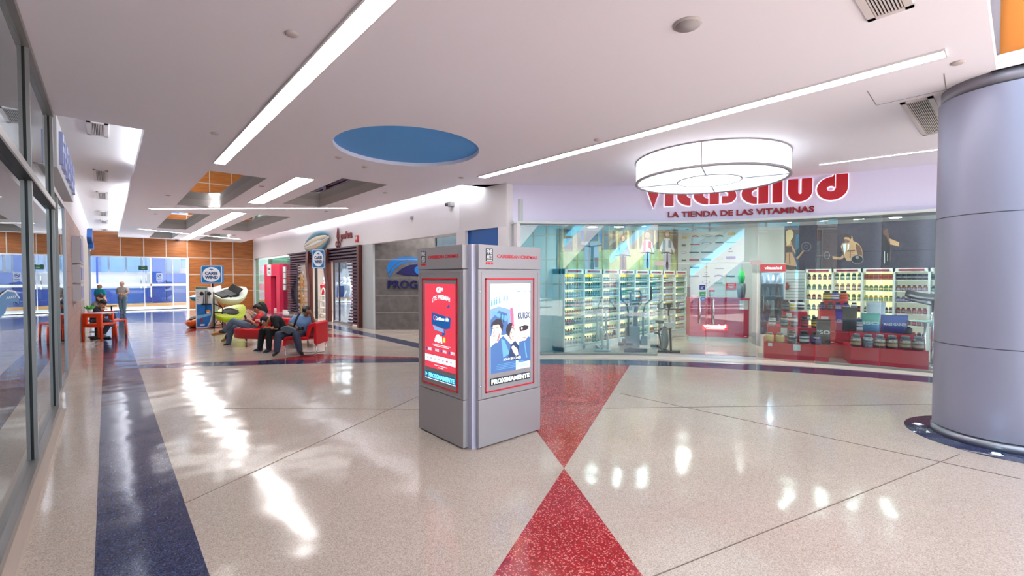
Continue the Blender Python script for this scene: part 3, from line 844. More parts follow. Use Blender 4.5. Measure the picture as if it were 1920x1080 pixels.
def logo(org, U, V, Nn, u0=.09):
    mb = MB(); bk = mat('logo black', (22, 20, 24), .4); wh = mat('logo white', (240, 240, 244), .4); o = org + Nn * .0045
    art(mb, o, U, V, [(0, bk, rect(u0, 1.915, u0 + .093, 2.045))] + [(0, kred, rect(u0 + k * .034, 1.882, u0 + k * .034 + .026, 1.906)) for k in range(3)] + [(2, wh, rect(u0 + .012, 1.922, u0 + .081, 1.93))])
    g = mb.build('cinema_logo', kio)
    text('logo_word', 'FINE', o + U * (u0 + .01) + V * 1.99 + Nn * .001, U, V, .073, .046, wh, .001, g, .03)
    text('logo_word', 'ARTS', o + U * (u0 + .01) + V * 1.937 + Nn * .001, U, V, .073, .046, wh, .001, g, .03)
    text('header_text', 'CARIBBEAN CINEMAS', o + U * (u0 + .15) + V * 1.952, U, V, .58, .036, mat('header red', (226, 30, 48), .4), .002, kio, .018)
# --- right-hand face (faces the camera to the right)
bx, org, U, V, Nn = kface((2.79, ky0, 0), (1, 0, 0), 'R')
logo(org, U, V, Nn)
EM = .64
def pm(n, c, e=EM): return mat('lit ' + n, c, .35, emit=e, ecol=c)
def dark_pm(n, c): return mat('lit ' + n, c, .35, emit=.7, ecol=c)
so = org + U * .152 + V * .75 + Nn * .001          # poster 0.57 x 0.93
def Zk(x, y):      # poster coordinates from the enlarged photo (right poster)
    return ((x - 918.8) / 75.4 * .57, 0)
mb = MB(); w_, h_ = .568, .932
sky = pm('poster sky', (214, 232, 250)); whi = pm('poster white', (250, 250, 255)); b1 = pm('poster blue', (120, 156, 204), .56); b2 = pm('poster mid blue', (70, 106, 160), .5); b3 = pm('poster dark blue', (40, 60, 98), .45)
skin = pm('poster skin', (226, 190, 178)); skin2 = pm('poster skin shade', (150, 110, 110)); hair = pm('poster hair', (44, 36, 48)); pnk = pm('poster pink', (222, 96, 130)); glow = pm('poster glow', (255, 226, 206)); cyan = pm('poster cyan', (100, 158, 200), .55)
it = [(0, sky, rect(0, 0, w_, h_)), (1, whi, [(w_ * .35, h_ * .55), (w_, h_ * .45), (w_, h_), (w_ * .2, h_)]),
      (1, glow, ell(w_ * .72, h_ * .45, .14, .12, 20)),
      (2, b1, [(0, h_ * .45), (w_ * .5, h_ * .45), (w_ * .5, h_ * .7), (w_ * .42, h_ * .715), (w_ * .2, h_ * .745), (0, h_ * .72)]),
      (3, b2, [(0, h_ * .42), (w_ * .44, h_ * .42), (w_ * .4, h_ * .66), (w_ * .2, h_ * .7), (0, h_ * .6)]),
      (4, cyan, limb(w_ * .05, h_ * .68, w_ * .4, h_ * .6, .012, .03)),
      (4, pnk, [(w_ * .47, h_ * .72), (w_ * .54, h_ * .72), (w_ * .56, h_ * .66), (w_ * .58, h_ * .5), (w_ * .5, h_ * .52)]),
      (4, b3, limb(w_ * .24, h_ * .56, w_ * .25, h_ * .66, .008, .006)), (4, b3, limb(w_ * .31, h_ * .56, w_ * .32, h_ * .66, .008, .006))]
for k, (u, v, s_) in enumerate([(.03, .755, 1), (.09, .765, 1.1), (.14, .77, 1.2), (.22, .78, 1.3), (.32, .805, 1.2), (.40, .81, 1)]):
    it += [(4, cyan, limb(w_ * u, h_ * v, w_ * u, h_ * (v + .05 * s_), .012, .009)), (4, cyan, ell(w_ * u, h_ * (v + .062 * s_), .008, .012, 8))]
# three half-length figures
it += [(5, b2, [(0, 0), (w_ * .62, 0), (w_ * .62, h_ * .18), (w_ * .5, h_ * .3), (w_ * .3, h_ * .41), (w_ * .16, h_ * .36), (0, h_ * .3)]), (6, cyan, [(w_ * .3, h_ * .16), (w_ * .46, h_ * .2), (w_ * .33, h_ * .36), (w_ * .25, h_ * .38)]),
       (6, skin, [(w_ * .03, h_ * .47), (w_ * .01, h_ * .40), (w_ * .06, h_ * .35), (w_ * .16, h_ * .34), (w_ * .24, h_ * .40), (w_ * .27, h_ * .5), (w_ * .18, h_ * .55), (w_ * .06, h_ * .54)]),
       (7, hair, [(w_ * .0, h_ * .52), (w_ * .03, h_ * .57), (w_ * .14, h_ * .61), (w_ * .25, h_ * .60), (w_ * .3, h_ * .53), (w_ * .28, h_ * .46), (w_ * .25, h_ * .49), (w_ * .2, h_ * .545), (w_ * .06, h_ * .54)]),
       (7, hair, limb(w_ * .02, h_ * .503, w_ * .08, h_ * .507, .004, .003)), (7, hair, limb(w_ * .12, h_ * .507, w_ * .18, h_ * .505, .003, .004)), (7, skin2, limb(w_ * .05, h_ * .42, w_ * .11, h_ * .42, .004, .004)), (7, skin2, limb(w_ * .09, h_ * .49, w_ * .07, h_ * .45, .003, .006)), (7, skin2, limb(w_ * .22, h_ * .44, w_ * .16, h_ * .36, .008, .01)),
       (5, skin2, ell(w_ * .52, h_ * .43, .045, .075, 18)), (6, hair, ell(w_ * .48, h_ * .47, .06, .075, 18, 60, 250)), (6, skin, ell(w_ * .53, h_ * .42, .036, .06, 18)), (7, hair, limb(w_ * .49, h_ * .435, w_ * .52, h_ * .437, .003, .003)), (7, skin2, limb(w_ * .52, h_ * .385, w_ * .56, h_ * .387, .003, .003)),
       (6, b3, [(w_ * .4, h_ * .12), (w_ * .74, h_ * .1), (w_ * .7, h_ * .27), (w_ * .6, h_ * .34), (w_ * .5, h_ * .3)]), (7, skin, [(w_ * .5, h_ * .27), (w_ * .55, h_ * .29), (w_ * .66, h_ * .24), (w_ * .68, h_ * .17), (w_ * .62, h_ * .16), (w_ * .55, h_ * .21)]),
       (7, b2, [(w_ * .68, h_ * .08), (w_, h_ * .08), (w_, h_ * .36), (w_ * .94, h_ * .37), (w_ * .84, h_ * .33), (w_ * .7, h_ * .32)]), (8, skin, ell(w_ * .84, h_ * .39, .045, .06, 18)), (9, whi, [(w_ * .7, h_ * .495), (w_ * .73, h_ * .53), (w_ * .95, h_ * .53), (w_ * .96, h_ * .5), (w_ * .85, h_ * .515)]), (9, hair, [(w_ * .72, h_ * .44), (w_ * .7, h_ * .5), (w_ * .85, h_ * .51), (w_ * .95, h_ * .5), (w_ * .94, h_ * .46), (w_ * .84, h_ * .445)]), (10, glow, ell(w_ * .77, h_ * .475, .012, .014, 10)),
       (8, cyan, limb(w_ * .84, h_ * .31, w_ * .9, h_ * .12, .006, .01)), (9, skin2, limb(w_ * .8, h_ * .365, w_ * .87, h_ * .365, .003, .003))]
for k in range(4): it.append((8, cyan, rect(w_ * (.1 + .02 * k), h_ * (.035 + .018 * k), w_ * (.92 - .03 * k), h_ * (.04 + .018 * k))))
it += [(2, b1, rect(w_ * .64, h_ * .885, w_ * .76, h_ * .89)), (2, b1, rect(w_ * .64, h_ * .9, w_ * .74, h_ * .912)), (2, b1, rect(w_ * .83, h_ * .885, w_ * .9, h_ * .89)), (2, b1, rect(w_ * .85, h_ * .9, w_ * .88, h_ * .912)), (2, b1, rect(w_ * .96, h_ * .9, w_, h_ * .912))]
art(mb, so, U, V, it)
pr = mb.build('film_poster', kio); pr['label'] = 'blue and white lit film poster with three people'
text('poster_title', 'KURSK', so + U * w_ * .67 + V * (h_ * .585) + Nn * .003, U, V, w_ * .325, .072, b3, .0008, pr, .035)
text('poster_line', 'SOLO EN CINES', so + U * w_ * .3 + V * (h_ * .125) + Nn * .0075, U, V, w_ * .44, .026, whi, .0008, pr, .02)
bx(.152, .626, .722, .70, 0, .003, mat('sign dark', (54, 56, 60), .4), 'notice_strip')
text('notice_text', 'PROXIMAMENTE', org + U * .165 + V * .638 + Nn * .003, U, V, .54, .05, pm('notice white', (236, 250, 246), 1.0), .002, kio, .035)
# --- left-hand face
bx, org, U, V, Nn = kface((kx0, 4.635, 0), (0, -1, 0), 'L')
logo(org, U, V, Nn, .085)
so = org + U * .155 + V * .75 + Nn * .001; w_ = .6; h_ = .93
pr_ = pm('poster red', (222, 66, 86), .5); pr2 = pm('poster red pale', (244, 120, 134), .75)
bl = pm('card blue', (22, 88, 156), .5); bl2 = pm('card light blue', (120, 176, 222), .55)
it = [(0, pr_, rect(0, 0, w_, h_)), (2, bl, [(w_ * .24, h_ * .80 - .13), (w_ * .86, h_ * .75 - .12), (w_ * .84, h_ * .5), (w_ * .7, h_ * .48), (w_ * .24, h_ * .52)]),
      (3, bl2, [(w_ * .28, h_ * .51), (w_ * .62, h_ * .48), (w_ * .66, h_ * .44), (w_ * .34, h_ * .46)]), (2, bl, [(w_ * .6, h_ * .49), (w_ * .7, h_ * .45), (w_ * .66, h_ * .41), (w_ * .56, h_ * .4), (w_ * .6, h_ * .43)]),
      (2, bl, limb(w_ * .76, h_ * .73, w_ * .82, h_ * .76, .01, .016)), (2, whi, ell(w_ * .46, h_ * .36, .05, .045, 12)), (3, pm('poster yellow', (255, 200, 70), .9), rect(w_ * .62, h_ * .33, w_ * .69, h_ * .385)), (3, whi, limb(w_ * .35, h_ * .32, w_ * .42, h_ * .39, .015, .02)), (3, whi, limb(w_ * .57, h_ * .31, w_ * .55, h_ * .39, .014, .016)),
      (1, whi, rect(0, h_ * .075, w_, h_ * .155)), (2, whi, rect(w_ * .25, h_ * .284, w_ * .85, h_ * .29)), (2, whi, rect(w_ * .3, h_ * .268, w_ * .8, h_ * .274)), (2, whi, rect(w_ * .32, h_ * .04, w_ * .75, h_ * .046)), (2, whi, rect(w_ * .45, h_ * .018, w_ * .62, h_ * .024))]
for k in range(4):
    u = w_ * (.03 + .25 * k); it.append((2, bl, ell(u + .02, h_ * .222, .014, .018, 10))); it += [(2, whi, rect(u + .045, h_ * (.208 + q * .012), u + .045 + w_ * .12, h_ * (.214 + q * .012))) for q in range(3)]
for k in range(7): it.append((3, pm('logo grey', (150, 160, 190), .8) if k != 5 else pr_, rect(w_ * (.06 + .13 * k), h_ * .105, w_ * (.12 + .13 * k), h_ * .125)))
mb = MB(); art(mb, so, U, V, it); pr = mb.build('film_poster', kio); pr['label'] = 'red lit club poster with a blue card shape'
text('poster_mark', 'G', so + U * w_ * .4 + V * (h_ * .895) + Nn * .002, U, V, .085, .065, whi, .001, pr, .04)
mb = MB(); art(mb, so + Nn * .001, U, V, [(0, whi, rect(w_ * .5, h_ * (.915 + q * .015), w_ * .62, h_ * (.924 + q * .015))) for q in range(3)]); mb.build('poster_mark', pr)
def arcbend(a, b, c):
    x = a; y = h_ * .775 + b + .03 * (1 - ((a - .18) / .18) ** 2); return so + U * (w_ * .27 + a) + V * y + Nn * (.0015 + c)
text('poster_headline', '¡TE PREMIA!', None or (0, 0, 0), U, V, .34, .06, whi, .001, pr, .02, bend=arcbend)
text('poster_word', 'Caribbean club', so + U * w_ * .38 + V * (h_ * .575) + Nn * .003, U, V, w_ * .42, .04, whi, .001, pr, .02)
text('poster_mark', 'C', so + U * w_ * .3 + V * (h_ * .57) + Nn * .003, U, V, .04, .06, pnk, .001, pr, .03)
bx(.155, .630, .755, .705, 0, .003, pm('notice blue', (14, 96, 136), .5), 'notice_strip')
text('notice_text', 'PROXIMAMENTE', org + U * .235 + V * .642 + Nn * .003, U, V, .5, .05, pm('notice cyan', (120, 224, 255), .9), .002, kio, .035)
mb = MB(); art(mb, org + Nn * .003, U, V, [(0, pm('notice cyan', (1, 1, 1)), [(.165, .645), (.165, .695), (.205, .67)]), (0, whi, rect(.155, .624, .755, .63))]); mb.build('notice_arrow', kio)
# far faces (plain doors)
mb = MB(); mb.box((2.79, ky1 - .06, .012), (3.67, ky1, 2.083), kst); mb.box((kx1 - .06, 3.75, .012), (kx1, 4.635, 2.083), kst); mb.build('rear_panel', kio)

# ================================================================== SHOP SIGN (red letters on the curved fascia)
sgn = empty('shop_sign', AP(30, 10.17, 3.3), 'large red raised vitasalud lettering on the curved white fascia', 'sign')
sred = mat('sign red', (196, 14, 34), .3); halo = mat('sign halo', (250, 246, 255), .4, emit=.6)
def ang_of(px, py, rad=10.15):
    r = ray(px, py); d = Vector((r.x, r.y)); o = Vector((-FC.x, -FC.y))
    a = d.dot(d); b = 2 * o.dot(d); c = o.dot(o) - rad * rad
    t = (-b + math.sqrt(b * b - 4 * a * c)) / (2 * a)
    q = EYE + r * t
    return math.degrees(math.atan2(q.y - FC.y, q.x - FC.x)), q.z
def letter_px(polys, x0, x1, z0=3.30, z1=3.80, grow=0):
    """polys in a 0..1 box -> curved plates on the fascia, with a lit halo behind"""
    a0 = ang_of(1190 + x0 / 4.571, 370)[0]; a1 = ang_of(1190 + x1 / 4.571, 370)[0]
    for m, d0, d1, g in ((halo, .002, .02, .018), (sred, .03, .09, 0)):
        mb = MB()
        for poly in polys:
            cx = sum(p[0] for p in poly) / len(poly); cy = sum(p[1] for p in poly) / len(poly)
            W = abs(a0 - a1) * math.pi / 180 * 10.15; Hh = z1 - z0
            pts = []
            n = len(poly)
            for i in range(n):
                x, y = poly[i]
                if g:
                    px_, py_ = poly[i - 1]; nx, ny = poly[(i + 1) % n]
                    t = Vector(((nx - px_) * W, (ny - py_) * Hh)); 
                    if t.length > 0: t.normalize()
                    o = Vector((t.y, -t.x)) * g * orient(poly)
                    x += o.x / W; y += o.y / Hh
                pts.append((a0 + (a1 - a0) * x, z0 + (z1 - z0) * y))
            f = [AP(a, 10.2 - d0, z) for a, z in pts]; bk = [AP(a, 10.2 - d1, z) for a, z in pts]
            k = len(pts)
            mb.add(f + bk, [tuple(range(k)), tuple(range(k, 2 * k))[::-1]] + [(i, k + i, k + (i + 1) % k, (i + 1) % k) for i in range(k)], m)
        mb.build('letter' if m is sred else 'letter_halo', sgn)
def orient(p):
    return 1 if sum(p[i][0] * p[(i + 1) % len(p)][1] - p[(i + 1) % len(p)][0] * p[i][1] for i in range(len(p))) > 0 else -1
def aq(cx, cy, rx, ry, a, b, n=10): return [(cx + rx * math.cos(R(a + (b - a) * k / n)), cy + ry * math.sin(R(a + (b - a) * k / n))) for k in range(n + 1)]
# v, i, t, a, s, a, l, u, d
letter_px([[(0, .95), (.5, 0), (1, .95)]], 95, 225, 3.30)
letter_px([[(0, 0), (1, 0), (1, .78), (0, .78)], aq(.5, .93, .5, .1, 0, 360, 14)[:-1]], 258, 332, 3.33)
letter_px([aq(.95, .42, .95, .42, 180, 270) + [(1, 0), (1, .35)] + aq(.95, .5, .25, .15, 270, 180)[::1] + [(.7, .72), (1, .72), (1, .85), (.7, .85), (.7, 1), (0, 1)]], 365, 478, 3.33)
letter_px([aq(.58, .45, .58, .45, 90, 270, 16) + [(.58, .28)] + aq(.58, .45, .2, .17, 270, 90, 10) + [(.58, .9)], [(.64, 0), (1, 0), (1, .9), (.64, .9)]], 505, 720, 3.34)
letter_px([[(0, 0), (.4, 0)] + aq(.4, .35, .6, .35, -90, 40, 8) + [(.7, .6), (.6, .9), (1, .9), (1, 1), (.3, 1), (.1, .8), (.2, .6), (.45, .5), (.45, .34), (0, .34)]], 745, 870, 3.35)
letter_px([aq(.58, .45, .58, .45, 90, 270, 16) + [(.58, .28)] + aq(.58, .45, .2, .17, 270, 90, 10) + [(.58, .9)], [(.64, 0), (1, 0), (1, .9), (.64, .9)]], 915, 1142, 3.31)
letter_px([[(0, 0), (1, 0), (1, 1), (0, 1)]], 1180, 1265, 3.31)
letter_px([[(0, 1), (0, .5)] + aq(.5, .45, .5, .45, 180, 360, 18) + [(1, 1), (.57, 1), (.57, .4)] + aq(.5, .4, .07, .07, 0, -180, 6) + [(.43, 1)]], 1312, 1520, 3.305, 3.77)
letter_px([[(.55, 1)] + aq(.5, .46, .5, .46, 90, 360, 24) + [(1, 1), (.62, 1), (.62, .45)] + aq(.46, .45, .14, .11, 0, -340, 16) + [(.58, .55), (.58, 1)]], 1560, 1825, 3.30, 3.80)
sub = empty('shop_subtitle', AP(31, 10.17, 3.1), 'small dark red LA TIENDA DE LAS VITAMINAS lettering under the sign', 'sign')
aa0 = ang_of(1190 + 288 / 4.571, 398)[0]; aa1 = ang_of(1190 + 1542 / 4.571, 388)[0]
def subbend(a, b, c): return AP(aa0 + (aa1 - aa0) * a, 10.2 - c, 3.085 + b)
text('lettering', 'LA TIENDA DE LAS VITAMINAS', (0, 0, 0), (1, 0, 0), (0, 0, 1), 1, .125, mat('dark red letter', (150, 12, 26), .4), .03, sub, .025, bend=subbend)

# ================================================================== VITAMIN SHOP INTERIOR
for px, py in ((1111, 425), (1160.5, 424.5), (1208, 423), (1482.5, 415), (1544.5, 412.5), (1609.5, 409.5), (1679, 407)):
    a = ang_of(px, py, 10.75); p = ray(px, py); p = G(px, py, 2.925)
    t = empty('downlight', (p.x, p.y, 2.93), 'square recessed downlight in the vitamin shop soffit, %s' % {1111: 'first from the left', 1160.5: 'second from the left', 1208: 'third from the left', 1482.5: 'above the woman lifter mural', 1544.5: 'above the man lifter mural', 1609.5: 'right of the man lifter mural', 1679: 'nearest to the column'}[px], 'downlight', 'downlights along the shop window')
    mb = MB(); mb.box((p.x - .1, p.y - .1, 2.915), (p.x + .1, p.y + .1, 2.93), white); mb.build('bezel', t)
    mb = MB(); mb.box((p.x - .08, p.y - .08, 2.911), (p.x + .08, p.y + .08, 2.9149), mat('downlight lens', (240, 255, 250), .3, emit=55)); mb.build('lens', t)
for lx, ly in ((9.4, 6.8), (10.8, 6.6), (12.2, 6.4), (12.4, 4.9), (12.9, 3.0), (12.9, 1.6), (12.9, .2)):
    light('shop_ceiling_fill', 'AREA', (lx, ly, 3.4), 26, (1, .98, .94), .16)  # added lights, unseen above the soffit, no fixtures; they brighten the shop interior

# mural on the left wall: family cycling (flat print on the wall)
MU = Vector((1, 0, 0)); MV = Vector((0, 0, 1)); MY = 7.485
def m4(x, y):   # enlarged-photo coordinates -> mural (u, v)
    p = onY(1030 + x / 7.68, 410 + y / 7.68, MY); return (p.x - 8.0, p.z - 1.96)
forest = mat('mural forest', (132, 120, 84), .6, noise=.5, scale=2.2); grassm = mat('mural grass', (160, 170, 112), .6, noise=.4, scale=2.5); trunk = mat('mural trunk', (92, 74, 62), .6, noise=.2); trunk2 = mat('mural pale trunk', (196, 176, 130), .6, noise=.2)
jean = mat('mural jeans', (160, 166, 190), .6); blueS = mat('mural blue sleeve', (58, 110, 180), .6); vest = mat('mural vest', (72, 66, 82), .6); mskin = mat('mural skin', (200, 158, 136), .6); mhair = mat('mural hair', (128, 92, 66), .6); mdark = mat('mural dark', (52, 44, 50), .6); mbike = mat('mural bike', (60, 56, 66), .6); mpink = mat('mural pink', (226, 120, 136), .6); mred = mat('mural red', (170, 30, 50), .6); mpale = mat('mural pale', (214, 210, 214), .6); mbrown = mat('mural brown', (110, 84, 76), .6); mshirt = mat('mural grey shirt', (130, 146, 160), .6)
def M(pts): return [m4(*p) for p in pts]
W0 = 13.95 - 8.0
it = [(0, forest, rect(.1, 0, W0 - .1, 1.48)), (1, grassm, M([(150, 730), (150, 480), (500, 470), (860, 450), (1300, 430), (1580, 440), (1830, 520), (1830, 765), (900, 745)]))]
for x0, x1 in ((170, 210), (330, 400), (700, 740), (960, 985), (1110, 1150), (1260, 1290), (1330, 1360), (1500, 1530)): it.append((2, trunk2, M([(x0, 470), (x1, 470), (x1 - 8, 100), (x0 + 6, 100)])))
for x0, x1 in ((235, 310), (780, 850), (900, 950), (1050, 1080), (1180, 1230), (1545, 1575), (1770, 1830)): it.append((2, trunk, M([(x0, 440), (x1, 440), (x1 - 8, 90), (x0 + 6, 90)])))
it.append((3, mat('mural rock', (96, 100, 104), .6), M([(200, 440), (215, 360), (260, 310), (320, 330), (330, 440)])))
# father
it += [(4, jean, M([(512, 730), (500, 560), (505, 330), (690, 330), (705, 560), (700, 735), (640, 735), (620, 520), (600, 420), (585, 540), (575, 735)])), (5, vest, M([(530, 320), (540, 140), (690, 140), (695, 320)])),
       (5, blueS, M([(450, 330), (455, 140), (500, 140), (495, 240), (485, 340)])), (5, blueS, M([(715, 350), (705, 140), (745, 140), (755, 250), (752, 355)])), (6, mskin, M(ell(478, 360, 32, 32, 12))), (6, mskin, M(ell(722, 385, 30, 26, 12))),
       (7, mbike, M([(450, 375), (600, 390), (750, 370), (752, 388), (600, 412), (450, 395)])), (7, mbike, M([(590, 400), (632, 400), (628, 600), (592, 600)])), (7, mdark, M(ell(612, 680, 26, 80, 14))), (6, mbrown, M([(640, 560), (700, 560), (698, 700), (650, 700)]))]
def rider(cx, top, hh, head, shirt, pants, hairm, hw, wheel=True, jacket=None, barw=110):
    s = hh
    o = [(4, pants, M([(cx - hw * .75, top + s), (cx - hw * .8, top + s * .55), (cx + hw * .8, top + s * .55), (cx + hw * .75, top + s), (cx + hw * .1, top + s), (cx, top + s * .7), (cx - hw * .1, top + s)])),
         (5, shirt, M([(cx - hw * .9, top + s * .62), (cx - hw, top + s * .32), (cx - hw * .5, top + s * .24), (cx + hw * .5, top + s * .24), (cx + hw, top + s * .32), (cx + hw * .9, top + s * .62)])),
         (5, shirt, M([(cx - hw, top + s * .3), (cx - hw * 1.7, top + s * .52), (cx - hw * 1.4, top + s * .58), (cx - hw * .7, top + s * .42)])), (5, shirt, M([(cx + hw, top + s * .3), (cx + hw * 1.7, top + s * .54), (cx + hw * 1.4, top + s * .6), (cx + hw * .7, top + s * .42)])),
         (6, hairm, M(ell(cx, top + s * .12, head * 1.2, head * 1.5, 16))), (7, mskin, M(ell(cx + 2, top + s * .14, head * .8, head * 1.15, 16))),
         (7, mskin, M(ell(cx - hw * 1.5, top + s * .57, 14, 12, 8))), (7, mskin, M(ell(cx + hw * 1.5, top + s * .59, 14, 12, 8))),
         (8, mbike, M([(cx - barw, top + s * .58), (cx, top + s * .56), (cx + barw, top + s * .6), (cx + barw, top + s * .62), (cx, top + s * .6), (cx - barw, top + s * .605)])), (8, mbike, M([(cx - 10, top + s * .6), (cx + 10, top + s * .6), (cx + 12, top + s * .85), (cx - 12, top + s * .85)])), (8, mdark, M(ell(cx, top + s * .88, 18, s * .13, 12)))]
    if jacket:
        o += [(6, jacket, M([(cx - hw * .95, top + s * .6), (cx - hw, top + s * .3), (cx - hw * .35, top + s * .25), (cx - hw * .4, top + s * .62)])), (6, jacket if jacket is not mpink else mred, M([(cx + hw * .25, top + s * .45), (cx + hw * .3, top + s * .27), (cx + hw * .9, top + s * .3), (cx + hw * .9, top + s * .48)]))]
    return o
it += rider(1055, 215, 530, 30, mshirt, mbrown, mhair, 62)
it += rider(1405, 175, 540, 30, mpale, mat('mural pale blue', (150, 180, 196), .6), mat('mural fair hair', (206, 176, 140), .6), 60, jacket=mpink, barw=100)
it += rider(1690, 140, 600, 34, mpale, mat('mural lilac', (180, 170, 190), .6), mhair, 66, jacket=mshirt, barw=90)
mb = MB(); art(mb, (8.0, MY - .008, 1.96), MU, MV, it, .0012, .001)
tag(mb.build('cycling_mural'), 'long forest mural of a family riding bicycles above the lit left shelves', 'mural')

# back wall with sponsor-style logos
LGX = 14.14
lg = []
cols = [mat('logo dark', (70, 72, 80), .6), mat('logo red ink', (190, 60, 60), .6), mat('logo green ink', (60, 110, 90), .6), mat('logo blue ink', (50, 80, 170), .6), mat('logo ochre', (200, 170, 80), .6), mat('logo purple', (120, 100, 160), .6)]
mb = MB()
def z7(x, y): p = onX(1260 + x / 6.75, 400 + y / 6.75, LGX); return p
def addlogo(x, y, w, h, m, kind):
    if kind == 'bar': pts = [(x - w, y - h), (x + w, y - h), (x + w, y + h), (x - w, y + h)]
    elif kind == 'oval': pts = ell(x, y, w, h, 20)
    else: pts = [(x - w, y + h), (x - w * .8, y - h * .4), (x, y - h), (x + w * .8, y - h * .4), (x + w, y + h), (x, y + h * .2)]
    mb.plate([z7(*p) for p in pts], (-1, 0, 0), .004, m)
    if kind == 'oval': mb.plate([z7(*p) for p in ell(x, y, w * .84, h * .62, 20)], (-1, 0, 0), .006, mat('logo pale', (222, 224, 228), .6))
LGS = [(150, 197, 62, 16, 2, 'arch'), (300, 190, 24, 18, 1, 'oval'), (440, 187, 60, 17, 1, 'oval'), (575, 172, 34, 5, 0, 'bar'), (148, 308, 40, 15, 4, 'bar'), (295, 290, 44, 13, 1, 'arch'), (440, 284, 64, 10, 2, 'oval'), (600, 285, 54, 15, 2, 'arch'), (755, 260, 50, 16, 4, 'bar'),
       (140, 405, 34, 12, 0, 'bar'), (290, 395, 60, 5, 1, 'bar'), (438, 378, 60, 13, 3, 'oval'), (600, 370, 50, 8, 0, 'bar'), (750, 368, 66, 3, 0, 'bar'), (135, 498, 54, 14, 5, 'oval'), (280, 495, 62, 7, 0, 'bar'), (445, 493, 76, 7, 0, 'bar'), (740, 450, 14, 14, 0, 'arch'), (740, 485, 28, 5, 0, 'bar'),
       (135, 595, 46, 9, 0, 'bar'), (280, 590, 62, 9, 1, 'bar'), (436, 585, 60, 14, 0, 'bar'), (598, 575, 50, 10, 4, 'oval'), (745, 562, 60, 18, 5, 'bar'), (130, 700, 50, 10, 5, 'oval'), (285, 685, 60, 8, 0, 'bar'), (435, 680, 20, 13, 4, 'arch'), (600, 700, 55, 4, 0, 'bar'), (130, 803, 56, 4, 0, 'bar'), (280, 795, 60, 9, 0, 'bar'),
       (432, 762, 20, 18, 0, 'oval'), (432, 800, 44, 4, 0, 'bar'), (590, 790, 58, 16, 5, 'arch'), (740, 795, 56, 8, 0, 'bar'), (432, 870, 50, 16, 5, 'oval'), (590, 882, 50, 5, 0, 'bar')]
for x, y, w, h, c, k in LGS: addlogo(x, y, w, h, cols[c], k)
tag(mb.build('logo_board'), 'pale back wall board printed with rows of small brand marks behind the counter', 'board')

# dark gym mural on the right-hand wall (x = 13.8)
GX = 13.84
def z5(x, y): p = onX(1420 + x / 5.333, 400 + y / 5.333, GX); return p
gb = mat('gym mural black', (48, 44, 58), .7, noise=.35, scale=26); gsk = mat('gym skin', (166, 132, 98), .6); gsk2 = mat('gym skin shade', (98, 70, 54), .6); gsl = mat('gym pale light', (190, 210, 214), .6); ghair = mat('gym fair hair', (200, 184, 140), .6); gbk = mat('gym dark cloth', (22, 20, 26), .6); gst = mat('gym steel', (120, 122, 128), .6)
mb = MB(); lay = [0]
def gp(m, pts, l=1): mb.plate([z5(*p) + Vector((-.0015 * l, 0, 0)) for p in pts], (-1, 0, 0), .0015, m)
gp(gb, [(272, 40), (1120, 40), (1120, 568), (272, 568)], 0)
gp(gb, [(1120, 30), (2100, 30), (2100, 564), (1120, 566)], 0)
# woman seen from behind raising a weight
gp(gsk, [(285, 330), (300, 250), (330, 250), (352, 330), (350, 400), (385, 480), (398, 540), (395, 568), (285, 568), (280, 480), (290, 420)]); gp(ghair, [(285, 180), (310, 165), (345, 165), (362, 200), (358, 240), (335, 270), (325, 310), (295, 320), (285, 260)], 2)
gp(gbk, [(276, 330), (345, 330), (350, 392), (280, 392)], 2); gp(gbk, [(283, 515), (392, 530), (398, 556), (340, 568), (290, 560)], 2); gp(gsk2, [(316, 400), (326, 400), (330, 505), (318, 505)], 2)
gp(gsk, [(352, 320), (385, 395), (380, 408), (345, 345)], 2); gp(gsk, [(388, 455), (455, 370), (470, 376), (402, 466)], 2)
for a, b in ((50, 44), (20, 17)): gp(gst, ell(490, 335, a, a * .92, 22), 2 if a > 30 else 4); gp(gb, ell(490, 335, b, b * .9, 22), 3 if a > 30 else 5)
# man curling a weight
gp(gsk, [(835, 330), (850, 300), (900, 290), (950, 270), (1010, 300), (1040, 340), (1055, 400), (1050, 470), (1000, 470), (985, 420), (980, 460), (900, 465), (870, 440), (850, 380)]); gp(gsk, [(868, 250), (900, 205), (950, 230), (960, 285), (900, 300), (880, 290)], 2)
gp(mat('gym dark hair', (50, 36, 30), .6), [(840, 245), (845, 215), (880, 198), (925, 205), (945, 240), (930, 262), (915, 240), (870, 238), (858, 262)], 3)
gp(gsk2, [(985, 300), (1030, 330), (1050, 400), (1045, 465), (1010, 465), (1000, 400), (985, 350)], 2); gp(gsk2, [(845, 330), (858, 330), (872, 440), (862, 445)], 2)
for yy in (395, 415, 436): gp(gsk2, [(898, yy), (968, yy - 3), (968, yy), (898, yy + 3)], 3)
gp(gsk2, [(870, 255), (905, 262), (930, 285), (900, 298), (880, 290)], 3)
gp(gsl, [(860, 310), (890, 300), (885, 370), (868, 420), (855, 360)], 2); gp(gsl, [(905, 305), (920, 310), (915, 360), (900, 370)], 2); gp(gsk2, [(900, 370), (975, 365), (980, 378), (900, 384)], 2); gp(gsk2, [(925, 385), (935, 385), (932, 450), (924, 450)], 2)
gp(gsk, [(750, 428), (830, 440), (860, 410), (870, 440), (835, 462), (755, 458)], 2); gp(gst, ell(695, 420, 30, 38, 16), 1); gp(gb, ell(695, 420, 25, 32, 16), 2); gp(gsk, [(885, 450), (940, 455), (935, 475), (890, 472)], 3)
gp(gst, ell(1000, 460, 62, 46, 24), 3); gp(gbk, ell(1000, 462, 55, 40, 24), 4); gp(gst, ell(1000, 440, 20, 14, 12), 5)
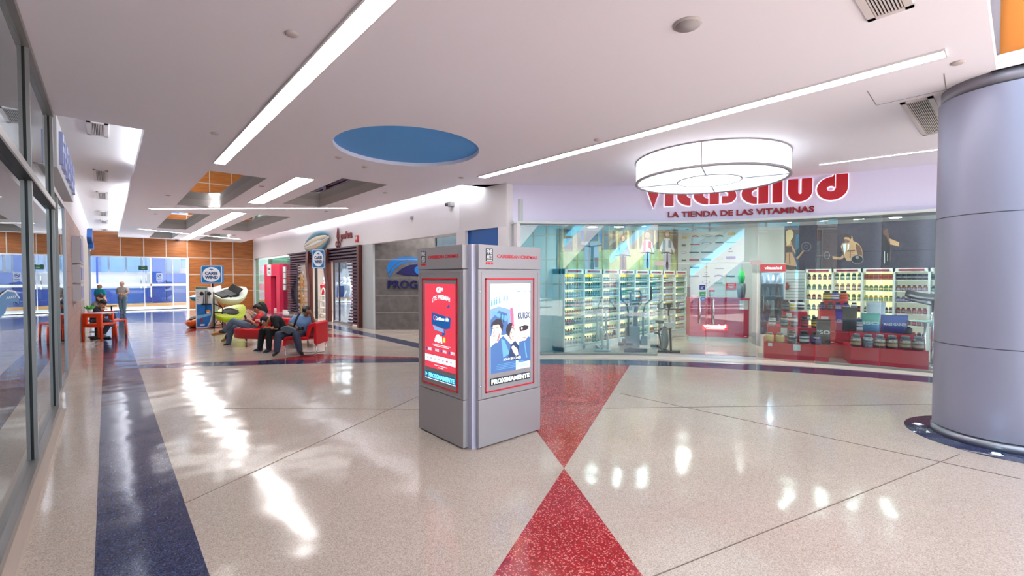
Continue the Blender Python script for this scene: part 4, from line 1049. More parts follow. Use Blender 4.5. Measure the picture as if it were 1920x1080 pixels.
# third figure
gp(gsk2, [(1252, 250), (1260, 170), (1300, 150), (1312, 200), (1330, 300), (1335, 480), (1250, 480)], 2); gp(gbk, [(1245, 200), (1290, 230), (1330, 330), (1320, 520), (1245, 520)], 3); gp(gsk, [(1320, 250), (1420, 290), (1415, 330), (1330, 310)], 2); gp(gsl, [(1270, 380), (1276, 380), (1276, 500), (1270, 500)], 4); gp(gsl, [(1300, 400), (1305, 400), (1305, 480), (1300, 480)], 4)
gm = mb.build('gym_mural'); tag(gm, 'black wall mural of gym weightlifters above the right-hand shelves', 'mural')
# slatwall panel
mb = MB(); ya, yb = z5(272, 560).y, z5(520, 560).y
mb.box((13.8, yb, 0), (13.84, ya, 1.92), mat('slatwall', (186, 200, 202), .5))
for k in range(22): mb.box((13.794, yb, .12 + k * .083), (13.8, ya, .135 + k * .083), mat('slat groove', (120, 132, 138), .6))
tag(mb.build('slatwall_panel'), 'pale grooved slatwall panel between the drinks fridge and lit shelves', 'panel')
mb = MB(); c = onX(1475, 537, 13.76); mb.lathe([(.0, -.1), (.05, -.08), (.06, 0), (.035, .07), (.05, .1), (0, .11)], c, mat('glove red', (150, 20, 34), .5), 12); tag(mb.build('boxing_glove'), 'dark red glove hanging on the pale slatwall panel', 'glove')
# fridge
fb = Vector((12.55, 4.22, 0)); fu = Vector((.62, -.78, 0)).normalized(); fn = Vector((-.78, -.62, 0)).normalized()
fr = empty('drinks_fridge', fb, 'tall white glass-door drinks fridge with red header beside the slatwall', 'fridge')
def fbox(u0, u1, d0, d1, z0, z1, m, mb=None):
    own = mb is None; mb = mb or MB()
    mb.obox(fb + fu * (u0 + u1) / 2 + fn * (d0 + d1) / 2 + Vector((0, 0, (z0 + z1) / 2)), fu * (u1 - u0) / 2, fn * (d1 - d0) / 2, (0, 0, (z1 - z0) / 2), m); return mb
frw = mat('fridge white', (226, 230, 234), .4)
mb = MB(); fbox(-.3, .3, -.55, -.5, 0, 2.1, frw, mb); fbox(-.3, -.26, -.5, 0, 0, 2.1, frw, mb); fbox(.26, .3, -.5, 0, 0, 2.1, frw, mb); fbox(-.3, .3, -.5, 0, 0, .3, frw, mb); fbox(-.3, .3, -.5, 0, 1.86, 2.1, frw, mb)
for k in range(4): fbox(-.26, .26, -.48, -.03, .62 + k * .32, .635 + k * .32, frw, mb)
mb.build('cabinet', fr)
fbox(-.29, .29, 0, .03, 1.9, 2.08, mat('fridge red', (206, 40, 62), .4, emit=.3)).build('header', fr)
text('header_text', 'vitasalud', fb - fu * .0 + fn * .031 + fu * .19 + Vector((0, 0, 1.95)), -fu if False else fu * 1, (0, 0, 1), .001, .001, white, .001, fr) if False else None
text('header_text', 'vitasalud', fb - fu * .2 + fn * .032 + Vector((0, 0, 1.95)), fu, (0, 0, 1), .4, .08, pm('header white', (255, 240, 244), .8), .002, fr, .03)
dr = fbox(-.28, .28, .0, .02, .32, 1.86, glass('fridge glass', (220, 232, 240), .06)).build('door', fr)
mb = MB(); mb.tube([fb - fu * .22 + fn * .05 + Vector((0, 0, .9)), fb - fu * .22 + fn * .05 + Vector((0, 0, 1.3))], .012, chrome, 8); mb.build('handle', dr)
for k in range(5):
    for j in range(4):
        mb = MB(); q_ = fb + fu * (-.19 + j * .125) - fn * .12 + Vector((0, 0, [.301, .636, .956, 1.276, 1.596][k])); c_ = [mat('drink blue', (60, 140, 190), .3), mat('drink blue', (1, 1, 1)), mat('drink clear', (186, 170, 170), .2), mat('drink clear', (1, 1, 1)), mat('drink clear', (1, 1, 1))][k]
        mb.lathe([(.036, 0), (.038, .12), (.015, .18), (.015, .21)], q_, c_, 12); o = mb.build('drink_bottle'); tag(o, '%s drink bottle on the %s shelf from the bottom inside the drinks fridge' % ('blue' if k < 2 else 'clear', ORD[k]), 'bottle', 'drink bottles in the fridge, %s shelf' % ORD[k])
light('fridge_lamp', 'POINT', fb - fn * .03 + Vector((0, 0, 1.8)), 6, (.9, .95, 1), .03)

# counter
ca, cb = Vector((12.07, 6.15, 0)), Vector((12.97, 4.93, 0)); cu = (cb - ca).normalized(); cn = Vector((-cu.y, cu.x, 0))
if cn.dot(EYE - ca) > 0: cn = -cn      # cn points away from the camera
cred = mat('counter red', (198, 22, 62), .35)
ct = empty('sales_counter', (ca + cb) / 2, 'red sales counter with a lit vitasalud logo behind the glass doors', 'counter')
L_ = (cb - ca).length
def cbx(u0, u1, d0, d1, z0, z1, m, mb=None):
    mb = mb or MB(); mb.obox(ca + cu * (u0 + u1) / 2 + cn * (d0 + d1) / 2 + Vector((0, 0, (z0 + z1) / 2)), cu * (u1 - u0) / 2, cn * (d1 - d0) / 2, (0, 0, (z1 - z0) / 2), m); return mb
cbx(0, L_, 0, .6, .11, 1.14, cred).build('front', ct); cbx(.02, L_ - .02, .02, .55, 0, .11, mat('counter plinth', (214, 226, 226), .4)).build('plinth', ct); cbx(-.01, L_ + .01, -.01, .62, 1.14, 1.18, cred).build('worktop', ct)
mb = cbx(.33, .98, -.004, 0, .29, .45, mat('logo glow', (236, 20, 34), .4, emit=.7)); mb.build('logo_backlight', ct)
text('logo_text', 'vitasalud', ca + cu * .36 - cn * .006 + Vector((0, 0, .365)), cu, (0, 0, 1), .58, .09, pm('logo white lit', (255, 245, 240), 2), .002, ct, .05)
cbx(.43, .9, -.006, -.004, .33, .34, pm('logo white lit', (1, 1, 1))).build('logo_line', ct)
cbx(L_ - .24, L_ - .02, -.004, -.001, .88, 1.13, mat('paper notice', (216, 214, 220), .6)).build('paper_notice', ct)
mb = cbx(.1, .45, .1, .4, 1.18, 1.26, mat('box pale', (210, 206, 204), .6)); tag(mb.build('counter_box'), 'low pale carton on the left end of the red counter', 'box')
mb = MB(); q = ca + cu * (L_ - .12) + cn * .3 + Vector((0, 0, 1.18))
mb.lathe([(.09, 0), (.11, .22), (.1, .4)], q, mat('vase grey', (110, 116, 118), .5), 16)
pg = mat('succulent green', (60, 200, 80), .5); v = mb.build('plant_pot'); tag(v, 'grey pot with bright green spiky plant on the right end of the counter', 'plant')
mb = MB()
for k in range(9):
    t = R(k * 40); d = Vector((math.cos(t), math.sin(t), 0)) * .05; mb.tube([q + d * .6 + Vector((0, 0, .38)), q + d * 1.3 + Vector((0, 0, .58)), q + d * .8 + Vector((0, 0, .72 + .05 * (k % 3)))], [.03, .028, .003], pg, 6)
mb.build('spiky_leaves', v)
# stickers and small posters
def wallsticker(name, pts, X, m, label, cat, extra=()):
    mb = MB(); mb.plate([onX(*p, X) for p in pts], (-1, 0, 0), .004, m)
    for m2, p2, l in extra: mb.plate([onX(*p, X) + Vector((-.004 * l, 0, 0)) for p in p2], (-1, 0, 0), .003, m2)
    tag(mb.build(name), label, cat)
def rp(x0, y0, x1, y1): return [(x0, y1), (x1, y1), (x1, y0), (x0, y0)]
wallsticker('wall_notice', rp(1361.5, 530.5, 1380.5, 542.5), 14.12, mat('notice red', (214, 50, 50), .5), 'small red wall notice behind the counter, right side', 'notice', [(mpale, rp(1365, 533, 1377, 534), 1), (mpale, rp(1365, 536, 1377, 537), 1), (mpale, rp(1368, 539, 1375, 540), 1)])
wallsticker('wall_picture', rp(1271, 535, 1296, 559), 14.1, mpale, 'white framed collage of pictures on the back wall left of the counter', 'picture', [(mshirt, rp(1273, 537, 1283, 547), 1), (mat('picture green', (110, 150, 90), .6), rp(1272.5, 536.5, 1279, 541), 2), (mat('picture grey', (150, 152, 160), .6), rp(1285, 538, 1295, 557), 1), (mdark, rp(1273, 550, 1283, 557), 1)])
def glasssticker(px0, py0, px1, py1, ang, m, label, ex=()):
    a0, z0 = ang_of(px0, py1, 9.9); a1, z1 = ang_of(px1, py0, 9.9); dz = z1 - z0
    p, q = AP(a0, 9.9, z0), AP(a1, 9.9, z0); n = (EYE - p); n.z = 0; n.normalize()
    mb = MB(); U = (q - p).normalized(); W = (q - p).length
    art(mb, p, U, (0, 0, 1), [(0, m, rect(0, 0, W, dz))] + [(1, m2, rect(W * a, dz * b, W * c, dz * d)) for m2, a, b, c, d in ex], .002, .001)
    tag(mb.build('door_sticker'), label, 'sticker')
glasssticker(1311.5, 534.5, 1322.5, 543.5, 0, mat('sticker blue', (30, 56, 150), .4), 'small blue sticker on the glass door, topmost of three', [(mpale, .2, .3, .6, .45), (mpale, .2, .6, .8, .7)])
glasssticker(1311.5, 547, 1323, 556, 0, mat('sticker green', (80, 170, 120), .4), 'small green sticker on the glass door under the blue one', [(mpale, .2, .4, .8, .5)])
glasssticker(1314, 557, 1322, 564, 0, mat('sticker sky', (60, 150, 210), .4), 'small sky blue sticker on the glass door, lowest of three', [(mpale, .2, .4, .8, .6)])
glasssticker(1329, 539, 1340.5, 546.5, 0, mat('sticker white pink', (240, 220, 228), .4), 'small white and pink sticker on the right glass door leaf', [(mred, .0, 0, 1, .3)])

# ---------------------------------------------------------------- shelving and bottles
shelfw = mat('shelf white', (222, 232, 230), .5); backlit = mat('shelf back light', (255, 246, 190), .5, emit=.8); backyel = mat('shelf yellow header', (255, 214, 60), .5, emit=.8)
labelr = mat('shelf red label', (156, 42, 58), .5)
SPAL = {'white': (232, 232, 236), 'pale blue': (176, 200, 222), 'green': (60, 130, 96), 'teal': (64, 134, 140), 'amber': (176, 112, 50), 'red': (190, 40, 46), 'dark': (40, 40, 48), 'violet': (110, 84, 150), 'silver': (170, 172, 180), 'yellow': (226, 196, 64)}
def bottle_mesh(nm, body, cap, r, h, kind):
    mb = MB(); bm_ = mat('plastic ' + body, SPAL[body], .35); cm_ = mat('cap ' + cap, SPAL[cap], .4)
    if kind == 'box': mb.box((-r, -r * .6, 0), (r, r * .6, h), bm_); mb.box((-r * 1.01, -r * .61, h * .25), (r * 1.01, r * .61, h * .55), cm_)
    else:
        mb.lathe([(0, 0), (r * .95, 0), (r, .01), (r, h * .7), (r * .62, h * .8)], (0, 0, 0), bm_, 10)
        mb.lathe([(r * 1.01, h * .15), (r * 1.01, h * .5)], (0, 0, 0), mat('bottle label ' + cap, tuple((a + 235) // 2 for a in SPAL[cap]), .5), 10)
        mb.lathe([(r * .66, h * .8), (r * .68, h), (0, h)], (0, 0, 0), cm_, 10)
    return mb.mesh(nm)
BM = {}
count = [0]; stuff = []
def put(loc, body, cap, r, h, kind, label, group, rz=0, indiv=True):
    key = (body, cap, r, h, kind)
    if key not in BM: BM[key] = bottle_mesh('supplement_bottle', *key)
    if indiv and count[0] < 262:
        count[0] += 1
        o = bpy.data.objects.new('supplement_box' if kind == 'box' else 'supplement_bottle', BM[key]); COL.objects.link(o); o.location = loc; o.rotation_euler.z = rz
        tag(o, label, 'box' if kind == 'box' else 'bottle', group)
    else: stuff.append((loc, key, rz))
BZ = [1.65, 1.47, 1.27, 1.04, .83, .62, .38, .13]
YF, BW = 7.12, .7275
lsh = []
for b in range(8):
    x0 = 7.96 + b * BW; x1 = x0 + BW
    t = empty('shelf_unit', ((x0 + x1) / 2, 7.3, 0), 'white backlit shelf unit of supplement bottles, %s from the left under the cycling mural' % ORD[b], 'shelf', 'lit shelf units under the cycling mural')
    mb = MB(); mb.box((x0, YF, 0), (x0 + .025, 7.49, 1.95), shelfw); mb.box((x1 - .025, YF, 0), (x1, 7.49, 1.95), shelfw); mb.box((x0, YF, 1.83), (x1, 7.49, 1.95), shelfw); mb.box((x0, YF, 0), (x1, 7.49, .1), shelfw); mb.build('frame', t)
    mb = MB(); mb.box((x0 + .025, 7.44, .1), (x1 - .025, 7.48, 1.83), backlit); mb.build('light_panel', t)
    for z in BZ:
        mb = MB(); mb.box((x0 + .025, YF + .01, z - .018), (x1 - .025, 7.44, z), shelfw); mb.build('shelf', t)
    if b != 2: mb = MB(); mb.box((x0 + .03, 7.42, 1.75), (x1 - .03, 7.44, 1.83), backyel); mb.build('yellow_header', t)
    mb = MB(); mb.box((x0 + .12, YF - .008, 1.87), (x1 - .12, YF, 1.92), labelr); mb.build('label_strip', t)
# right-hand lit shelves, wall x = 13.8
RB = [3.76, 3.16, 2.57, 1.98, 1.38, .78, .18]
RZ = [1.70, 1.44, 1.19, .93, .66, .38]
for b in range(6):
    y1, y0 = RB[b], RB[b + 1]
    t = empty('shelf_unit', (13.6, (y0 + y1) / 2, 0), 'white backlit shelf unit of jars, %s from the left under the gym mural' % ORD[b], 'shelf', 'lit shelf units under the gym mural')
    mb = MB(); mb.box((13.45, y0, 0), (13.83, y0 + .02, 1.96), shelfw); mb.box((13.45, y1 - .02, 0), (13.83, y1, 1.96), shelfw); mb.box((13.45, y0, 1.87), (13.83, y1, 1.96), shelfw); mb.box((13.45, y0, 0), (13.83, y1, .1), shelfw); mb.build('frame', t)
    mb = MB(); mb.box((13.78, y0 + .02, .1), (13.82, y1 - .02, 1.87), backlit if b < 3 else mat('shelf back plain', (222, 222, 200), .5, emit=.35)); mb.build('light_panel', t)
    for z in RZ: mb = MB(); mb.box((13.46, y0 + .02, z - .018), (13.78, y1 - .02, z), shelfw); mb.build('shelf', t)
    mb = MB(); mb.box((13.443, y0 + .08, 1.895), (13.45, y1 - .08, 1.94), labelr); mb.build('label_strip', t)
# left bottles: style per bay and row (from the photo)
LST = [[('white', 'silver'), ('pale blue', 'silver'), ('pale blue', 'white'), ('green', 'red'), ('red', 'yellow'), ('red', 'dark'), ('amber', 'teal'), ('white', 'silver')],
       [('teal', 'green'), ('green', 'teal'), ('green', 'dark'), ('amber', 'white'), ('pale blue', 'dark'), ('white', 'silver'), ('pale blue', 'white'), ('white', 'amber')],
       [('silver', 'white'), ('white', 'red'), ('white', 'violet'), ('silver', 'amber'), ('dark', 'amber'), ('amber', 'white'), ('amber', 'white'), ('red', 'amber')],
       [('silver', 'teal'), ('teal', 'dark'), ('teal', 'green'), ('violet', 'silver'), ('silver', 'violet'), ('silver', 'dark'), ('green', 'red'), ('teal', 'amber')]]
RST = [[('red', 'green'), ('green', 'dark'), ('dark', 'red'), ('teal', 'silver'), ('green', 'white'), ('dark', 'white')], [('green', 'white'), ('amber', 'white'), ('green', 'yellow'), ('dark', 'red'), ('red', 'white'), ('red', 'white')],
       [('amber', 'red'), ('green', 'yellow'), ('yellow', 'green'), ('dark', 'silver'), ('dark', 'silver'), ('silver', 'red')], [('dark', 'silver'), ('amber', 'violet'), ('violet', 'silver'), ('red', 'dark'), ('red', 'dark'), ('dark', 'red')],
       [('teal', 'dark'), ('dark', 'teal'), ('dark', 'silver'), ('dark', 'silver'), ('red', 'dark'), ('dark', 'silver')], [('dark', 'silver')] * 6]
ZN = ['top', 'second', 'third', 'fourth', 'fifth', 'sixth', 'seventh', 'bottom']
def bay_left(b, indiv):
    for r, z in enumerate(BZ):
        n = 8 if r < 6 else 7; st = LST[b % 4][r]; body, cap = st if b < 4 else (random.choice(['white', 'silver', 'pale blue', 'amber', 'teal', 'green']), st[1])
        half = random.random() < .5
        for k in range(n):
            bo = body if not (half and k > n // 2) else random.Random(b * 10 + r).choice(['white', 'silver', 'pale blue', 'teal'])
            hgt = .135 if r not in (3, 7) else .16
            if z == 1.65: hgt = .11
            put((7.96 + b * BW + .06 + k * (BW - .1) / (n - 1) * .98, YF + .1, z + .0005), bo, cap, .036, hgt, 'bot', '%s supplement bottle with %s label, %s shelf, %s left unit' % (bo, cap, ZN[r], ORD[b]), 'bottles on the lit left shelves', indiv=indiv)
def bay_right(b, indiv):
    for r, z in enumerate(RZ):
        n = 5 if b < 2 else 6; body, cap = RST[b][r]; kind = 'box' if (b >= 2 and r == 0) or (b, r) == (1, 3) else 'bot'
        for k in range(n):
            hgt = .16 if b == 1 and r < 3 else .13
            yy = RB[b] - .07 - k * (.6 - .14) / (n - 1)
            put((13.56, yy, z + .0005), body, cap, .042, hgt, kind, '%s supplement %s with %s %s, %s shelf, %s unit under gym mural' % (body, 'carton' if kind == 'box' else 'jar', cap, 'band' if kind == 'box' else 'label', ZN[r], ORD[b]), 'products on the lit right shelves', R(90), indiv)
for b in (0, 1): bay_left(b, True)
for b in (0, 1, 2): bay_right(b, True)
bay_left(2, True); bay_left(3, False); bay_right(3, False); bay_right(4, False)
for b in (4, 5, 6, 7): bay_left(b, False)
vs, fs, mi, mats_ = [], [], [], []
for loc, key, rz in stuff:
    me = BM[key]; o = len(vs); c, s = math.cos(rz), math.sin(rz)
    for v in me.vertices: vs.append((loc[0] + v.co.x * c - v.co.y * s, loc[1] + v.co.x * s + v.co.y * c, loc[2] + v.co.z))
    for p in me.polygons:
        m = me.materials[p.material_index]
        if m not in mats_: mats_.append(m)
        fs.append([o + i for i in p.vertices]); mi.append(mats_.index(m))
me = bpy.data.meshes.new('supplement_bottles'); me.from_pydata(vs, [], fs)
for m in mats_: me.materials.append(m)
for p, k in zip(me.polygons, mi): p.material_index = k; p.use_smooth = True
o = bpy.data.objects.new('supplement_bottles', me); COL.objects.link(o); tag(o, 'remaining small supplement bottles on the far lit shelves behind the exercise machines', 'bottles', kind='stuff')
# ================================================================== PRODUCT TABLES IN THE VITAMIN SHOP
tred = mat('display red', (206, 18, 46), .35); paper = mat('price card', (208, 214, 218), .6)
def frame2(a, b):
    a, b = Vector((a[0], a[1], 0)), Vector((b[0], b[1], 0)); u = (b - a).normalized(); n = Vector((-u.y, u.x, 0))
    if n.dot(EYE - a) > 0: n = -n
    return a, u, n, (b - a).length
def tiered(name, a, b, tiers, label, cards=()):
    a, u, n, L = frame2(a, b)
    t = empty(name, a + u * L / 2 + n * .5, label, 'table')
    for (u0, u1, d0, d1, z0, z1) in tiers:
        mb = MB(); mb.obox(a + u * (u0 + u1) / 2 * L + n * (d0 + d1) / 2 + Vector((0, 0, (z0 + z1) / 2)), u * (u1 - u0) / 2 * L, n * (d1 - d0) / 2, (0, 0, (z1 - z0) / 2), tred); mb.build('tier', t)
    for (uu, d, z, w, h) in cards:
        mb = MB(); mb.obox(a + u * uu * L + n * (d - .004) + Vector((0, 0, z)), u * w / 2, n * .003, (0, 0, h / 2), paper)
        mb.build('price_card', t)
    return a, u, n, L
T1 = tiered('display_table', (10.633, 3.728), (11.031, 2.63), [(0, 1, 0, 1.1, 0, .345), (.06, .94, .34, 1.1, .346, .66), (.32, .72, .66, 1.1, .661, .98)], 'three stepped red display table stacked with black tubs, left of the red central stand', [(.52, 0, .27, .13, .13), (.1, 0, .3, .08, .07), (.42, .66, .9, .1, .1), (.33, .34, .56, .12, .16)])
T2 = tiered('display_table', (11.157, 2.289), (11.615, 1.174), [(0, 1, 0, 1.0, 0, .345), (.1, .9, .3, 1.0, .346, .62)], 'two stepped red display table with protein tubs and foil bags, nearest the silver column')
T3 = tiered('display_table', (11.75, 3.05), (12.06, 2.2), [(0, 1, 0, .7, 0, .55), (.1, .85, .25, .7, .551, 1.02), (.2, .7, .4, .7, 1.021, 1.22)], 'tall red display stand further back between the two stepped red tables', [(.2, .25, .8, .14, .14)])
def tubmesh(nm, body, lid, lab, r, h, shape='tub'):
    mb = MB(); bm_, lm_, cm_ = mat('tub ' + body, {'black': (24, 24, 30), 'gold': (206, 176, 116), 'white': (228, 228, 230), 'purple': (70, 44, 140), 'blue': (40, 70, 150), 'amber': (200, 110, 50), 'smoke': (92, 84, 84), 'clear': (160, 160, 170)}[body], .3), mat('lid ' + lid, {'black': (20, 20, 24), 'gold': (196, 166, 110), 'grey': (120, 120, 128), 'blue': (40, 70, 140)}[lid], .4), mat('tub label ' + lab, {'white': (214, 214, 220), 'yellow': (210, 186, 60), 'grey': (110, 116, 130), 'teal': (90, 140, 156), 'red': (190, 50, 60), 'gold': (214, 184, 124), 'purple': (90, 60, 150), 'tan': (190, 160, 130), 'black': (30, 30, 34)}[lab], .4)
    mb.lathe([(r * .92, 0), (r, .012), (r, h * .68), (r * .93, h * .74), (r * .62, h * .8)], (0, 0, 0), bm_, 20)
    mb.lathe([(r * 1.012, h * .18), (r * 1.012, h * .32), (r * 1.012, h * .6)], (0, 0, 0), cm_, 20, cap=False)
    mb.lathe([(r * 1.018, h * .38), (r * 1.018, h * .46)], (0, 0, 0), bm_ if lab != 'white' else lm_, 20, cap=False)
    mb.lathe([(r * .7, h * .8), (r * .72, h * .98), (r * .66, h)], (0, 0, 0), lm_, 20)
    return mb.mesh(nm)
TM = {}
def tub(T, uu, d, z, body, lid, lab, r, h, label, group=None):
    key = (body, lid, lab, r, h)
    if key not in TM: TM[key] = tubmesh('supplement_tub', *key)
    a, u, n, L = T; p = a + u * uu * L + n * d + Vector((0, 0, z + .0008))
    o = bpy.data.objects.new('supplement_tub', TM[key]); COL.objects.link(o); o.location = p; o.rotation_euler.z = random.uniform(0, 3)
    tag(o, label, 'tub', group); return o, p
def tub_text(s, T, uu, d, z, w, h, r, m, tb):
    a, u, n, L = T; p = a + u * (uu * L) + n * d
    sw_ = w / r
    def bd(x, y, c):
        t = (x - .5) * sw_; return p + u * math.sin(t) * (r * 1.03 + c) - n * math.cos(t) * (r * 1.03 + c) + Vector((0, 0, z + y))
    o = text('label_text', s, (0, 0, 0), (1, 0, 0), (0, 0, 1), 1, h, m, .003, None, .03, bend=bd)
    rz = tb.rotation_euler.z; o.parent = tb; o.matrix_parent_inverse = tb.matrix_basis.inverted()
tw = mat('tub text white', (240, 238, 240), .4)
GT = 'tubs on the three stepped red table'
for k, uu in enumerate((.09, .26)):
    tub(T1, uu, .14, .346, 'gold', 'grey', 'gold', .085, .2, 'gold tub on the front step of the red table, %s from the left' % ORD[k])
for k, uu in enumerate((.45, .64, .82)):
    o, p = tub(T1, uu, .14, .346, 'black', 'black', ('grey', 'white', 'purple')[k], .092, .27, 'large black tub with %s label on the front step of the three stepped table' % ('grey', 'white', 'purple')[k])
    tub_text('MASS', T1, uu, .14, .346 + .13, .1, .03, .092, tw, o)
for k, uu in enumerate((.14, .34, .5, .66, .83)):
    o, p = tub(T1, uu, .47, .661, ('clear', 'black', 'black', 'black', 'black')[k], ('black', 'black', 'grey', 'black', 'black')[k], ('white', 'teal', 'grey', 'red', 'yellow')[k], .075, .235, '%s tub with %s label on the middle step of the three stepped table' % (('clear', 'black', 'black', 'black', 'black')[k], ('white', 'teal', 'grey', 'red', 'yellow')[k]))
for k, uu in enumerate((.37, .49, .61)):
    tub(T1, uu, .85, .981, ('black', 'white', 'white')[k], 'black', ('grey', 'yellow', 'black')[k], .08, .26, '%s tub with %s label on the top step of the three stepped table' % (('black', 'white', 'white')[k], ('grey', 'yellow', 'black')[k]))
for k, uu in enumerate((.28, .45, .62)):
    tub(T3, uu, .55, 1.221, ('black', 'blue', 'amber')[k], 'black', ('yellow', 'white', 'red')[k], .08, .22, '%s tub with %s label on top of the tall red stand' % (('black', 'blue', 'amber')[k], ('yellow', 'white', 'red')[k]))
for k, uu in enumerate((.16, .32, .48, .64, .8)):
    tub(T3, uu, .32, 1.021 if False else 1.021, ('black', 'black', 'purple', 'purple', 'white')[k], 'black', ('purple', 'grey', 'white', 'white', 'grey')[k], .06, .17, '%s tub with %s label, middle step of the tall red stand, %s from left' % (('black', 'black', 'purple', 'purple', 'white')[k], ('purple', 'grey', 'white', 'white', 'grey')[k], ORD[k]))
for k, uu in enumerate((.09, .25, .41, .57, .74, .9)):
    o, p = tub(T2, uu, .14, .346, 'clear' if k == 1 else 'smoke', 'grey', 'tan' if k != 1 else 'grey', .088, .26, '%s tub with %s label, %s from left, front of column side table' % ('clear' if k == 1 else 'smoky', 'grey' if k == 1 else 'tan', ORD[k]))
    tub_text('NITRO' if k != 1 else 'WHEY', T2, uu, .14, .346 + .14, .13, .038, .088, tw, o)
tub(T2, .2, .5, .621, 'clear', 'blue', 'white', .08, .26, 'clear tub with blue lid and white label on the rear step, left end')
tub(T2, .93 - .1, .5, .621, 'black', 'black', 'black', .09, .14, 'low black tub on the rear step of the table nearest the column')
def bag(T, uu, d, z, w, h, m1, m2, label, txt=None, tilt=0.0):
    a, u, n, L = T; c = a + u * uu * L + n * d + Vector((0, 0, z + .001)); V = Vector((0, 0, 1))
    rings = []
    for k in range(9):
        t = k / 8; th = .055 * math.sin(math.pi * min(1, t * 1.15 + .08)) ** .6 * (1 - .9 * max(0, t - .75) / .25) + .004
        ww = w / 2 * (1 - .06 * math.sin(math.pi * t)); r_ = []
        for j in range(16):
            s_ = 2 * math.pi * j / 16; cx = math.cos(s_); sy = math.sin(s_)
            r_.append(c + V * h * t + u * (ww * (abs(cx) ** .6) * (1 if cx > 0 else -1) + tilt * t) + n * (th * (abs(sy) ** .9) * (1 if sy > 0 else -1)) + u * random.uniform(-.003, .003))
        rings.append(r_)
    mb = MB(); mb.loft(rings[:5], m1, True); mb.loft(rings[4:], m2, True)
    o = mb.build('foil_bag'); tag(o, label, 'bag')
    if txt:
        tm = mat('bag text', (236, 236, 244), .4)
        text('label_text', txt, c + V * h * .42 - u * w * .42 + u * tilt * .4 - n * .062, u, V, w * .84, h * .16, tm, .003, o, .03)
    mb = MB(); mb.obox(c + V * (h * .97) + u * tilt, u * w / 2, n * .004, V * .02, m2); mb.build('seal', o)
foil = lambda n_, c: mat('foil ' + n_, c, .28, .35)
bag(T1, .93, .2, .346, .26, .52, foil('black', (38, 42, 46)), foil('dark', (50, 44, 50)), 'big black foil bag standing at the right end of the three stepped table', 'ISO')
bag(T3, .58, .1, .551, .34, .48, foil('rose', (196, 120, 150)), foil('violet', (82, 60, 160)), 'violet and pink foil bag on the tall red stand', 'GROWTH')
bag(T2, .05, .48, .621, .26, .5, foil('black', (38, 42, 46)), foil('brown', (96, 84, 76)), 'dark foil bag on the rear step at the left end of the column side table')
bag(T2, .34, .46, .621, .32, .38, foil('sky', (70, 150, 200)), foil('sky yellow', (120, 180, 170)), 'sky blue foil bag on the rear step of the column side table', 'ISO')
bag(T2, .66, .46, .621, .44, .36, foil('royal', (52, 66, 160)), foil('royal light', (110, 120, 190)), 'wide blue and violet MASS GAINER foil bag on the rear step', 'MASS GAINER')
bag(T2, .48, .85, .621, .34, .62, foil('silver', (176, 182, 196)), foil('silver light', (200, 206, 216)), 'crumpled silver foil bag standing tallest behind the blue bags', 'WHEY')
# glass table with dark tub and black chair beside the column
q = onX(1735, 590, 12.0)
t = empty('glass_side_table', (12.0, q.y, 0), 'small round glass table behind the protein tubs beside the silver column', 'table')
mb = MB(); mb.lathe([(.26, 0), (.27, .01), (.26, .02)], (12.0, q.y, .88), mat('table glass', (170, 210, 206), .08), 28); mb.build('tabletop', t)
mb = MB(); mb.tube([(12.0, q.y, .02), (12.0, q.y, .88)], .022, chrome); mb.lathe([(.17, 0), (.17, .015), (.03, .03)], (12, q.y, 0), chrome, 20); mb.build('pedestal', t)
q = Vector((12.55, 1.22, 0))
t = empty('salon_chair', q, 'black curved seat on a chrome post between the gym shelves and column', 'chair')
mb = MB(); rings = []
for k in range(9):
    s_ = -.42 + .84 * k / 8; r_ = []
    for j in range(12):
        a = 2 * math.pi * j / 12; r_.append(Vector((q.x + .26 * math.cos(a) * (1 - (s_ / .5) ** 2 * .5), q.y - s_, 1.34 + .28 * (s_ / .42) ** 2 * (.3 if s_ < 0 else 1) + .05 * math.sin(a) + .05 * math.cos(a))))
    rings.append(r_)
mb.loft(rings, mat('chair black', (34, 36, 42), .4)); mb.build('seat', t)
mb = MB(); mb.tube([q + Vector((0, 0, .03)), q + Vector((0, 0, 1.32))], .03, chrome); mb.lathe([(.28, 0), (.28, .02), (.05, .04)], q, chrome, 24); mb.build('post', t)
mb = MB(); mb.tube([q + Vector((-.26, .4, 1.3)), q + Vector((-.3, 0, 1.2)), q + Vector((-.26, -.4, 1.42))], .016, black, 8); mb.build('armrest', t)
mb = MB(); mb.lathe([(.1, 0), (.12, .02), (.12, .3), (.09, .33), (.08, .4)], (11.66, .86, 0), mat('bin black', (30, 30, 34), .4), 20); tag(mb.build('floor_tub'), 'big black tub on the shop floor between red table and silver column', 'tub')

# ================================================================== EXERCISE MACHINES
greym = mat('machine grey', (150, 150, 160), .4, .3); whitem = mat('machine white', (214, 218, 224), .4); dkm = mat('machine dark', (52, 54, 62), .45); mauve = mat('machine mauve', (120, 100, 116), .45)
def rel(base, D):
    def f(px, py, dd=0.0): return atD(px, py, D + dd)
    return f
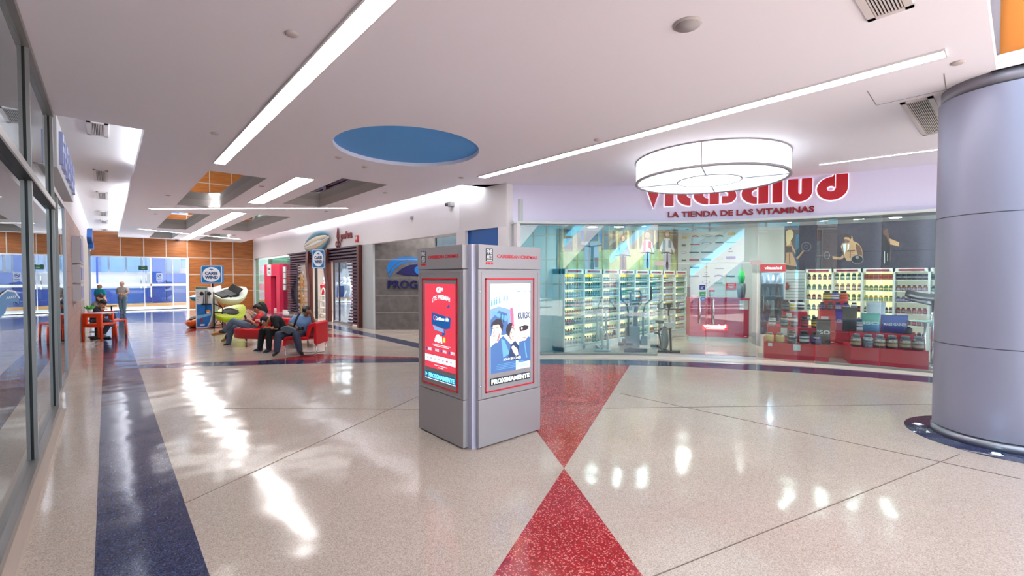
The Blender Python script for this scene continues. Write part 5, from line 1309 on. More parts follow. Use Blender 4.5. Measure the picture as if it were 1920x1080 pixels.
# elliptical cross trainer
Zm = lambda x, y: (1120 + x / 6.353, 500 + y / 6.353)
D1 = (G(1185, 661) - EYE).dot(FW)
def e(x, y, dd=0): p = atD(*Zm(x, y), D1 + dd); return p
el = empty('elliptical_trainer', Vector((e(455, 1020).x, e(455, 1020).y, 0)), 'grey elliptical cross trainer with tall curved handles in the shop window', 'exercise machine')
def grounded(v, z): v = v.copy(); v.z = z; return v
b0 = grounded(e(320, 1000), .05); b1 = grounded(e(590, 1000), .05)
mb = MB(); mb.tube([b0, b1], .045, dkm, 12); bk = FW.copy(); bk.z = 0; bk.normalize()
mb.tube([b0 + bk * 1.0 + RT * .1, b1 + bk * 1.0 - RT * .1], .045, dkm, 12); mid = (b0 + b1) / 2; mb.tube([mid, mid + bk * 1.0], .04, greym, 10); mb.build('base', el)
mb = MB(); mb.tube([mid + bk * .25, e(455, 760, .2), e(455, 560, .15), e(470, 440, .1)], [.07, .06, .045, .04], mauve, 12); mb.obox(mid + bk * .3 + Vector((0, 0, .3)), RT * .11, bk * .25, (0, 0, .25), greym); mb.build('column', el)
mb = MB(); mb.obox(e(455, 430, .1), RT * .09, bk * .03, (0, 0, .06), dkm); mb.build('console', el)
for s_, pts in ((-1, [(275, 235), (285, 390), (350, 450), (372, 560), (368, 700), (368, 900)]), (1, [(640, 235), (640, 390), (570, 450), (545, 560), (545, 700), (545, 880)])):
    mb = MB(); P3 = [e(x, y, (.0 if y < 600 else .1)) for x, y in pts]; mb.tube(P3[:4], [.02, .02, .02, .02], dkm, 10); mb.build('moving_handle', el)
    mb = MB(); mb.tube(P3[3:], .022, mauve if s_ > 0 else dkm, 10); mb.build('lever', el)
    mb = MB(); c = P3[-1]; mb.obox(grounded(c, .22) + bk * .1, RT * .075, bk * .2, (0, 0, .05), greym if s_ > 0 else dkm); mb.obox(grounded(c, .3) - bk * .09, RT * .075, bk * .015, (0, 0, .08), greym); mb.build('pedal', el)
mb = MB(); mb.tube([e(395, 470), e(395, 320), e(420, 290), e(500, 290), e(522, 320), e(522, 440), e(500, 470), e(395, 470)], .018, mauve, 10); mb.build('fixed_handle', el)
mb = MB(); mb.tube([e(340, 572), e(565, 572)], .02, mauve, 10); mb.build('crossbar', el)
mb = MB(); cwh = e(368, 800, .3); mb.lathe([(.16, -.03), (.17, 0), (.16, .03)], cwh, dkm, 28, (RT, bk, Vector((0, 0, 1)))); mb.build('flywheel', el)
# upright bike (white) at the left
Zb = lambda x, y: (1000 + x / 3.857, 400 + y / 3.857)
D2 = (G(1133, 659) - EYE).dot(FW)
def w(x, y, dd=0): return atD(*Zb(x, y), D2 + dd)
bi = empty('exercise_bike', grounded(w(500, 1000), 0), 'white upright exercise bike with black curved handlebar, left of the elliptical', 'exercise machine')
f0 = grounded(w(440, 1000), .035); f1 = grounded(w(560, 1000), .035)
mb = MB(); mb.tube([f0, f1], .03, whitem); mb.tube([f0 + bk * .8, f1 + bk * .8], .03, whitem); m_ = (f0 + f1) / 2; mb.tube([m_, m_ + bk * .8], .03, whitem); mb.build('base', bi)
mb = MB(); mb.tube([grounded(w(495, 1000), .04), w(500, 900), w(522, 830), w(540, 900), grounded(w(540, 1000), .04)], .028, whitem); mb.tube([w(525, 840), w(527, 690)], .028, whitem); mb.build('frame', bi)
mb = MB(); mb.tube([w(520, 685), w(475, 685), w(466, 670), w(488, 635), w(486, 615), w(500, 612)], .014, dkm, 8); mb.tube([w(520, 685), w(575, 690), w(588, 680), w(570, 650), w(555, 640), w(552, 615)], .014, mauve, 8); mb.build('handlebar', bi)
mb = MB(); mb.obox(w(527, 688), RT * .05, bk * .03, (0, 0, .04), dkm); mb.build('console', bi)
mb = MB(); cwh = m_ + bk * .3 + Vector((0, 0, .38)); mb.lathe([(.17, -.03), (.19, 0), (.17, .03)], cwh, whitem, 28, (RT, bk, Vector((0, 0, 1)))); mb.build('wheel_cover', bi)
mb = MB(); mb.tube([m_ + bk * .75 + Vector((0, 0, .1)), m_ + bk * .7 + Vector((0, 0, .85))], .025, whitem); mb.obox(m_ + bk * .7 + Vector((0, 0, .88)), RT * .09, bk * .13, (0, 0, .03), dkm); mb.build('saddle', bi)
mb = MB(); c = w(585, 860, .2); mb.lathe([(.06, -.02), (.06, .02)], c, dkm, 16, (RT, bk, Vector((0, 0, 1)))); mb.tube([c, w(565, 890, .2)], .01, dkm, 6); mb.build('pedal', bi)
# spinning bike (dark) at the right
D3 = (G(1252, 662) - EYE).dot(FW)
def s3(x, y, dd=0): return atD(*Zb(x, y), D3 + dd)
sb = empty('spinning_bike', grounded(s3(960, 1010), 0), 'dark spinning bike with blue grey flywheel, right of the elliptical by the door', 'exercise machine')
f0 = grounded(s3(900, 1010), .03); f1 = grounded(s3(1060, 1010), .03); g0 = grounded(s3(850, 965, .9), .03); g1 = grounded(s3(950, 965, .9), .03)
mb = MB(); mb.tube([f0, f1], .035, dkm); mb.tube([g0 , g1], .035, dkm); mb.tube([(f0 + f1) / 2, (g0 + g1) / 2], .03, dkm); mb.build('base', sb)
mb = MB(); mb.lathe([(.22, -.02), (.24, -.012), (.24, .012), (.22, .02)], s3(950, 905, .1), mat('flywheel blue grey', (120, 140, 160), .3, .5), 36, (RT, bk, Vector((0, 0, 1)))); mb.build('flywheel', sb)
mb = MB(); mb.tube([grounded(s3(995, 1010), .05), s3(990, 830)], .025, dkm); mb.tube([grounded(s3(930, 1000), .05), s3(935, 830), s3(985, 800), s3(980, 720)], .022, greym); mb.tube([s3(935, 830), s3(905, 850, .4), s3(925, 960, .6)], .02, dkm); mb.build('frame', sb)
mb = MB(); mb.tube([s3(978, 695), s3(940, 690), s3(905, 690), s3(902, 670), s3(935, 632)], .013, mauve, 8); mb.tube([s3(978, 695), s3(1045, 690), s3(1048, 640)], .013, mauve, 8); mb.build('handlebar', sb)
mb = MB(); mb.plate([s3(960, 652), s3(1000, 652), s3(985, 690), s3(975, 690)], -bk, .03, black); mb.tube([s3(980, 690), s3(978, 740)], .02, black, 8); mb.build('console', sb)
mb = MB(); mb.obox(s3(985, 805, .0), RT * .1, bk * .12, (0, 0, .05), whitem); mb.build('shroud', sb)
mb = MB(); c = s3(893, 865, .1); mb.obox(c, RT * .05, bk * .05, (0, 0, .02), dkm); mb.tube([c, s3(940, 880, .1)], .012, dkm, 6); mb.build('pedal', sb)
mb = MB(); mb.tube([s3(915, 850, .5), s3(915, 790, .5)], .02, greym); mb.obox(s3(915, 785, .5), RT * .07, bk * .12, (0, 0, .03), dkm); mb.build('saddle', sb)

# ================================================================== SLATTED SHOP AND PINK SHOP (right wall)
plum = woodmat('slat plum brown', (70, 42, 62), (104, 66, 92), (.6, 14, 1), .45); slath = mat('slat edge', (150, 130, 164), .5)
pil = woodmat('pillar brown', (66, 24, 16), (98, 38, 24), (6, 6, .6), .4)
def Y(px, X=RX): return onX(px, 520, X).y
mb = MB()
def slat_block(pxa, pxb, z0, z1, wave=None, t=.1, gap=.115):
    ya, yb = Y(pxb), Y(pxa)       # ya < yb (nearer first)
    mb.box((RX + .02, ya, z0), (RX + .06, yb, z1), mat('slat backing', (38, 24, 40), .7))
    z = z0
    while z < z1 - .03:
        y0, y1 = ya, yb
        if wave: y0, y1 = wave(z, ya, yb)
        mb.box((RX - t, y0, z), (RX + .03, y1, z + .055), plum); z += gap
slat_block(543, 679, 2.36, 2.88)
def wl(z, ya, yb): return (ya - 0.0 + .55 * math.sin((z - .4) * 2.6) * (z < 2.3), yb)
slat_block(543, 556, .08, 2.36, wl)
def wr(z, ya, yb): return (ya, yb + .22 * math.sin((z) * 2.4 + 2))
slat_block(660, 679, .08, 2.36, wr)
mb.box((RX - .14, Y(679.5), 0), (RX + .1, Y(676), 2.87), pil)
structure('wall_slatted', mb)
for pxc, l in ((584.5, 'left'), (619, 'right')):
    yc = Y(pxc); mb = MB(); rings = []
    for k in range(14):
        z = 2.87 * k / 13; off = .16 * math.sin(max(0, z - 1.5) * 1.9) if z > 1.5 else 0
        hw = .15; rings.append([Vector((RX - .14 - off * .5, yc - hw, z)), Vector((RX - .0, yc - hw, z)), Vector((RX - .0, yc + hw, z)), Vector((RX - .14 - off * .5, yc + hw, z))])
    mb.loft(rings, pil, False); tag(mb.build('timber_pillar'), 'dark brown curved timber pillar on the %s of the slatted shop doorway' % l, 'pillar')
# shop interiors behind
mb = MB(); mb.box((9.6, 15.4, 0), (9.8, 30.9, 3.2), mat('slat shop wall', (206, 198, 196), .6)); mb.box((6.85, 24.3, 0), (9.6, 24.42, 3.2), mat('slat shop wall')); mb.box((6.9, 15.3, 0), (9.8, 15.42, 3.2), mat('slat shop wall'))
mb.box((6.7, 15.3, 2.9), (9.8, 31, 3.0), white); structure('wall_shops_rear', mb)
light('slat_shop_lamp', 'AREA', (8.2, 18.8, 2.85), 230, (1, .95, .88), 2, 7)
light('pink_shop_lamp', 'AREA', (7.0, 26.8, 2.85), 90, (.95, 1, 1), 2, 6)
mb = MB()
for a, b in ((556, 580), (625, 659)): mb.box((RX - .02, Y(b), 2.3), (RX + .03, Y(a), 2.36), mull); mb.box((RX - .02, Y(b), 0), (RX + .03, Y(a), .08), mull)
for px in (557, 579, 626, 636): mb.box((RX - .02, Y(px) - .03, 0), (RX + .03, Y(px) + .03, 2.33), mat('window dark frame', (50, 44, 60), .5))
w6 = structure('window_6', mb)
for a, b in ((557, 579), (626, 659)): mb = MB(); mb.box((RX, Y(b), .08), (RX + .01, Y(a), 2.3), glass('slat shop glass', (226, 238, 246), .12)); mb.build('glass_pane', w6)
mb = MB(); mb.box((RX - .02, Y(592) - .06, 0), (RX + .06, Y(592) + .06, 2.36), black); structure('door_4', mb)
# goods seen through the windows
wd = mat('yellow timber rack', (206, 146, 70), .5)
p = onX(567, 560, 7.0); t = empty('display_rack', (7.0, p.y, 0), 'honey coloured wooden rack of small goods behind the left slatted shop window', 'rack')
mb = MB()
for s_ in (-.45, .45):
    for d in (-.2, .2): mb.box((7.0 + d - .02, p.y + s_ - .02, 0), (7.0 + d + .02, p.y + s_ + .02, 1.95), wd)
for k in range(7): mb.box((6.78, p.y - .47, .25 + k * .27), (7.22, p.y + .47, .27 + k * .27), wd)
mb.build('frame', t)
gcol = [mat('goods orange', (226, 120, 50), .5), mat('goods cream', (226, 206, 160), .5), mat('goods white', (232, 230, 226), .5), mat('goods teal', (60, 150, 160), .5)]
for k in range(7):
    for j in range(4):
        mb = MB(); y = p.y - .34 + j * .22; z = .271 + k * .27; h_ = .1 + .06 * random.random()
        mb.lathe([(.05, 0), (.06, h_ * .5), (.04, h_)], (6.92, y, z), gcol[(k + j) % 4], 10)
        tag(mb.build('display_jar'), '%s jar on the honey coloured rack, %s shelf from the bottom, %s from the right' % (('orange', 'cream', 'white', 'teal')[(k + j) % 4], ORD[k], ORD[j]), 'jar', 'jars on the honey rack')
def mannequin(px, X, cloth, label, dress=False, z_top=1.75):
    p = onX(px, 560, X); b = Vector((X, p.y, 0)); t = empty('mannequin', b, label, 'mannequin'); pm_ = mat('mannequin white', (226, 226, 232), .4)
    mb = MB(); mb.lathe([(.09, .95), (.15, 1.0), (.12, 1.15), (.16, 1.35), (.17, 1.42), (.06, 1.48), (.05, 1.54)], b, pm_, 18)
    mb.lathe([(.02, 1.54), (.07, 1.58), (.09, 1.66), (.07, 1.74), (.01, 1.77)], b, pm_, 16)
    for s_ in (-1, 1): mb.tube([b + Vector((0, .18 * s_, 1.4)), b + Vector((-.03, .24 * s_, 1.15)), b + Vector((-.12, .22 * s_, .92))], [.045, .036, .025], pm_, 10); mb.tube([b + Vector((0, .08 * s_, .98)), b + Vector((-.02, .1 * s_, .5)), b + Vector((0, .1 * s_, .05))], [.08, .055, .035], pm_, 10)
    mb.build('body', t)
    mb = MB()
    if dress: mb.lathe([(.3, .55), (.24, .8), (.17, 1.05), (.19, 1.38), (.13, 1.44)], b, cloth, 18, cap=False)
    else:
        mb.lathe([(.19, .9), (.175, 1.1), (.2, 1.38), (.12, 1.46)], b, cloth, 18, cap=False)
        for s_ in (-1, 1): mb.tube([b + Vector((0, .17 * s_, 1.42)), b + Vector((-.02, .25 * s_, 1.2))], [.07, .065], cloth, 10)
    mb.build('clothing', t)
    return b
mannequin(609, 7.6, mat('dress red', (206, 20, 48), .6), 'white mannequin in a bright red top in the slatted shop doorway')
mannequin(646, 7.5, mat('shirt dark', (60, 66, 84), .6), 'white mannequin in a dark shirt in the right slatted shop window, left one')
mannequin(655, 7.9, mat('dress mauve', (150, 124, 140), .6), 'white mannequin in a mauve dress in the right slatted shop window', True)
p = onX(606, 560, 7.1)
t = empty('ladder_shelf', (7.1, p.y, 0), 'white arched ladder shelf in the slatted shop doorway below the red top', 'shelf')
mb = MB(); ws = mat('ladder white', (232, 230, 220), .5)
for s_ in (-1, 1): mb.tube([(7.1, p.y + .42 * s_, 0), (7.1, p.y + .38 * s_, .6), (7.1, p.y + .28 * s_, 1.05), (7.1, p.y + .12 * s_, 1.25), (7.1, p.y, 1.28)], .025, ws, 8)
mb.build('arch', t)
for k, z in enumerate((.12, .4, .68, .92)): mb = MB(); hw = .4 - .05 * k; mb.box((6.98, p.y - hw, z), (7.22, p.y + hw, z + .025), ws); mb.build('shelf', t)
# row of hanging clothes in right window
p = onX(650, 560, 8.4); t = empty('clothes_rail', (8.4, p.y, 0), 'chrome rail of brown and white garments deep in the right slatted shop window', 'rail')
mb = MB(); mb.tube([(8.4, p.y - .8, 0), (8.4, p.y - .8, 1.6), (8.4, p.y + .8, 1.6), (8.4, p.y + .8, 0)], .02, chrome, 8); mb.build('rail', t)
for k in range(9):
    mb = MB(); y = p.y - .66 + k * .16; m = [mat('garment brown', (104, 78, 76), .7), mat('garment white', (220, 218, 222), .7), mat('garment grey', (130, 130, 146), .7)][k % 3]
    mb.plate([(8.18, y, .75), (8.62, y, .75), (8.6, y, 1.42), (8.42, y, 1.56), (8.38, y, 1.56), (8.2, y, 1.42)], (0, 1, 0), .05, m); tag(mb.build('hanging_garment'), '%s garment on the chrome rail in the slatted shop' % ('brown', 'white', 'grey')[k % 3], 'garment', 'garments on the chrome rail')
# surfboard sign, blade sign, lettering, fire alarm on the fascia
Zc = lambda x, y: (480 + x / 5.4, 420 + y / 5.4)
c = onX(*Zc(615, 190), RX - .1); sbd = empty('surfboard_sign', c, 'surfboard shaped sign with blue and cream stripes on the white fascia', 'sign')
a = onX(*Zc(488, 235), RX - .1); b = onX(*Zc(742, 130), RX - .1); axis = (a - b); Lb = axis.length; axis.normalize(); nx = Vector((-1, 0, 0)); wv = axis.cross(nx).normalized()
if wv.z < 0: wv = -wv
def board_ring(t, k0, k1, grow=1.0):
    s_ = math.sin(math.pi * min(max(t, .001), .999)) ** .55; hw = .42 * s_ * grow; c_ = b + axis * Lb * t; return c_, hw
sc_ = [mat('surf blue', (70, 140, 164), .4), mat('surf cream', (226, 214, 186), .4), mat('surf tan', (206, 176, 138), .4), mat('surf white', (232, 234, 232), .4)]
for lo, hi, m, nm in ((-1, -.62, sc_[0], 'stripe'), (-.62, -.28, sc_[2], 'stripe'), (-.28, .05, sc_[3], 'stripe'), (.05, .5, sc_[1], 'stripe'), (.5, 1, sc_[0], 'stripe')):
    mb = MB(); rings = []
    for k in range(17):
        t = .01 + .98 * k / 16; c_, hw = board_ring(t, 0, 0); th = .05 * math.sin(math.pi * t) ** .4 + .01
        rings.append([c_ + wv * hw * lo, c_ + wv * hw * hi, c_ + wv * hw * hi + nx * (th * math.sqrt(max(0.05, 1 - hi * hi))), c_ + wv * hw * lo + nx * (th * math.sqrt(max(.05, 1 - lo * lo)))])
    mb.loft(rings, m, True); mb.build(nm, sbd)
mb = MB(); mb.tube([b + axis * .1 * Lb + nx * .05, b + axis * .95 * Lb + nx * .05], .008, darkgrey, 6); mb.build('stringer', sbd)
bsn = empty('blade_sign', (RX - .35, Y(597), 2.6), 'small blue hanging Carib Wind sign over the slatted shop entrance', 'sign')
def caribsign(par, c, U, V, w, h, big):
    n_ = U.cross(V); blu_ = mat('carib blue', (16, 120, 186), .35); wt = mat('carib white', (238, 240, 244), .4)
    def rr(w, h, r, n=5):
        o = []
        for cx, cy, a0 in ((w - r, h - r, 0), (-w + r, h - r, 90), (-w + r, -h + r, 180), (w - r, -h + r, 270)): o += aq(cx, cy, r, r, a0, a0 + 90, n)
        return o
    mb = MB(); mb.plate([c + U * x + V * y for x, y in rr(w / 2, h / 2, w * .1)], -n_, .06, blu_); mb.build('panel', par)
    items = [(0, wt, rr(w * .475, h * .475, w * .085)), (1, blu_, rr(w * .445, h * .445, w * .07)), (2, wt, ell(0, 0, w * .4, h * .4, 30))]
    mb = MB(); art(mb, c + n_ * .001, U, V, items, .002, .0018); mb.build('border', par)
    nv = mat('carib text', (12, 70, 120), .4)
    text('sign_text', 'CARIB', c + n_ * .008 - U * w * .29 - V * h * .02, U, V, w * .58, h * .17, nv, .003, par, .045)
    text('sign_text', 'WIND', c + n_ * .008 - U * w * .29 - V * h * .24, U, V, w * .58, h * .18, nv, .003, par, .045)
    mb = MB(); art(mb, c + n_ * .008, U, V, [(0, blu_, [(-w * .14, h * .22), (-w * .05, h * .31), (w * .06, h * .3), (w * .14, h * .22), (w * .03, h * .25), (w * .01, h * .19), (-w * .02, h * .25)])]); mb.build('emblem', par)
pc = onX(597.5, 485.5, RX - .45); caribsign(bsn, Vector((RX - .5, pc.y - .1, pc.z)), RT, Vector((0, 0, 1)), .5, .74, False)
mb = MB(); mb.tube([(RX, pc.y, pc.z + .3), (RX - .5, pc.y, pc.z + .3)], .015, black, 6); mb.build('bracket', bsn)
ls = empty('shop_lettering', onX(650, 448, RX - .02), 'dark red raised lettering with loop emblem on the fascia right of the surfboard', 'sign')
dr_ = mat('dull red letter', (140, 62, 66), .5)
p0 = onX(*Zc(866, 180), RX - .01); p1 = onX(*Zc(978, 150), RX - .01)
text('lettering', 'peAna', Vector((RX - .01, p0.y, p0.z - .0)), (0, -1, 0), (0, 0, 1), p0.y - p1.y, .36, dr_, .04, ls, .03)
mb = MB(); q0 = onX(*Zc(830, 140), RX - .04)
def lp(pts): mb.tube([q0 + Vector((0, -a, z)) for a, z in pts], .025, dr_, 8)
lp([(0, -.12), (-.09, .05), (-.05, .2), (0, .36), (.05, .2), (.09, .05), (0, -.12)])
for s_ in (-1, 1): lp([(.11 * s_ + .1 * math.cos(R(t)), -.24 + .1 * math.sin(R(t))) for t in range(0, 361, 30)])
mb.build('emblem', ls)
mb = MB(); q = onX(670.5, 448, RX); mb.box((RX - .05, q.y - .09, q.z - .12), (RX, q.y + .09, q.z + .12), mat('alarm red', (196, 24, 40), .4)); fa = mb.build('fire_alarm'); tag(fa, 'small red fire alarm box on the fascia right of the dark red lettering', 'alarm')
mb = MB(); mb.box((RX - .056, q.y - .05, q.z - .02), (RX - .05, q.y + .05, q.z + .08), white); mb.build('strobe', fa)
q = onX(773, 408, RX); mb = MB(); mb.lathe([(.06, 0), (.06, .03), (.04, .05)], q, mat('sensor grey', (170, 172, 176), .5), 16, (Vector((-1, 0, 0)), Vector((0, 1, 0)), Vector((0, 0, 1)))); tag(mb.build('wall_sensor'), 'small round grey sensor on the white fascia above the stone wall', 'sensor')
q = onX(849, 384, RX); cmr = empty('security_camera', q, 'small grey security camera on the white fascia near the corner', 'camera')
mb = MB(); mb.box((RX - .12, q.y - .07, q.z - .05), (RX - .0, q.y + .07, q.z + .06), mat('camera grey', (150, 148, 150), .5)); mb.build('housing', cmr); mb = MB(); mb.lathe([(.045, 0), (.045, .08)], q + Vector((-.1, .05, 0)), darkgrey, 16, (Vector((-.6, .8, 0)), Vector((.8, .6, 0)), Vector((0, 0, 1)))); mb.build('lens', cmr)
# pink shop
teal = mat('teal wall', (30, 164, 140), .5)
mb = MB(); mb.box((7.4, 24.5, 0), (7.6, 30.9, 3.0), teal); mb.box((RX - .05, Y(543), 0), (RX + .15, 30.9, .12), white)
mb.box((RX - .02, 29.0 + 1.6, 0), (RX + .2, 31, fz0), white)
structure('wall_pink_shop', mb)
mb = MB(); mb.box((RX, Y(543) + .1, 2.8), (RX + .04, 30.6, 2.87), mull); w7 = structure('window_7', mb)
mb = MB(); mb.box((RX + .01, Y(543) + .1, .12), (RX + .02, 30.6, 2.8), glass('pink shop glass', (214, 240, 236), .1)); mb.build('glass_pane', w7)
mg = mat('magenta portal', (222, 26, 78), .45)
yL, yR = onX(496, 540, 6.42).y, onX(524, 540, 6.42).y; yo0, yo1 = onX(508, 540, 6.42).y, onX(518, 540, 6.42).y
pt = empty('pink_portal', (6.6, (yL + yR) / 2, 0), 'tall magenta rectangular portal frame at the teal shop front', 'display frame')
mb = MB(); zt = onX(519, 494.5, 6.42).z; tt = (yL - yR) * .27
mb.box((6.42, yR, .0), (6.95, yo1, zt), mg); mb.box((6.42, yo0, 0), (6.95, yL, zt), mg); mb.box((6.42, yo1, zt - .62), (6.95, yo0, zt), mg); mb.build('frame', pt)
mb = MB(); mb.box((6.405, yL - 1.4, zt - .62), (6.42, yL - .62, zt - .02), mpale); mb.build('logo_card', pt)
text('logo_word', 'Casa', (6.404, yL - .75, zt - .3), (0, -1, 0), (0, 0, 1), .55, .16, mat('logo word green', (60, 90, 60), .5), .003, pt, .03)
text('logo_word', 'ti', (6.404, yL - .95, zt - .5), (0, -1, 0), (0, 0, 1), .16, .14, mat('logo word green', (60, 90, 60), .5), .003, pt, .03)
for k in range(4):
    y = onX(491, 540, 6.6).y; z = .5 + k * .5
    mb = MB(); mb.box((6.59, y - .5, z), (6.6, y + .5, z + .4), [mat('poster lilac', (206, 200, 216), .5), mat('poster blush', (226, 170, 186), .5), mat('poster stone', (170, 190, 186), .5), mat('poster lilac')][k]); tag(mb.build('window_poster'), 'small window poster left of the magenta portal, %s from the bottom' % ORD[k], 'poster')
for k in range(4):
    y = onX(532, 540, 6.62).y; z = 1.12 + k * .3
    mb = MB(); mb.box((6.58, y - .42, z), (6.6, y + .42, z + .26), mat('card white', (220, 236, 238), .5)); tag(mb.build('window_card'), 'white card right of the magenta portal, %s from the bottom' % ORD[k], 'card')
for k in range(3):
    mb = MB(); y = (yL + yR) / 2 + .5 - k * .5; mb.lathe([(.1, 0), (.12, .3), (.05, .6), (.07, .75 + .1 * k)], (7.1, y, .9), mat('bottle shade %d' % k, ((150, 140, 160), (190, 120, 140), (120, 150, 160))[k], .4), 14); tag(mb.build('decorative_bottle'), '%s ornament on the plinth inside the magenta portal' % ('violet', 'rose', 'blue grey')[k], 'ornament')
mb = MB(); mb.box((6.96, yR + .3, 0), (7.3, yL - .3, .9), white); tag(mb.build('display_plinth'), 'low white plinth inside the magenta portal', 'plinth')
# ================================================================== SEATS
lea = mat('red leather', (196, 22, 34), .32); lea2 = mat('red plastic', (206, 16, 30), .35)
ZA = lambda x, y: (320 + x / 4.909, 480 + y / 4.909)
ZB = lambda x, y: (460 + x / 9.0, 560 + y / 9.0)
ZC = lambda x, y: (380 + x / 10.8, 540 + y / 10.8)
ZD = lambda x, y: (x / 3.724, 430 + y / 3.724)
ZE = lambda x, y: (150 + x / 5.486, 430 + y / 5.486)
def hdist(px, py): return (G(px, py) - EYE).dot(FW)
bkv = FW.copy(); bkv.z = 0; bkv.normalize()
# long leather bench (rounded front end) behind the seated men
DB = hdist(453, 650)
c0 = atD(424, 628, DB); c1 = atD(536, 624, DB - .25)
bn = empty('leather_bench', ((c0.x + c1.x) / 2, (c0.y + c1.y) / 2, 0), 'long padded red leather bench with rounded end under the seated men', 'bench')
def flat(v, z=0): return Vector((v.x, v.y, z))
ax = (flat(c1) - flat(c0)).normalized(); wx = Vector((-ax.y, ax.x, 0)); 
if wx.dot(FW) < 0: wx = -wx
Lb_ = (flat(c1) - flat(c0)).length
def stadium(r, L, z0, z1, m, nm, par, org, inset=0, h=.0):
    pts = []
    for a in range(90, 271, 15): pts.append((r * math.cos(R(a)), r * math.sin(R(a))))
    for a in range(-90, 91, 15): pts.append((L + r * math.cos(R(a)), r * math.sin(R(a))))
    rings = []
    for s_, z in ((.93, z0), (1.0, z0 + .03), (1.0, z1 - .05), (.96, z1 - .012), (.88, z1)):
        rings.append([org + ax * (L / 2 + (x - L / 2) * s_) + wx * (y * s_) + Vector((0, 0, z)) for x, y in pts])
    mb = MB(); mb.loft(rings, m, True); return mb.build(nm, par)
og = flat(c0) + ax * .42 + wx * .45
stadium(.45, Lb_ - .2, .2, .46, lea, 'seat', bn, og)
mb = MB(); mb.tube([og + Vector((0, 0, .16)), og + ax * (Lb_ - .2) + Vector((0, 0, .16))], .02, chrome, 8); mb.build('rail', bn)
for k in range(4):
    for s_ in (-1, 1):
        mb = MB(); q = og + ax * (Lb_ - .3) * k / 3 + wx * .28 * s_; mb.tube([q + Vector((0, 0, .21)), q], .022, chrome, 8); mb.build('leg', bn)
# back rest element seen between the men
mb = MB(); q0 = atD(500, 607, DB + .62); q1 = atD(545, 607, DB + .5); mb.obox((q0 + q1) / 2 - Vector((0, 0, .0)), (flat(q1) - flat(q0)) / 2, bkv * .09, (0, 0, .16), lea); bevel(mb.build('backrest', bn), .05, 4)
# red moulded chair at the right end
DR_ = hdist(560, 668)
def r3(x, y, dd=0): return atD(*ZB(x, y), DR_ + dd)
ch = empty('red_armchair', flat(r3(900, 950)), 'red moulded lounge chair on chrome sled legs at the right end of the bench', 'chair')
dep = bkv * .62
def slab_px(mb, pts, th, m, off=0):
    P3 = [r3(x, y) + bkv * off for x, y in pts]; mb.plate(P3, bkv, th, m)
mb = MB(); slab_px(mb, [(628, 805), (632, 690), (660, 650), (720, 645), (1000, 650), (1060, 655), (1060, 698), (720, 700), (690, 712), (676, 800)], .6, lea2); bevel(mb.build('seat', ch), .02, 3)
mb = MB(); slab_px(mb, [(1010, 655), (1045, 470), (1075, 425), (1170, 400), (1212, 425), (1215, 780), (1168, 780), (1150, 745), (1155, 480), (1115, 480), (1062, 655)], .6, lea2); bevel(mb.build('backrest', ch), .02, 3)
for d in (.05, .55):
    mb = MB(); o_ = bkv * d; mb.tube([r3(652, 800) + o_, flat(r3(655, 900), .02) + o_, flat(r3(690, 950), .012) + o_, flat(r3(1140, 945), .012) + o_, flat(r3(1185, 930), .02) + o_, r3(1190, 775) + o_], .013, chrome, 8); mb.build('leg', ch)

# ================================================================== PEOPLE
def hull(mb, spheres, m, seg=10):
    bm = bmesh.new()
    for p, r in spheres:
        p = Vector(p)
        if isinstance(r, (int, float)): r = (r, r, r)
        for i in range(seg // 2 + 1):
            th = math.pi * i / (seg // 2)
            for j in range(seg):
                ph = 2 * math.pi * j / seg
                bm.verts.new(p + Vector((r[0] * math.sin(th) * math.cos(ph), r[1] * math.sin(th) * math.sin(ph), r[2] * math.cos(th))))
    res = bmesh.ops.convex_hull(bm, input=bm.verts)
    kill = [g for g in res['geom_interior'] if isinstance(g, bmesh.types.BMVert)] + [v for v in bm.verts if not v.link_faces]
    bmesh.ops.delete(bm, geom=list(set(kill)), context='VERTS')
    bm.verts.index_update(); bm.faces.ensure_lookup_table()
    vs = [v.co.copy() for v in bm.verts]; idx = {v: i for i, v in enumerate(bm.verts)}
    fs = [[idx[v] for v in f.verts] for f in bm.faces]
    bm.free(); mb.add(vs, fs, m, True)
def remeshed(mb, name, parent, m, voxel=.009, smooth=6):
    me = mb.mesh(name); t = bpy.data.objects.new(name, me); COL.objects.link(t)
    r = t.modifiers.new('r', 'REMESH'); r.mode = 'VOXEL'; r.voxel_size = voxel; r.use_smooth_shade = True
    s_ = t.modifiers.new('s', 'SMOOTH'); s_.factor = .5; s_.iterations = smooth
    dg = bpy.context.evaluated_depsgraph_get(); nm = bpy.data.meshes.new_from_object(t.evaluated_get(dg))
    bpy.data.objects.remove(t)
    nm.materials.clear(); nm.materials.append(m)
    for p in nm.polygons: p.material_index = 0; p.use_smooth = True
    o = bpy.data.objects.new(name, nm); COL.objects.link(o); attach(o, parent); return o
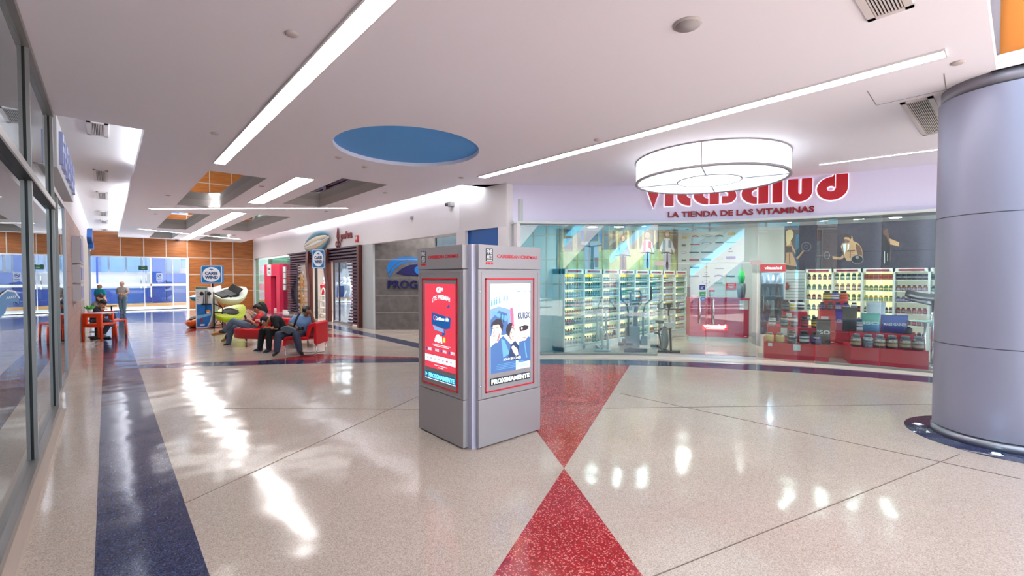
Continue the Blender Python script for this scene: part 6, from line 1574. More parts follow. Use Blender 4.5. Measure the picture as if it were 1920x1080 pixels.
def person(label, base, J, col, feat):
    """J: joint positions; col: materials; feat: options. One continuous body, clothes as children."""
    t = empty('person', base, label, 'person')
    skin_ = mat('skin ' + col['skin'], {'tan': (176, 122, 92), 'brown': (138, 92, 66), 'fair': (208, 160, 134)}[col['skin']], .5)
    hd, nk, f = J['head'], J['neck'], J['face'].normalized()
    upv = J.get('hup', Vector((0, 0, 1))); upv = (upv - f * upv.dot(f)).normalized(); sd_ = f.cross(upv)
    b = MB()
    # head: skull, jaw, nose, ears
    hull(b, [(hd + upv * .035 - f * .015, .082), (hd + upv * .03 + f * .015, .078), (hd - f * .04, .075)], skin_, 14)
    hull(b, [(hd + upv * .0 + f * .02, .072), (hd - upv * .085 + f * .045, .034), (hd - upv * .05 + f * .03, .055)], skin_, 12)
    hull(b, [(hd + f * .088 + upv * .015, .009), (hd + f * .108 - upv * .022, .013), (hd + f * .085 - upv * .028, .016)], skin_, 8)
    for s_ in (-1, 1): hull(b, [(hd + sd_ * .083 * s_ + upv * .012 - f * .005, .014), (hd + sd_ * .08 * s_ - upv * .025, .011)], skin_, 8)
    hull(b, [(hd + f * .082 - upv * .052 + sd_ * .018, .008), (hd + f * .082 - upv * .052 - sd_ * .018, .008)], skin_, 8)
    hull(b, [(hd - f * .02 - upv * .04, .052), (nk, .056)], skin_, 12)
    sl, sr, hl, hr = J['sl'], J['sr'], J['hl'], J['hr']
    ch_ = (sl + sr) / 2; pv = (hl + hr) / 2; tw = (ch_ - pv)
    wst = pv + tw * .42 + J.get('bend', Vector((0, 0, 0)))
    k = feat.get('k', 1.0)
    acr = (sr - sl).normalized() * .0
    def torso(mbx, m, g):
        hull(mbx, [(nk - (nk - ch_) * .3, .06 + g), (sl + (sr - sl) * .08, .06 * k + g), (sr + (sl - sr) * .08, .06 * k + g), (ch_ + (wst - ch_) * .45 + (sr - sl) * .18, .115 * k + g), (ch_ + (wst - ch_) * .45 - (sr - sl) * .18, .115 * k + g)], m, 12)
        hull(mbx, [(ch_ + (wst - ch_) * .45 + (sr - sl) * .16, .115 * k + g), (ch_ + (wst - ch_) * .45 - (sr - sl) * .16, .115 * k + g), (wst + (sr - sl) * .13, .115 * k + g), (wst - (sr - sl) * .13, .115 * k + g), (pv, .13 * k + g)], m, 12)
    torso(b, skin_, 0)
    hull(b, [(pv, .12 * k), (hl, .095 * k), (hr, .095 * k)], skin_, 12)
    for q in ('l', 'r'):
        s0, el_, wr_ = J['s' + q], J['e' + q], J['w' + q]
        hull(b, [(s0, .052 * k), (s0 + (el_ - s0) * .4, .048 * k), (el_, .038 * k)], skin_, 10); hull(b, [(el_, .038 * k), (el_ + (wr_ - el_) * .35, .04 * k), (wr_, .025)], skin_, 10)
        # hand: palm, thumb, four fingers
        hdv = J.get('hd' + q, (wr_ - el_)).normalized(); pn = J.get('pn' + q, Vector((0, 0, 1))); pn = (pn - hdv * pn.dot(hdv)).normalized(); sx = hdv.cross(pn)
        hull(b, [(wr_, .024), (wr_ + hdv * .04 + sx * .022, .017), (wr_ + hdv * .085 + sx * .03, .012), (wr_ + hdv * .085 - sx * .03, .012), (wr_ + hdv * .04 - sx * .026, .015)], skin_, 8)
        curl = feat.get('curl', .5)
        for i, ln in enumerate((.066, .075, .07, .055)):
            o_ = wr_ + hdv * .088 + sx * (.03 - i * .02); d1 = (hdv - pn * curl * .5).normalized(); d2 = (hdv - pn * curl * 1.6).normalized()
            hull(b, [(o_, .0095), (o_ + d1 * ln * .5, .0088)], skin_, 8); hull(b, [(o_ + d1 * ln * .5, .0088), (o_ + d1 * ln * .5 + d2 * ln * .5, .0078)], skin_, 8)
        o_ = wr_ + hdv * .028 + sx * .026; d1 = (hdv * .6 + sx * .7 - pn * .3).normalized(); hull(b, [(o_, .014), (o_ + d1 * .035, .011)], skin_, 8); hull(b, [(o_ + d1 * .035, .011), (o_ + d1 * .035 + (hdv * .9 - pn * .4).normalized() * .03, .009)], skin_, 8)
        h0, kn, an, to = J['h' + q], J['k' + q], J['a' + q], J['t' + q]
        hull(b, [(h0, .085 * k), (h0 + (kn - h0) * .4, .078 * k), (kn, .055 * k)], skin_, 12); hull(b, [(kn, .054 * k), (kn + (an - kn) * .3, .055 * k), (an, .036)], skin_, 10); hull(b, [(an, .034), (to, .025)], skin_, 8)
    remeshed(b, 'body', t, skin_, .0085, 5)
    # trousers
    m = col['pants']; c = MB(); g = .014
    hull(c, [(pv + tw.normalized() * .04, .125 * k + g), (hl, .098 * k + g), (hr, .098 * k + g)], m, 12)
    for q in ('l', 'r'):
        h0, kn, an = J['h' + q], J['k' + q], J['a' + q]
        hull(c, [(h0, .09 * k + g), (h0 + (kn - h0) * .4, .084 * k + g), (kn, .062 * k + g)], m, 12); ank = an + (kn - an) * .06
        hull(c, [(kn, .062 * k + g), (kn + (an - kn) * .35, .062 * k + g), (ank, .048 + g)], m, 12)
    remeshed(c, 'trousers', t, m, .011, 5)
    # shirt
    m = col['shirt']; c = MB(); torso(c, m, .014)
    sv = feat.get('sleeve', .55)
    for q in ('l', 'r'):
        s0, el_, wr_ = J['s' + q], J['e' + q], J['w' + q]
        if sv <= 1: hull(c, [(s0, .056 * k + .014), (s0 + (el_ - s0) * sv, .05 * k + .016)], m, 12)
        else: hull(c, [(s0, .056 * k + .014), (el_, .046 * k + .014)], m, 12); hull(c, [(el_, .046 * k + .014), (wr_ - (wr_ - el_) * .06, .04)], m, 12)
    so_ = remeshed(c, 'shirt', t, m, .011, 5)
    # shoes
    for q in ('l', 'r'):
        an, to = J['a' + q], J['t' + q]; c = MB(); hull(c, [(an - Vector((0, 0, .01)) - (to - an).normalized() * .01, .044), (to, .034), (to + (an - to) * .35, .043), (an + (an - to).normalized() * .035 - Vector((0, 0, .025)), .036)], col['shoes'], 12)
        remeshed(c, 'shoe', t, col['shoes'], .01, 3)
    # hair or cap
    hm = col['hair']; c = MB()
    if feat.get('cap'):
        hull(c, [(hd + upv * .05 - f * .01, .094), (hd + upv * .02 - f * .03, .09)], hm, 14); hull(c, [(hd + upv * .04 + f * .08 + sd_ * .05, .012), (hd + upv * .04 + f * .08 - sd_ * .05, .012), (hd + upv * .02 + f * .15 + sd_ * .03, .008), (hd + upv * .02 + f * .15 - sd_ * .03, .008)], hm, 8)
        remeshed(c, 'cap', t, hm, .01, 3)
        c = MB(); pp = hd - bkv * .088 + upv * .03; hull(c, [(pp, .018), (pp + V3((0, 0, -.03)), .016)], mpale, 8); c.build('cap_badge', t)
    elif not feat.get('bald'):
        hull(c, [(hd + upv * .05 - f * .02, .088), (hd + upv * .02 - f * .045, .082), (hd + upv * .062 + f * .03, .064)], hm, 14)
        hull(c, [(hd - f * .05 - upv * .02, .066), (hd - f * .05 + upv * .03, .07)], hm, 12)
        if feat.get('long'): hull(c, [(hd - f * .06, .08), (hd - f * .07 - upv * .16, .06), (hd - f * .02 - upv * .1 + sd_ * .05, .04), (hd - f * .02 - upv * .1 - sd_ * .05, .04)], hm, 12)
        remeshed(c, 'hair', t, hm, .01, 3)
    else:
        for s_ in (-1, 1): hull(c, [(hd + sd_ * .07 * s_ - f * .04 + upv * .0, .026), (hd - f * .085 + sd_ * .02 * s_ - upv * .01, .022)], hm, 8)
        remeshed(c, 'hair', t, hm, .01, 2)
    for s_ in (-1, 1):
        c = MB(); e_ = hd + f * .083 + upv * .018 + sd_ * .03 * s_; hull(c, [(e_, .0095)], mat('eye white', (232, 228, 224), .2), 8); eo = c.build('eye', t)
        c = MB(); hull(c, [(e_ + f * .006, .0055)], mat('iris', (40, 26, 20), .2), 8); c.build('iris', eo)
        c = MB(); hull(c, [(e_ + upv * .02 + sd_ * .014 * s_, .0045), (e_ + upv * .023 - sd_ * .012 * s_ + f * .003, .0045)], mat('brow', (40, 30, 26), .7), 6); c.build('eyebrow', t)
    c = MB(); hull(c, [(hd + f * .087 - upv * .05 + sd_ * .02, .004), (hd + f * .092 - upv * .05, .006), (hd + f * .087 - upv * .05 - sd_ * .02, .004)], mat('lips', (140, 78, 70), .5), 8); c.build('mouth', t)
    return t
V3 = Vector
dnm = mat('denim', (96, 112, 134), .8, noise=.15, scale=12); dnm2 = mat('dark denim', (58, 66, 86), .8, noise=.1, scale=12); blk = mat('black cloth', (22, 22, 26), .85); hb = mat('black hair', (22, 18, 18), .6)
red_s = mat('red shirt', (204, 20, 32), .7)
def seated(Zf, D, pts):
    """pts: joint -> (zoom x, zoom y, depth offset)"""
    out = {}
    for k_, v in pts.items(): out[k_] = atD(*Zf(v[0], v[1]), D + v[2])
    return out
def floorfeet(J):
    for q in ('l', 'r'):
        pass
    return J
# man in the light blue shirt, head in hand, on the red chair
DM = DR_ + .28
J = seated(ZB, DM, {'head': (1032, 222, -.02), 'neck': (1018, 318, .04), 'sl': (850, 335, .0), 'sr': (1105, 345, .02), 'hl': (860, 600, .06), 'hr': (985, 600, .06), 'el': (745, 428, -.08), 'wl': (855, 478, -.22),
                    'er': (1150, 425, .02), 'wr': (1118, 250, -.1), 'kl': (560, 610, -.28), 'kr': (855, 610, -.35), 'al': (530, 900, -.3), 'ar': (925, 890, -.28), 'tl': (478, 950, -.42), 'tr': (962, 935, -.42)})
J['face'] = -bkv * .95 - RT * .1 + V3((0, 0, -.45)); J['hdr'] = V3((0, 0, .55)) - RT * .95 - bkv * .25; J['pnr'] = bkv * -1.0; J['hdl'] = RT * .8 - V3((0, 0, .3)) - bkv * .3
P1 = person('man in light blue shirt resting his head in his hand on the red chair', flat(J['al']), J, {'skin': 'brown', 'shirt': mat('light blue shirt', (112, 146, 190), .8), 'pants': dnm2, 'shoes': mat('shoe black', (20, 20, 22), .5), 'hair': hb}, {'k': 1.08, 'sleeve': .6, 'curl': .9})
bgc = mat('bag grey', (84, 92, 100), .7, noise=.1)
bg_ = empty('shoulder_bag', r3(760, 520, .0), 'grey shoulder bag with black strap on the lap of the man in light blue', 'bag')
mb = MB(); P_l = [r3(x, y, .05) for x, y in [(625, 495), (665, 460), (740, 452), (820, 480), (905, 520), (905, 545), (840, 560), (790, 600), (720, 570), (650, 530)]]; mb.plate(P_l, -bkv, .12, bgc); bevel(mb.build('body', bg_), .03, 3)
mb = MB(); mb.tube([r3(820, 470, .02), r3(858, 360, .02), r3(900, 270, .05), r3(925, 240, .14)], .022, black, 8); mb.build('strap', bg_)
mb = MB(); c = atD(*ZB(945, 500), DM - .36); mb.obox(c, RT * .05, bkv * .035, (0, 0, .035), black); ca_ = mb.build('compact_camera'); tag(ca_, 'small black camera held on the lap of the man in light blue', 'camera')
mb = MB(); mb.lathe([(.025, 0), (.025, .03), (.02, .04)], c - bkv * .035, darkgrey, 14, (-bkv, RT, V3((0, 0, 1)))); mb.build('lens', ca_)
# man in black bent forward asleep on his knees
J = seated(ZB, DB - .62, {'head': (340, 385, -.12), 'neck': (440, 330, 0), 'sl': (505, 340, -.16), 'sr': (500, 330, .18), 'hl': (640, 600, -.02), 'hr': (640, 590, .28), 'el': (530, 500, -.22), 'wl': (400, 490, -.2), 'er': (470, 490, .12), 'wr': (520, 470, -.14),
                          'kl': (400, 545, -.2), 'kr': (285, 545, .0), 'al': (400, 850, -.22), 'ar': (245, 845, -.02), 'tl': (320, 912, -.28), 'tr': (150, 890, -.06)})
J['face'] = -RT * .75 + V3((0, 0, -.9)) - bkv * .15; J['hup'] = -RT * .8 + V3((0, 0, .2)); J['bend'] = V3((0, 0, .09)); J['hup'] = V3((0, 0, .35)) - RT * 1.0
J['hdl'] = -RT; J['hdr'] = -RT * .2 - bkv + V3((0, 0, -.1))
person('man in black clothes and black cap bent forward asleep with arms on his knees', flat(J['al']), J, {'skin': 'tan', 'shirt': blk, 'pants': blk, 'shoes': mat('shoe navy', (34, 36, 60), .6), 'hair': blk}, {'k': 1.0, 'sleeve': .8, 'cap': True, 'curl': .7})
# man in red looking at a phone
DP = DB + .25
J = seated(ZC, DP, {'head': (1112, 428, .0), 'neck': (1180, 522, .0), 'sl': (1150, 590, -.2), 'sr': (1200, 575, .22), 'hl': (1020, 820, -.12), 'hr': (1030, 800, .18), 'el': (1100, 750, -.3), 'wl': (965, 655, -.2), 'er': (1050, 740, .2), 'wr': (940, 660, .05),
                    'kl': (620, 665, -.12), 'kr': (580, 800, .12), 'al': (440, 860, -.1), 'ar': (520, 1130, .08), 'tl': (350, 885, -.18), 'tr': (440, 1165, -.02)})
J['face'] = -RT * .85 + V3((0, 0, -.5)) - bkv * .15; J['hdl'] = -RT + V3((0, 0, .35)); J['hdr'] = -RT + V3((0, 0, .35))
P3_ = person('man in red shirt with white sleeve stripes and jeans reading his phone on the bench', flat(J['ar']), J, {'skin': 'tan', 'shirt': red_s, 'pants': dnm, 'shoes': mat('shoe dark', (36, 34, 40), .6), 'hair': hb}, {'k': 1.0, 'sleeve': .62, 'curl': .9})
mb = MB()
d_ = (J['el'] - J['sl']).normalized()
for o_ in (.42, .56): mb.tube([J['sl'] + (J['el'] - J['sl']) * o_, J['sl'] + (J['el'] - J['sl']) * (o_ + .06)], .0745, mat('stripe white', (236, 232, 232), .7), 18)
mb.build('sleeve_stripe', P3_)
mb = MB(); c = J['wl'] - RT * .12 + V3((0, 0, .06)); mb.obox(c, (-RT * .02 + V3((0, 0, .06))), bkv * .036, (RT * .004 + V3((0, 0, .002))), black); tag(mb.build('mobile_phone'), 'black phone held by the man in the red shirt', 'phone')
# second person behind him, grey shirt
J = seated(ZC, DP + .62, {'head': (1190, 375, .0), 'neck': (1225, 470, .0), 'sl': (1205, 545, -.18), 'sr': (1250, 540, .2), 'hl': (1080, 740, -.12), 'hr': (1080, 740, .16), 'el': (1080, 640, -.24), 'wl': (1000, 560, -.2), 'er': (1120, 640, .2), 'wr': (1050, 540, .1),
                         'kl': (640, 700, -.14), 'kr': (660, 720, .14), 'al': (410, 900, -.3), 'ar': (480, 1020, .1), 'tl': (200, 940, -.32), 'tr': (400, 1065, .05)})
J['face'] = -RT * .95 + V3((0, 0, -.3)); J['hdl'] = -RT * .5 + V3((0, 0, .8)); J['hdr'] = -RT * .5 + V3((0, 0, .8))
person('dark haired person in grey behind the man in red, tan shoe stretched forward', flat(J['ar']), J, {'skin': 'tan', 'shirt': mat('grey shirt', (98, 104, 116), .8), 'pants': dnm2, 'shoes': mat('shoe tan', (176, 126, 66), .6), 'hair': hb}, {'k': .98, 'sleeve': 1.5, 'curl': .8, 'long': True})
# standing man near the entrance
DS_ = hdist(230, 590)
J = seated(ZE, DS_, {'head': (430, 562, 0), 'neck': (437, 598, .02), 'sl': (398, 612, 0), 'sr': (480, 612, 0), 'hl': (418, 700, 0), 'hr': (462, 700, 0), 'el': (380, 655, -.02), 'wl': (412, 668, -.2), 'er': (500, 650, -.02), 'wr': (458, 670, -.2),
                     'kl': (420, 790, -.03), 'kr': (455, 790, 0), 'al': (432, 872, -.02), 'ar': (455, 868, .05), 'tl': (412, 884, -.14), 'tr': (458, 886, -.08)})
J['face'] = -bkv; J['hdl'] = RT * .9 - bkv * .3; J['hdr'] = -RT * .9 - bkv * .3; J['pnl'] = bkv * 1.0; J['pnr'] = bkv
person('older man in beige polo and pale jeans walking near the glass entrance', flat(J['al']), J, {'skin': 'fair', 'shirt': mat('beige polo', (190, 178, 168), .8), 'pants': mat('pale jeans', (116, 140, 154), .8), 'shoes': mat('shoe mid', (70, 74, 84), .6), 'hair': mat('grey hair', (140, 136, 134), .7)}, {'k': 1.05, 'sleeve': .75, 'bald': True, 'curl': .8})
# café group by the left wall
DT = hdist(187, 641)
J = seated(ZD, DT + 1.0, {'head': (716, 522, -.05), 'neck': (688, 548, .02), 'sl': (672, 560, .14), 'sr': (668, 566, -.17), 'hl': (668, 640, .12), 'hr': (672, 645, -.1), 'el': (690, 600, .2), 'wl': (728, 588, .1), 'er': (690, 612, -.2), 'wr': (738, 588, -.12),
                          'kl': (760, 640, .12), 'kr': (770, 650, -.12), 'al': (790, 672, .14), 'ar': (716, 735, -.08), 'tl': (815, 682, .12), 'tr': (735, 742, -.1)})
J['face'] = RT * .85 + V3((0, 0, -.6)) - bkv * .2; J['hdl'] = RT; J['hdr'] = RT
person('person in navy top leaning over the café table writing, beside the orange chair', flat(J['ar']), J, {'skin': 'tan', 'shirt': mat('navy top', (34, 32, 56), .8), 'pants': mat('grey trousers', (86, 84, 100), .8), 'shoes': mat('shoe pale', (150, 150, 160), .6), 'hair': hb}, {'k': .95, 'sleeve': .6})
J = seated(ZD, DT + 2.2, {'head': (700, 478, -.05), 'neck': (682, 508, .02), 'sl': (665, 520, .15), 'sr': (660, 524, -.16), 'hl': (668, 600, .12), 'hr': (672, 600, -.1), 'el': (705, 540, .2), 'wl': (742, 500, .0), 'er': (680, 560, -.2), 'wr': (720, 555, -.1),
                         'kl': (775, 580, .14), 'kr': (780, 585, -.12), 'al': (800, 620, .16), 'ar': (802, 625, -.1), 'tl': (835, 632, .12), 'tr': (840, 636, -.12)})
J['face'] = RT * .8 + V3((0, 0, -.5)) - bkv * .4; J['hdl'] = V3((0, 0, 1)) - RT * .4; J['hdr'] = RT
person('long haired woman in grey seated behind the café table, head leaning on her hand', flat(J['ar']), J, {'skin': 'fair', 'shirt': mat('grey olive top', (112, 110, 104), .8), 'pants': mat('indigo trousers', (54, 54, 86), .8), 'shoes': mat('shoe pale', (1, 1, 1)), 'hair': mat('brown hair', (58, 34, 28), .6)}, {'k': .92, 'sleeve': .6, 'long': True})
DQ = 21.0
J = seated(ZD, DQ, {'head': (694, 402, 0), 'neck': (698, 420, .02), 'sl': (673, 428, .0), 'sr': (724, 429, 0), 'hl': (684, 514, 0), 'hr': (713, 514, 0), 'el': (664, 466, -.03), 'wl': (688, 478, -.2), 'er': (734, 466, -.03), 'wr': (716, 480, -.2),
                    'kl': (690, 514, -.42), 'kr': (718, 514, -.42), 'al': (690, 588, -.4), 'ar': (718, 588, -.4), 'tl': (686, 597, -.56), 'tr': (722, 597, -.56)})
J['face'] = -bkv; J['hdl'] = RT * .6 - bkv * .6; J['hdr'] = -RT * .6 - bkv * .6
person('bald man in turquoise shirt seated behind the café group by the far pillar', flat(J['al']), J, {'skin': 'tan', 'shirt': mat('turquoise shirt', (20, 150, 164), .8), 'pants': dnm2, 'shoes': mat('shoe dark', (1, 1, 1)), 'hair': mat('grey hair', (1, 1, 1))}, {'k': 1.0, 'sleeve': .6, 'bald': True})

# ================================================================== CAFÉ FURNITURE
org_ = mat('orange plastic', (236, 70, 20), .4)
def cafe_chair(o, u, n, label, m=org_, w=.42, h=.74):
    """o = floor point under the back left leg, u = width direction, n = towards the front"""
    t = empty('cafe_chair', o + u * w / 2, label, 'chair'); z = V3((0, 0, 1)); T = .035
    sz = .45
    for a, d, hh in ((0, 0, h), (w, 0, h)):
        mb = MB(); p = o + u * a; mb.tube([p, p + z * hh], [.028, .03], m, 8); mb.build('rear_leg', t)
    for a in (0, w):
        mb = MB(); p = o + u * a + n * .44; mb.tube([p + n * .02, p + z * (sz)], [.026, .03], m, 8); mb.build('front_leg', t)
    mb = MB(); mb.obox(o + u * w / 2 + n * .22 + z * (sz), u * (w / 2 + .02), n * .24, z * .02, m); bevel(mb.build('seat', t), .01, 2)
    mb = MB(); c = o + u * w / 2
    mb.obox(c + z * (h - .035), u * (w / 2 + .02), n * .024, z * .055, m); mb.obox(c + z * (h - .31), u * (w / 2 + .02), n * .024, z * .05, m)
    for s_ in (-1, 1): mb.obox(c + u * (w / 2 - .05) * s_ + z * (h - .17), u * .07, n * .024, z * .15, m)
    bevel(mb.build('backrest', t), .012, 2)
    return t
g0 = flat(G(156.5, 640)); g1 = flat(G(187.5, 641)); gu = RT; gn = bkv; g1 = g0 + RT * .5; 
cafe_chair(g0, gu, V3((.72, .69, 0)) if False else gn, 'bright orange café chair with open back, nearest by the pink stone wall', w=(g1 - g0).length)
g2 = flat(atD(189, 612, DT + 1.15)); cafe_chair(g2 + RT * 0, RT, -bkv * -1.0, 'bright orange café chair on the far side of the café table', w=.36, h=.74)
tc = flat(atD(189, 640, DT + .62))
t = empty('cafe_table', tc, 'small café table with pale top and black pedestal between the orange chairs', 'table')
mb = MB(); mb.obox(tc + V3((0, 0, .735)), RT * .27, bkv * .26, (0, 0, .013), mat('table top pale', (214, 218, 226), .25)); bevel(mb.build('tabletop', t), .006)
mb = MB(); mb.tube([tc + V3((0, 0, .02)), tc + V3((0, 0, .72))], .03, black); mb.obox(tc + V3((0, 0, .02)), RT * .28, bkv * .035, (0, 0, .015), black); mb.obox(tc + V3((0, 0, .02)), RT * .035, bkv * .28, (0, 0, .015), black); mb.build('pedestal', t)
pp = tc - RT * .18 - bkv * .12 + V3((0, 0, .749)); mb = MB(); mb.lathe([(.05, 0), (.065, .1), (.055, .1), (.05, .09)], pp, mpale, 16); pl = mb.build('potted_plant'); tag(pl, 'small green plant in a white pot on the café table', 'plant')
mb = MB()
for k in range(26):
    a = R(k * 47); r_ = .02 + .045 * (k % 5) / 4; d = V3((math.cos(a), math.sin(a), 0)); q = pp + V3((0, 0, .1)) + d * r_; mb.tube([q, q + d * .03 + V3((0, 0, .05)), q + d * .06 + V3((0, 0, .06 + .03 * (k % 3)))], [.004, .02, .002], mat('leaf green', (70, 170, 60), .5), 5)
mb.build('leaves', pl)
mb = MB(); mb.obox(tc + RT * .12 + V3((0, 0, .7525)), RT * .15, bkv * .11, (0, 0, .003), mat('paper white', (236, 238, 244), .6)); tag(mb.build('paper_sheet'), 'white sheet of paper on the café table', 'paper')
# black seats under the writing person and the woman
for dd, zz, l in ((1.06, .43, 'under the person in the navy top'), (2.28, .43, 'under the long haired woman')):
    q = flat(atD(179 if dd < 2 else 180.5, 600, DT + dd)); t = empty('black_stool', q, 'black café seat ' + l, 'stool')
    mb = MB(); mb.lathe([(.19, 0), (.2, .02), (.19, .04)], q + V3((0, 0, zz - .09)), black, 24); mb.build('seat', t)
    mb = MB(); mb.tube([q + V3((0, 0, .02)), q + V3((0, 0, zz - .09))], .025, darkgrey); mb.lathe([(.17, 0), (.17, .015)], q, darkgrey, 20); mb.build('pedestal', t)
q = flat(J['al']) + bkv * .45 + RT * .18; t = empty('black_stool', q, 'black stool under the bald man in turquoise', 'stool')
zz = (J['hl'].z) - .1
mb = MB(); mb.lathe([(.19, 0), (.19, .04)], q + V3((0, 0, max(.3, zz - .06))), black, 24); mb.build('seat', t); mb = MB(); mb.tube([q, q + V3((0, 0, max(.3, zz - .06)))], .03, darkgrey); mb.build('pedestal', t)

# ================================================================== KAYAK DISPLAY AND CARIB WIND SIGN
DK = hdist(368, 616)
def kp(x, y, dd=0): return atD(*ZA(x, y), DK + dd)
cs = empty('carib_wind_sign', flat(kp(375, 640, .45)), 'square blue and white CARIB WIND sign on a black pole by the kayaks', 'sign')
sc0 = kp(376, 170, .4); caribsign(cs, sc0, RT, V3((0, 0, 1)), 204 / 4.909 / FPX * (DK + .4), 170 / 4.909 / FPX * (DK + .4), True)
mb = MB(); pb = flat(sc0) + bkv * .05; mb.tube([pb, V3((pb.x, pb.y, sc0.z - .3))], .028, black, 10); mb.obox(pb + V3((0, 0, .01)), RT * .22, bkv * .2, (0, 0, .01), black); mb.build('pole', cs)
# leaflet / photo board
bd_ = empty('photo_board', flat(kp(310, 665)), 'white and blue advertising board with a kayaking photo below the sign', 'board')
P4 = [kp(232, 668), kp(338, 664), kp(372, 600), kp(388, 520), kp(388, 445), kp(345, 290), kp(232, 285)]
o_ = P4[0]; U_ = RT; V_ = V3((0, 0, 1))
def uv(x, y): p = kp(x, y); return ((p - o_).dot(U_), (p - o_).dot(V_))
out = [uv(*p) for p in [(232, 668), (338, 664), (368, 605), (386, 540), (390, 470), (376, 390), (345, 290), (232, 285)]]
out[0] = (0, .002); 
mb = MB(); mb.plate([o_ + U_ * a + V_ * max(.002, b) for a, b in out], bkv, .3, mat('board white', (222, 226, 228), .5)); bevel(mb.build('stand', bd_), .01)
water = mat('print water blue', (20, 110, 190), .4, noise=.15, scale=6); mb = MB()
UV = lambda pts: [uv(*p) for p in pts]
art(mb, o_ - bkv * .002, U_, V_, [(0, water, UV([(244, 655), (336, 652), (362, 600), (380, 540), (384, 470), (378, 445), (244, 445)])), (1, mat('print sky pale', (120, 190, 226), .4), UV([(244, 580), (244, 545), (300, 540), (375, 520), (370, 545), (300, 565)])),
    (2, mat('print orange', (236, 150, 60), .4), UV(ell(350, 512, 22, 18, 12))), (3, mat('print white', (236, 240, 244), .4), UV(ell(345, 518, 12, 8, 10))), (2, mat('print red kite', (150, 50, 60), .4), UV([(270, 570), (300, 580), (290, 620), (276, 600)])), (2, mat('print white'), UV([(270, 628), (315, 625), (312, 640), (275, 642)])),
    (1, mat('print green edge', (40, 130, 120), .4), UV([(238, 305), (340, 300), (345, 288), (236, 285)]))] + [(1, mat('print grey', (170, 176, 184), .4), UV([(246, 330 + 22 * k), (262 + 6 * (k % 3), 330 + 22 * k), (262 + 6 * (k % 3), 337 + 22 * k), (246, 337 + 22 * k)])) for k in range(5)])
mb.build('printed_panel', bd_)
# paddles / pedal drive hanging on the board
pdl = empty('pedal_drive', kp(320, 400, -.05), 'black pedal drive unit with two round pedals hanging on the board', 'kayak part')
mb = MB(); mb.tube([kp(320, 320, -.06), kp(322, 450, -.06), kp(322, 535, -.06)], .012, black, 8); mb.tube([kp(335, 320, -.06), kp(335, 440, -.06)], .01, darkgrey, 8); mb.tube([kp(306, 350, -.06), kp(300, 440, -.06)], .01, darkgrey, 8); mb.build('shaft', pdl)
mb = MB(); hull(mb, [(kp(290, 445, -.08), .03), (kp(370, 445, -.08), .025)], black); mb.build('crossbar', pdl)
for x in (285, 355): mb = MB(); mb.lathe([(.06, -.015), (.068, 0), (.06, .015)], kp(x, 346, -.08), black, 18, (bkv, RT, V3((0, 0, 1)))); mb.build('pedal', pdl)
def kayak(name, a, b, w, h, upd, hull_m, deck_m, label, rocker=.12, cockpit=True, straps=True, seat=False, bow=1.6):
    """a, b = the two tips; upd = direction the deck faces"""
    t = empty(name, (a + b) / 2, label, 'kayak')
    ax_ = (b - a); L = ax_.length; ax_.normalize(); up_ = (upd - ax_ * upd.dot(ax_)).normalized(); sd2 = ax_.cross(up_)
    def prof(s): return max(0.0, math.sin(math.pi * s)) ** (1 / bow)
    rings = []; dk_ = []
    for i in range(25):
        s = .004 + .992 * i / 24; pr = prof(s); c = a + ax_ * L * s + up_ * (rocker * (2 * s - 1) ** 2)
        ww = w / 2 * pr; hh = h * (.35 + .65 * pr) * min(1, pr * 2.5)
        rings.append([c + sd2 * ww * math.cos(R(q)) - up_ * hh * abs(math.sin(R(q))) ** .8 for q in range(0, 181, 15)])
        dk_.append([c + sd2 * ww * math.cos(R(q)) + up_ * (h * .12 * pr * math.sin(R(q)) + .001) for q in range(0, 181, 15)])
    mb = MB(); mb.loft(rings, hull_m, True); mb.build('hull', t)
    mb = MB(); mb.loft(dk_, deck_m, True); mb.build('deck', t)
    mc = a + ax_ * L * .5
    if cockpit:
        mb = MB(); pts = [mc + ax_ * (L * .17 * math.cos(R(q))) + sd2 * (w * .3 * math.sin(R(q))) + up_ * (h * .13) for q in range(0, 360, 20)]
        mb.tube(pts, .025, black, 8, closed=True); mb.plate([p + up_ * .003 for p in pts], up_, .004, mat('cockpit dark', (26, 26, 30), .6)); mb.build('cockpit', t)
    if straps:
        mb = MB()
        for s in (.22, .27, .32, .68, .74, .8):
            c = a + ax_ * L * s; ww = w / 2 * prof(s) * .9; mb.tube([c + sd2 * ww + up_ * .02, c + up_ * (h * .17), c - sd2 * ww + up_ * .02], .008, black, 6)
        mb.tube([a + ax_ * L * .12 + up_ * h * .2, a + ax_ * L * .12 + sd2 * w * .2 + up_ * h * .1], .014, black, 6)
        mb.build('deck_straps', t)
    if seat:
        mb = MB(); c = mc - ax_ * L * .06 + up_ * (h * .15)
        mb.obox(c, ax_ * .16, sd2 * w * .26, up_ * .04, black); mb.obox(c + ax_ * .22 + up_ * .1, (ax_ + up_ * .8).normalized() * .14, sd2 * w * .26, (up_ - ax_).normalized() * .03, black); mb.obox(c - ax_ * .3 + up_ * .03, ax_ * .14, sd2 * w * .2, up_ * .04, black); bevel(mb.build('seat', t), .02)
    return t
lime = mat('lime hull', (190, 222, 20), .3); limew = mat('lime pale', (214, 232, 90), .3); cream_k = mat('cream hull', (212, 208, 160), .3); wht_k = mat('kayak white', (216, 226, 214), .25)
kx = kp(480, 500, .3)
kayak('kayak', kp(428, 575, -.15), kp(668, 470, .95), .85, .3, V3((0, 0, .45)) - bkv * 1.0, lime, limew, 'lime green kayak with black straps tilted on the rack behind the man in red', .1)
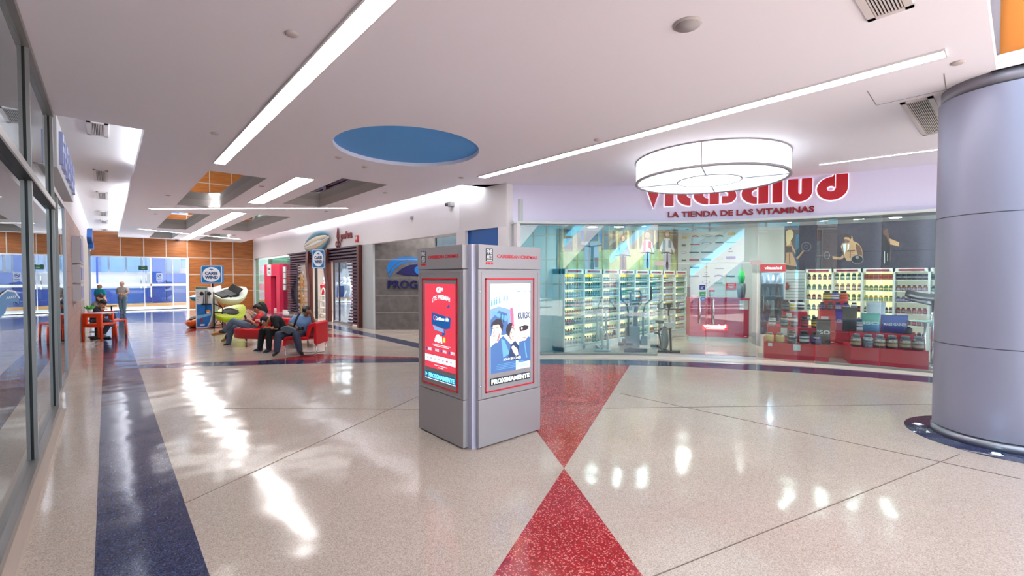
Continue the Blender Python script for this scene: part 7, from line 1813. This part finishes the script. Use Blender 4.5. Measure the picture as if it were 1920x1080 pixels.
kayak('kayak', kp(412, 395, -.3), kp(690, 310, .8), .86, .34, V3((0, 0, .45)) - bkv * 1.0, cream_k, wht_k, 'cream and white fishing kayak on the upper rack with a black seat', .1, seat=True)
kayak('kayak', kp(170, 620, -.25), kp(300, 530, 2.0), .62, .28, V3((0, 0, 1)) - bkv * .6, mat('orange hull', (226, 96, 24), .35), mat('orange deck', (236, 112, 36), .35), 'orange kayak on the floor behind the photo board', .05)
kayak('kayak', kp(185, 400, .5), kp(460, 290, 2.2), .6, .24, V3((0, 0, 1)) - bkv * .5, mat('sky blue hull', (50, 150, 200), .35), mat('pale deck', (200, 206, 206), .35), 'sky blue and white kayak on the rack behind the photo board', .08)
mb = MB(); c = kp(405, 395, .3); mb.obox(c, RT * .1, bkv * .1, (0, 0, .17), mat('orange box', (216, 60, 30), .5)); 
rk = empty('kayak_rack', flat(kp(440, 640, .5)), 'black metal rack holding the stacked kayaks beside the sign', 'rack')
mb.build('orange_pad', rk)
mb = MB()
for x, dd in ((400, .0), (480, .1), (400, 1.3), (500, 1.4)):
    p = kp(x, 600, dd); mb.tube([flat(p, 0.0), V3((p.x, p.y, 1.25 if x == 400 else .7))], .022, black, 8)
p, q = kp(400, 600, 0), kp(480, 600, .1); p2, q2 = kp(400, 600, 1.3), kp(500, 600, 1.4)
for z in (.12, .55, .85): mb.tube([flat(p, z), flat(q, min(z, .7))], .018, black, 8); mb.tube([flat(p, z), flat(p2, z)], .018, black, 8)
mb.tube([flat(p, .1), flat(q, .55)], .014, black, 6); mb.tube([flat(p, .55), flat(q, .1)], .014, black, 6); mb.tube([flat(q, .12), flat(q2, .12)], .018, black, 8); mb.tube([flat(p2, 1.0), flat(q2, .5)], .018, black, 8)
mb.build('frame', rk)

# ================================================================== LEFT WALL SIGNS AND DECALS
bx_ = empty('box_sign', (-.52, 10.0, 3.5), 'long white box sign with raised blue letters high on the left wall', 'sign')
mb = MB(); mb.box((-.6, 8.25, 3.16), (-.46, 11.9, 3.84), mat('sign box', (206, 208, 212), .5)); mb.build('cabinet', bx_)
for k in range(8):
    y = 8.6 + k * .4; mb = MB(); mb.box((-.46, y, 3.27), (-.42, y + .08, 3.7), mat('letter periwinkle', (150, 160, 204), .4)); mb.box((-.46, y + .08, 3.27 if k % 2 else 3.6), (-.42, y + .28, 3.38 if k % 2 else 3.7), mat('letter periwinkle')); mb.box((-.46, y + .08, 3.45), (-.42, y + .24, 3.53), mat('letter periwinkle')); mb.build('letter', bx_)
mb = MB()
vs_ = empty('stacked_wall_sign', (-.5, 14.5, 1.9), 'vertical sign of stacked pale square boxes on the pink stone wall', 'sign')
for k, (z0, z1) in enumerate(((1.22, 1.6), (1.64, 2.02), (2.06, 2.66))):
    mb = MB(); mb.box((-.57, 13.75, z0), (-.44, 15.2, z1), mat('sign pale box', (196, 194, 198), .4)); mb.box((-.44, 13.85, z0 + .05), (-.43, 15.1, z1 - .05), mat('sign violet face', (150, 150, 196), .4)); mb.build('panel', vs_)
mb = MB(); mb.box((-.57, 14.0, 1.08), (-.55, 14.12, 1.16), white); tag(mb.build('wall_switch'), 'small white switch plate on the pink stone wall under the stacked sign', 'switch')
bl_ = empty('blade_sign', (-.3, 25.5, 2.9), 'blue bird shaped hanging sign high on the far left wall', 'sign')
p = onX(173, 447, -.45); mb = MB(); mb.plate([V3((-.6, p.y + a, p.z + b)) for a, b in [(-.9, 0), (-.3, .35), (0, .1), (.5, .45), (.9, .1), (.2, -.3)]], (1, 0, 0), .15, mat('sign royal blue', (30, 100, 180), .4)); mb.build('panel', bl_)
mb = MB(); p = onX(174, 462, -.45); mb.box((-.6, p.y - .7, p.z - .12), (-.42, p.y + .7, p.z + .16), mat('sign royal blue')); mb.build('name_plate', bl_)
mb = MB(); p = onX(169, 452, -.56); mb.box((-.6, p.y - .15, p.z - .1), (-.54, p.y + .15, p.z + .1), mat('alarm red')); tag(mb.build('fire_alarm'), 'small red alarm box on the far left wall beside the blue sign', 'alarm')
# wave decal and white lettering on the left glass
def onGl(px, py): return onX(px, py, -.52)
dc = [(-12, 600), (-8, 570), (0, 555), (12, 546), (26, 548), (35, 560), (34, 570), (28, 566), (20, 566), (12, 574), (8, 588), (2, 592), (-4, 604)]
def gd(pts, m, mb, off=0): mb.plate([onGl(*p) + V3((.002 + off, 0, 0)) for p in pts], (1, 0, 0), .001, m)
mb = MB(); gd(dc, mat('decal blue', (40, 126, 180), .4), mb); gd([(-13, 601), (-9, 568), (0, 552), (12, 543), (27, 545.5), (36.5, 559), (35, 560), (26, 548), (12, 546), (0, 555), (-8, 570), (-11, 601)], mat('decal white', (226, 232, 238), .4), mb, .001)
dcl = mb.build('glass_decal'); tag(dcl, 'blue wave shaped decal on the left storefront glass', 'decal')
mb = MB()
for k in range(5): gd([(10 + k * 4, 562 - k * .8), (12 + k * 4, 560 - k * .8), (14 + k * 4, 556 - k * .8), (12 + k * 4, 557 - k * .8)], mat('decal white'), mb, .0015)
mb.build('decal_marks', dcl)
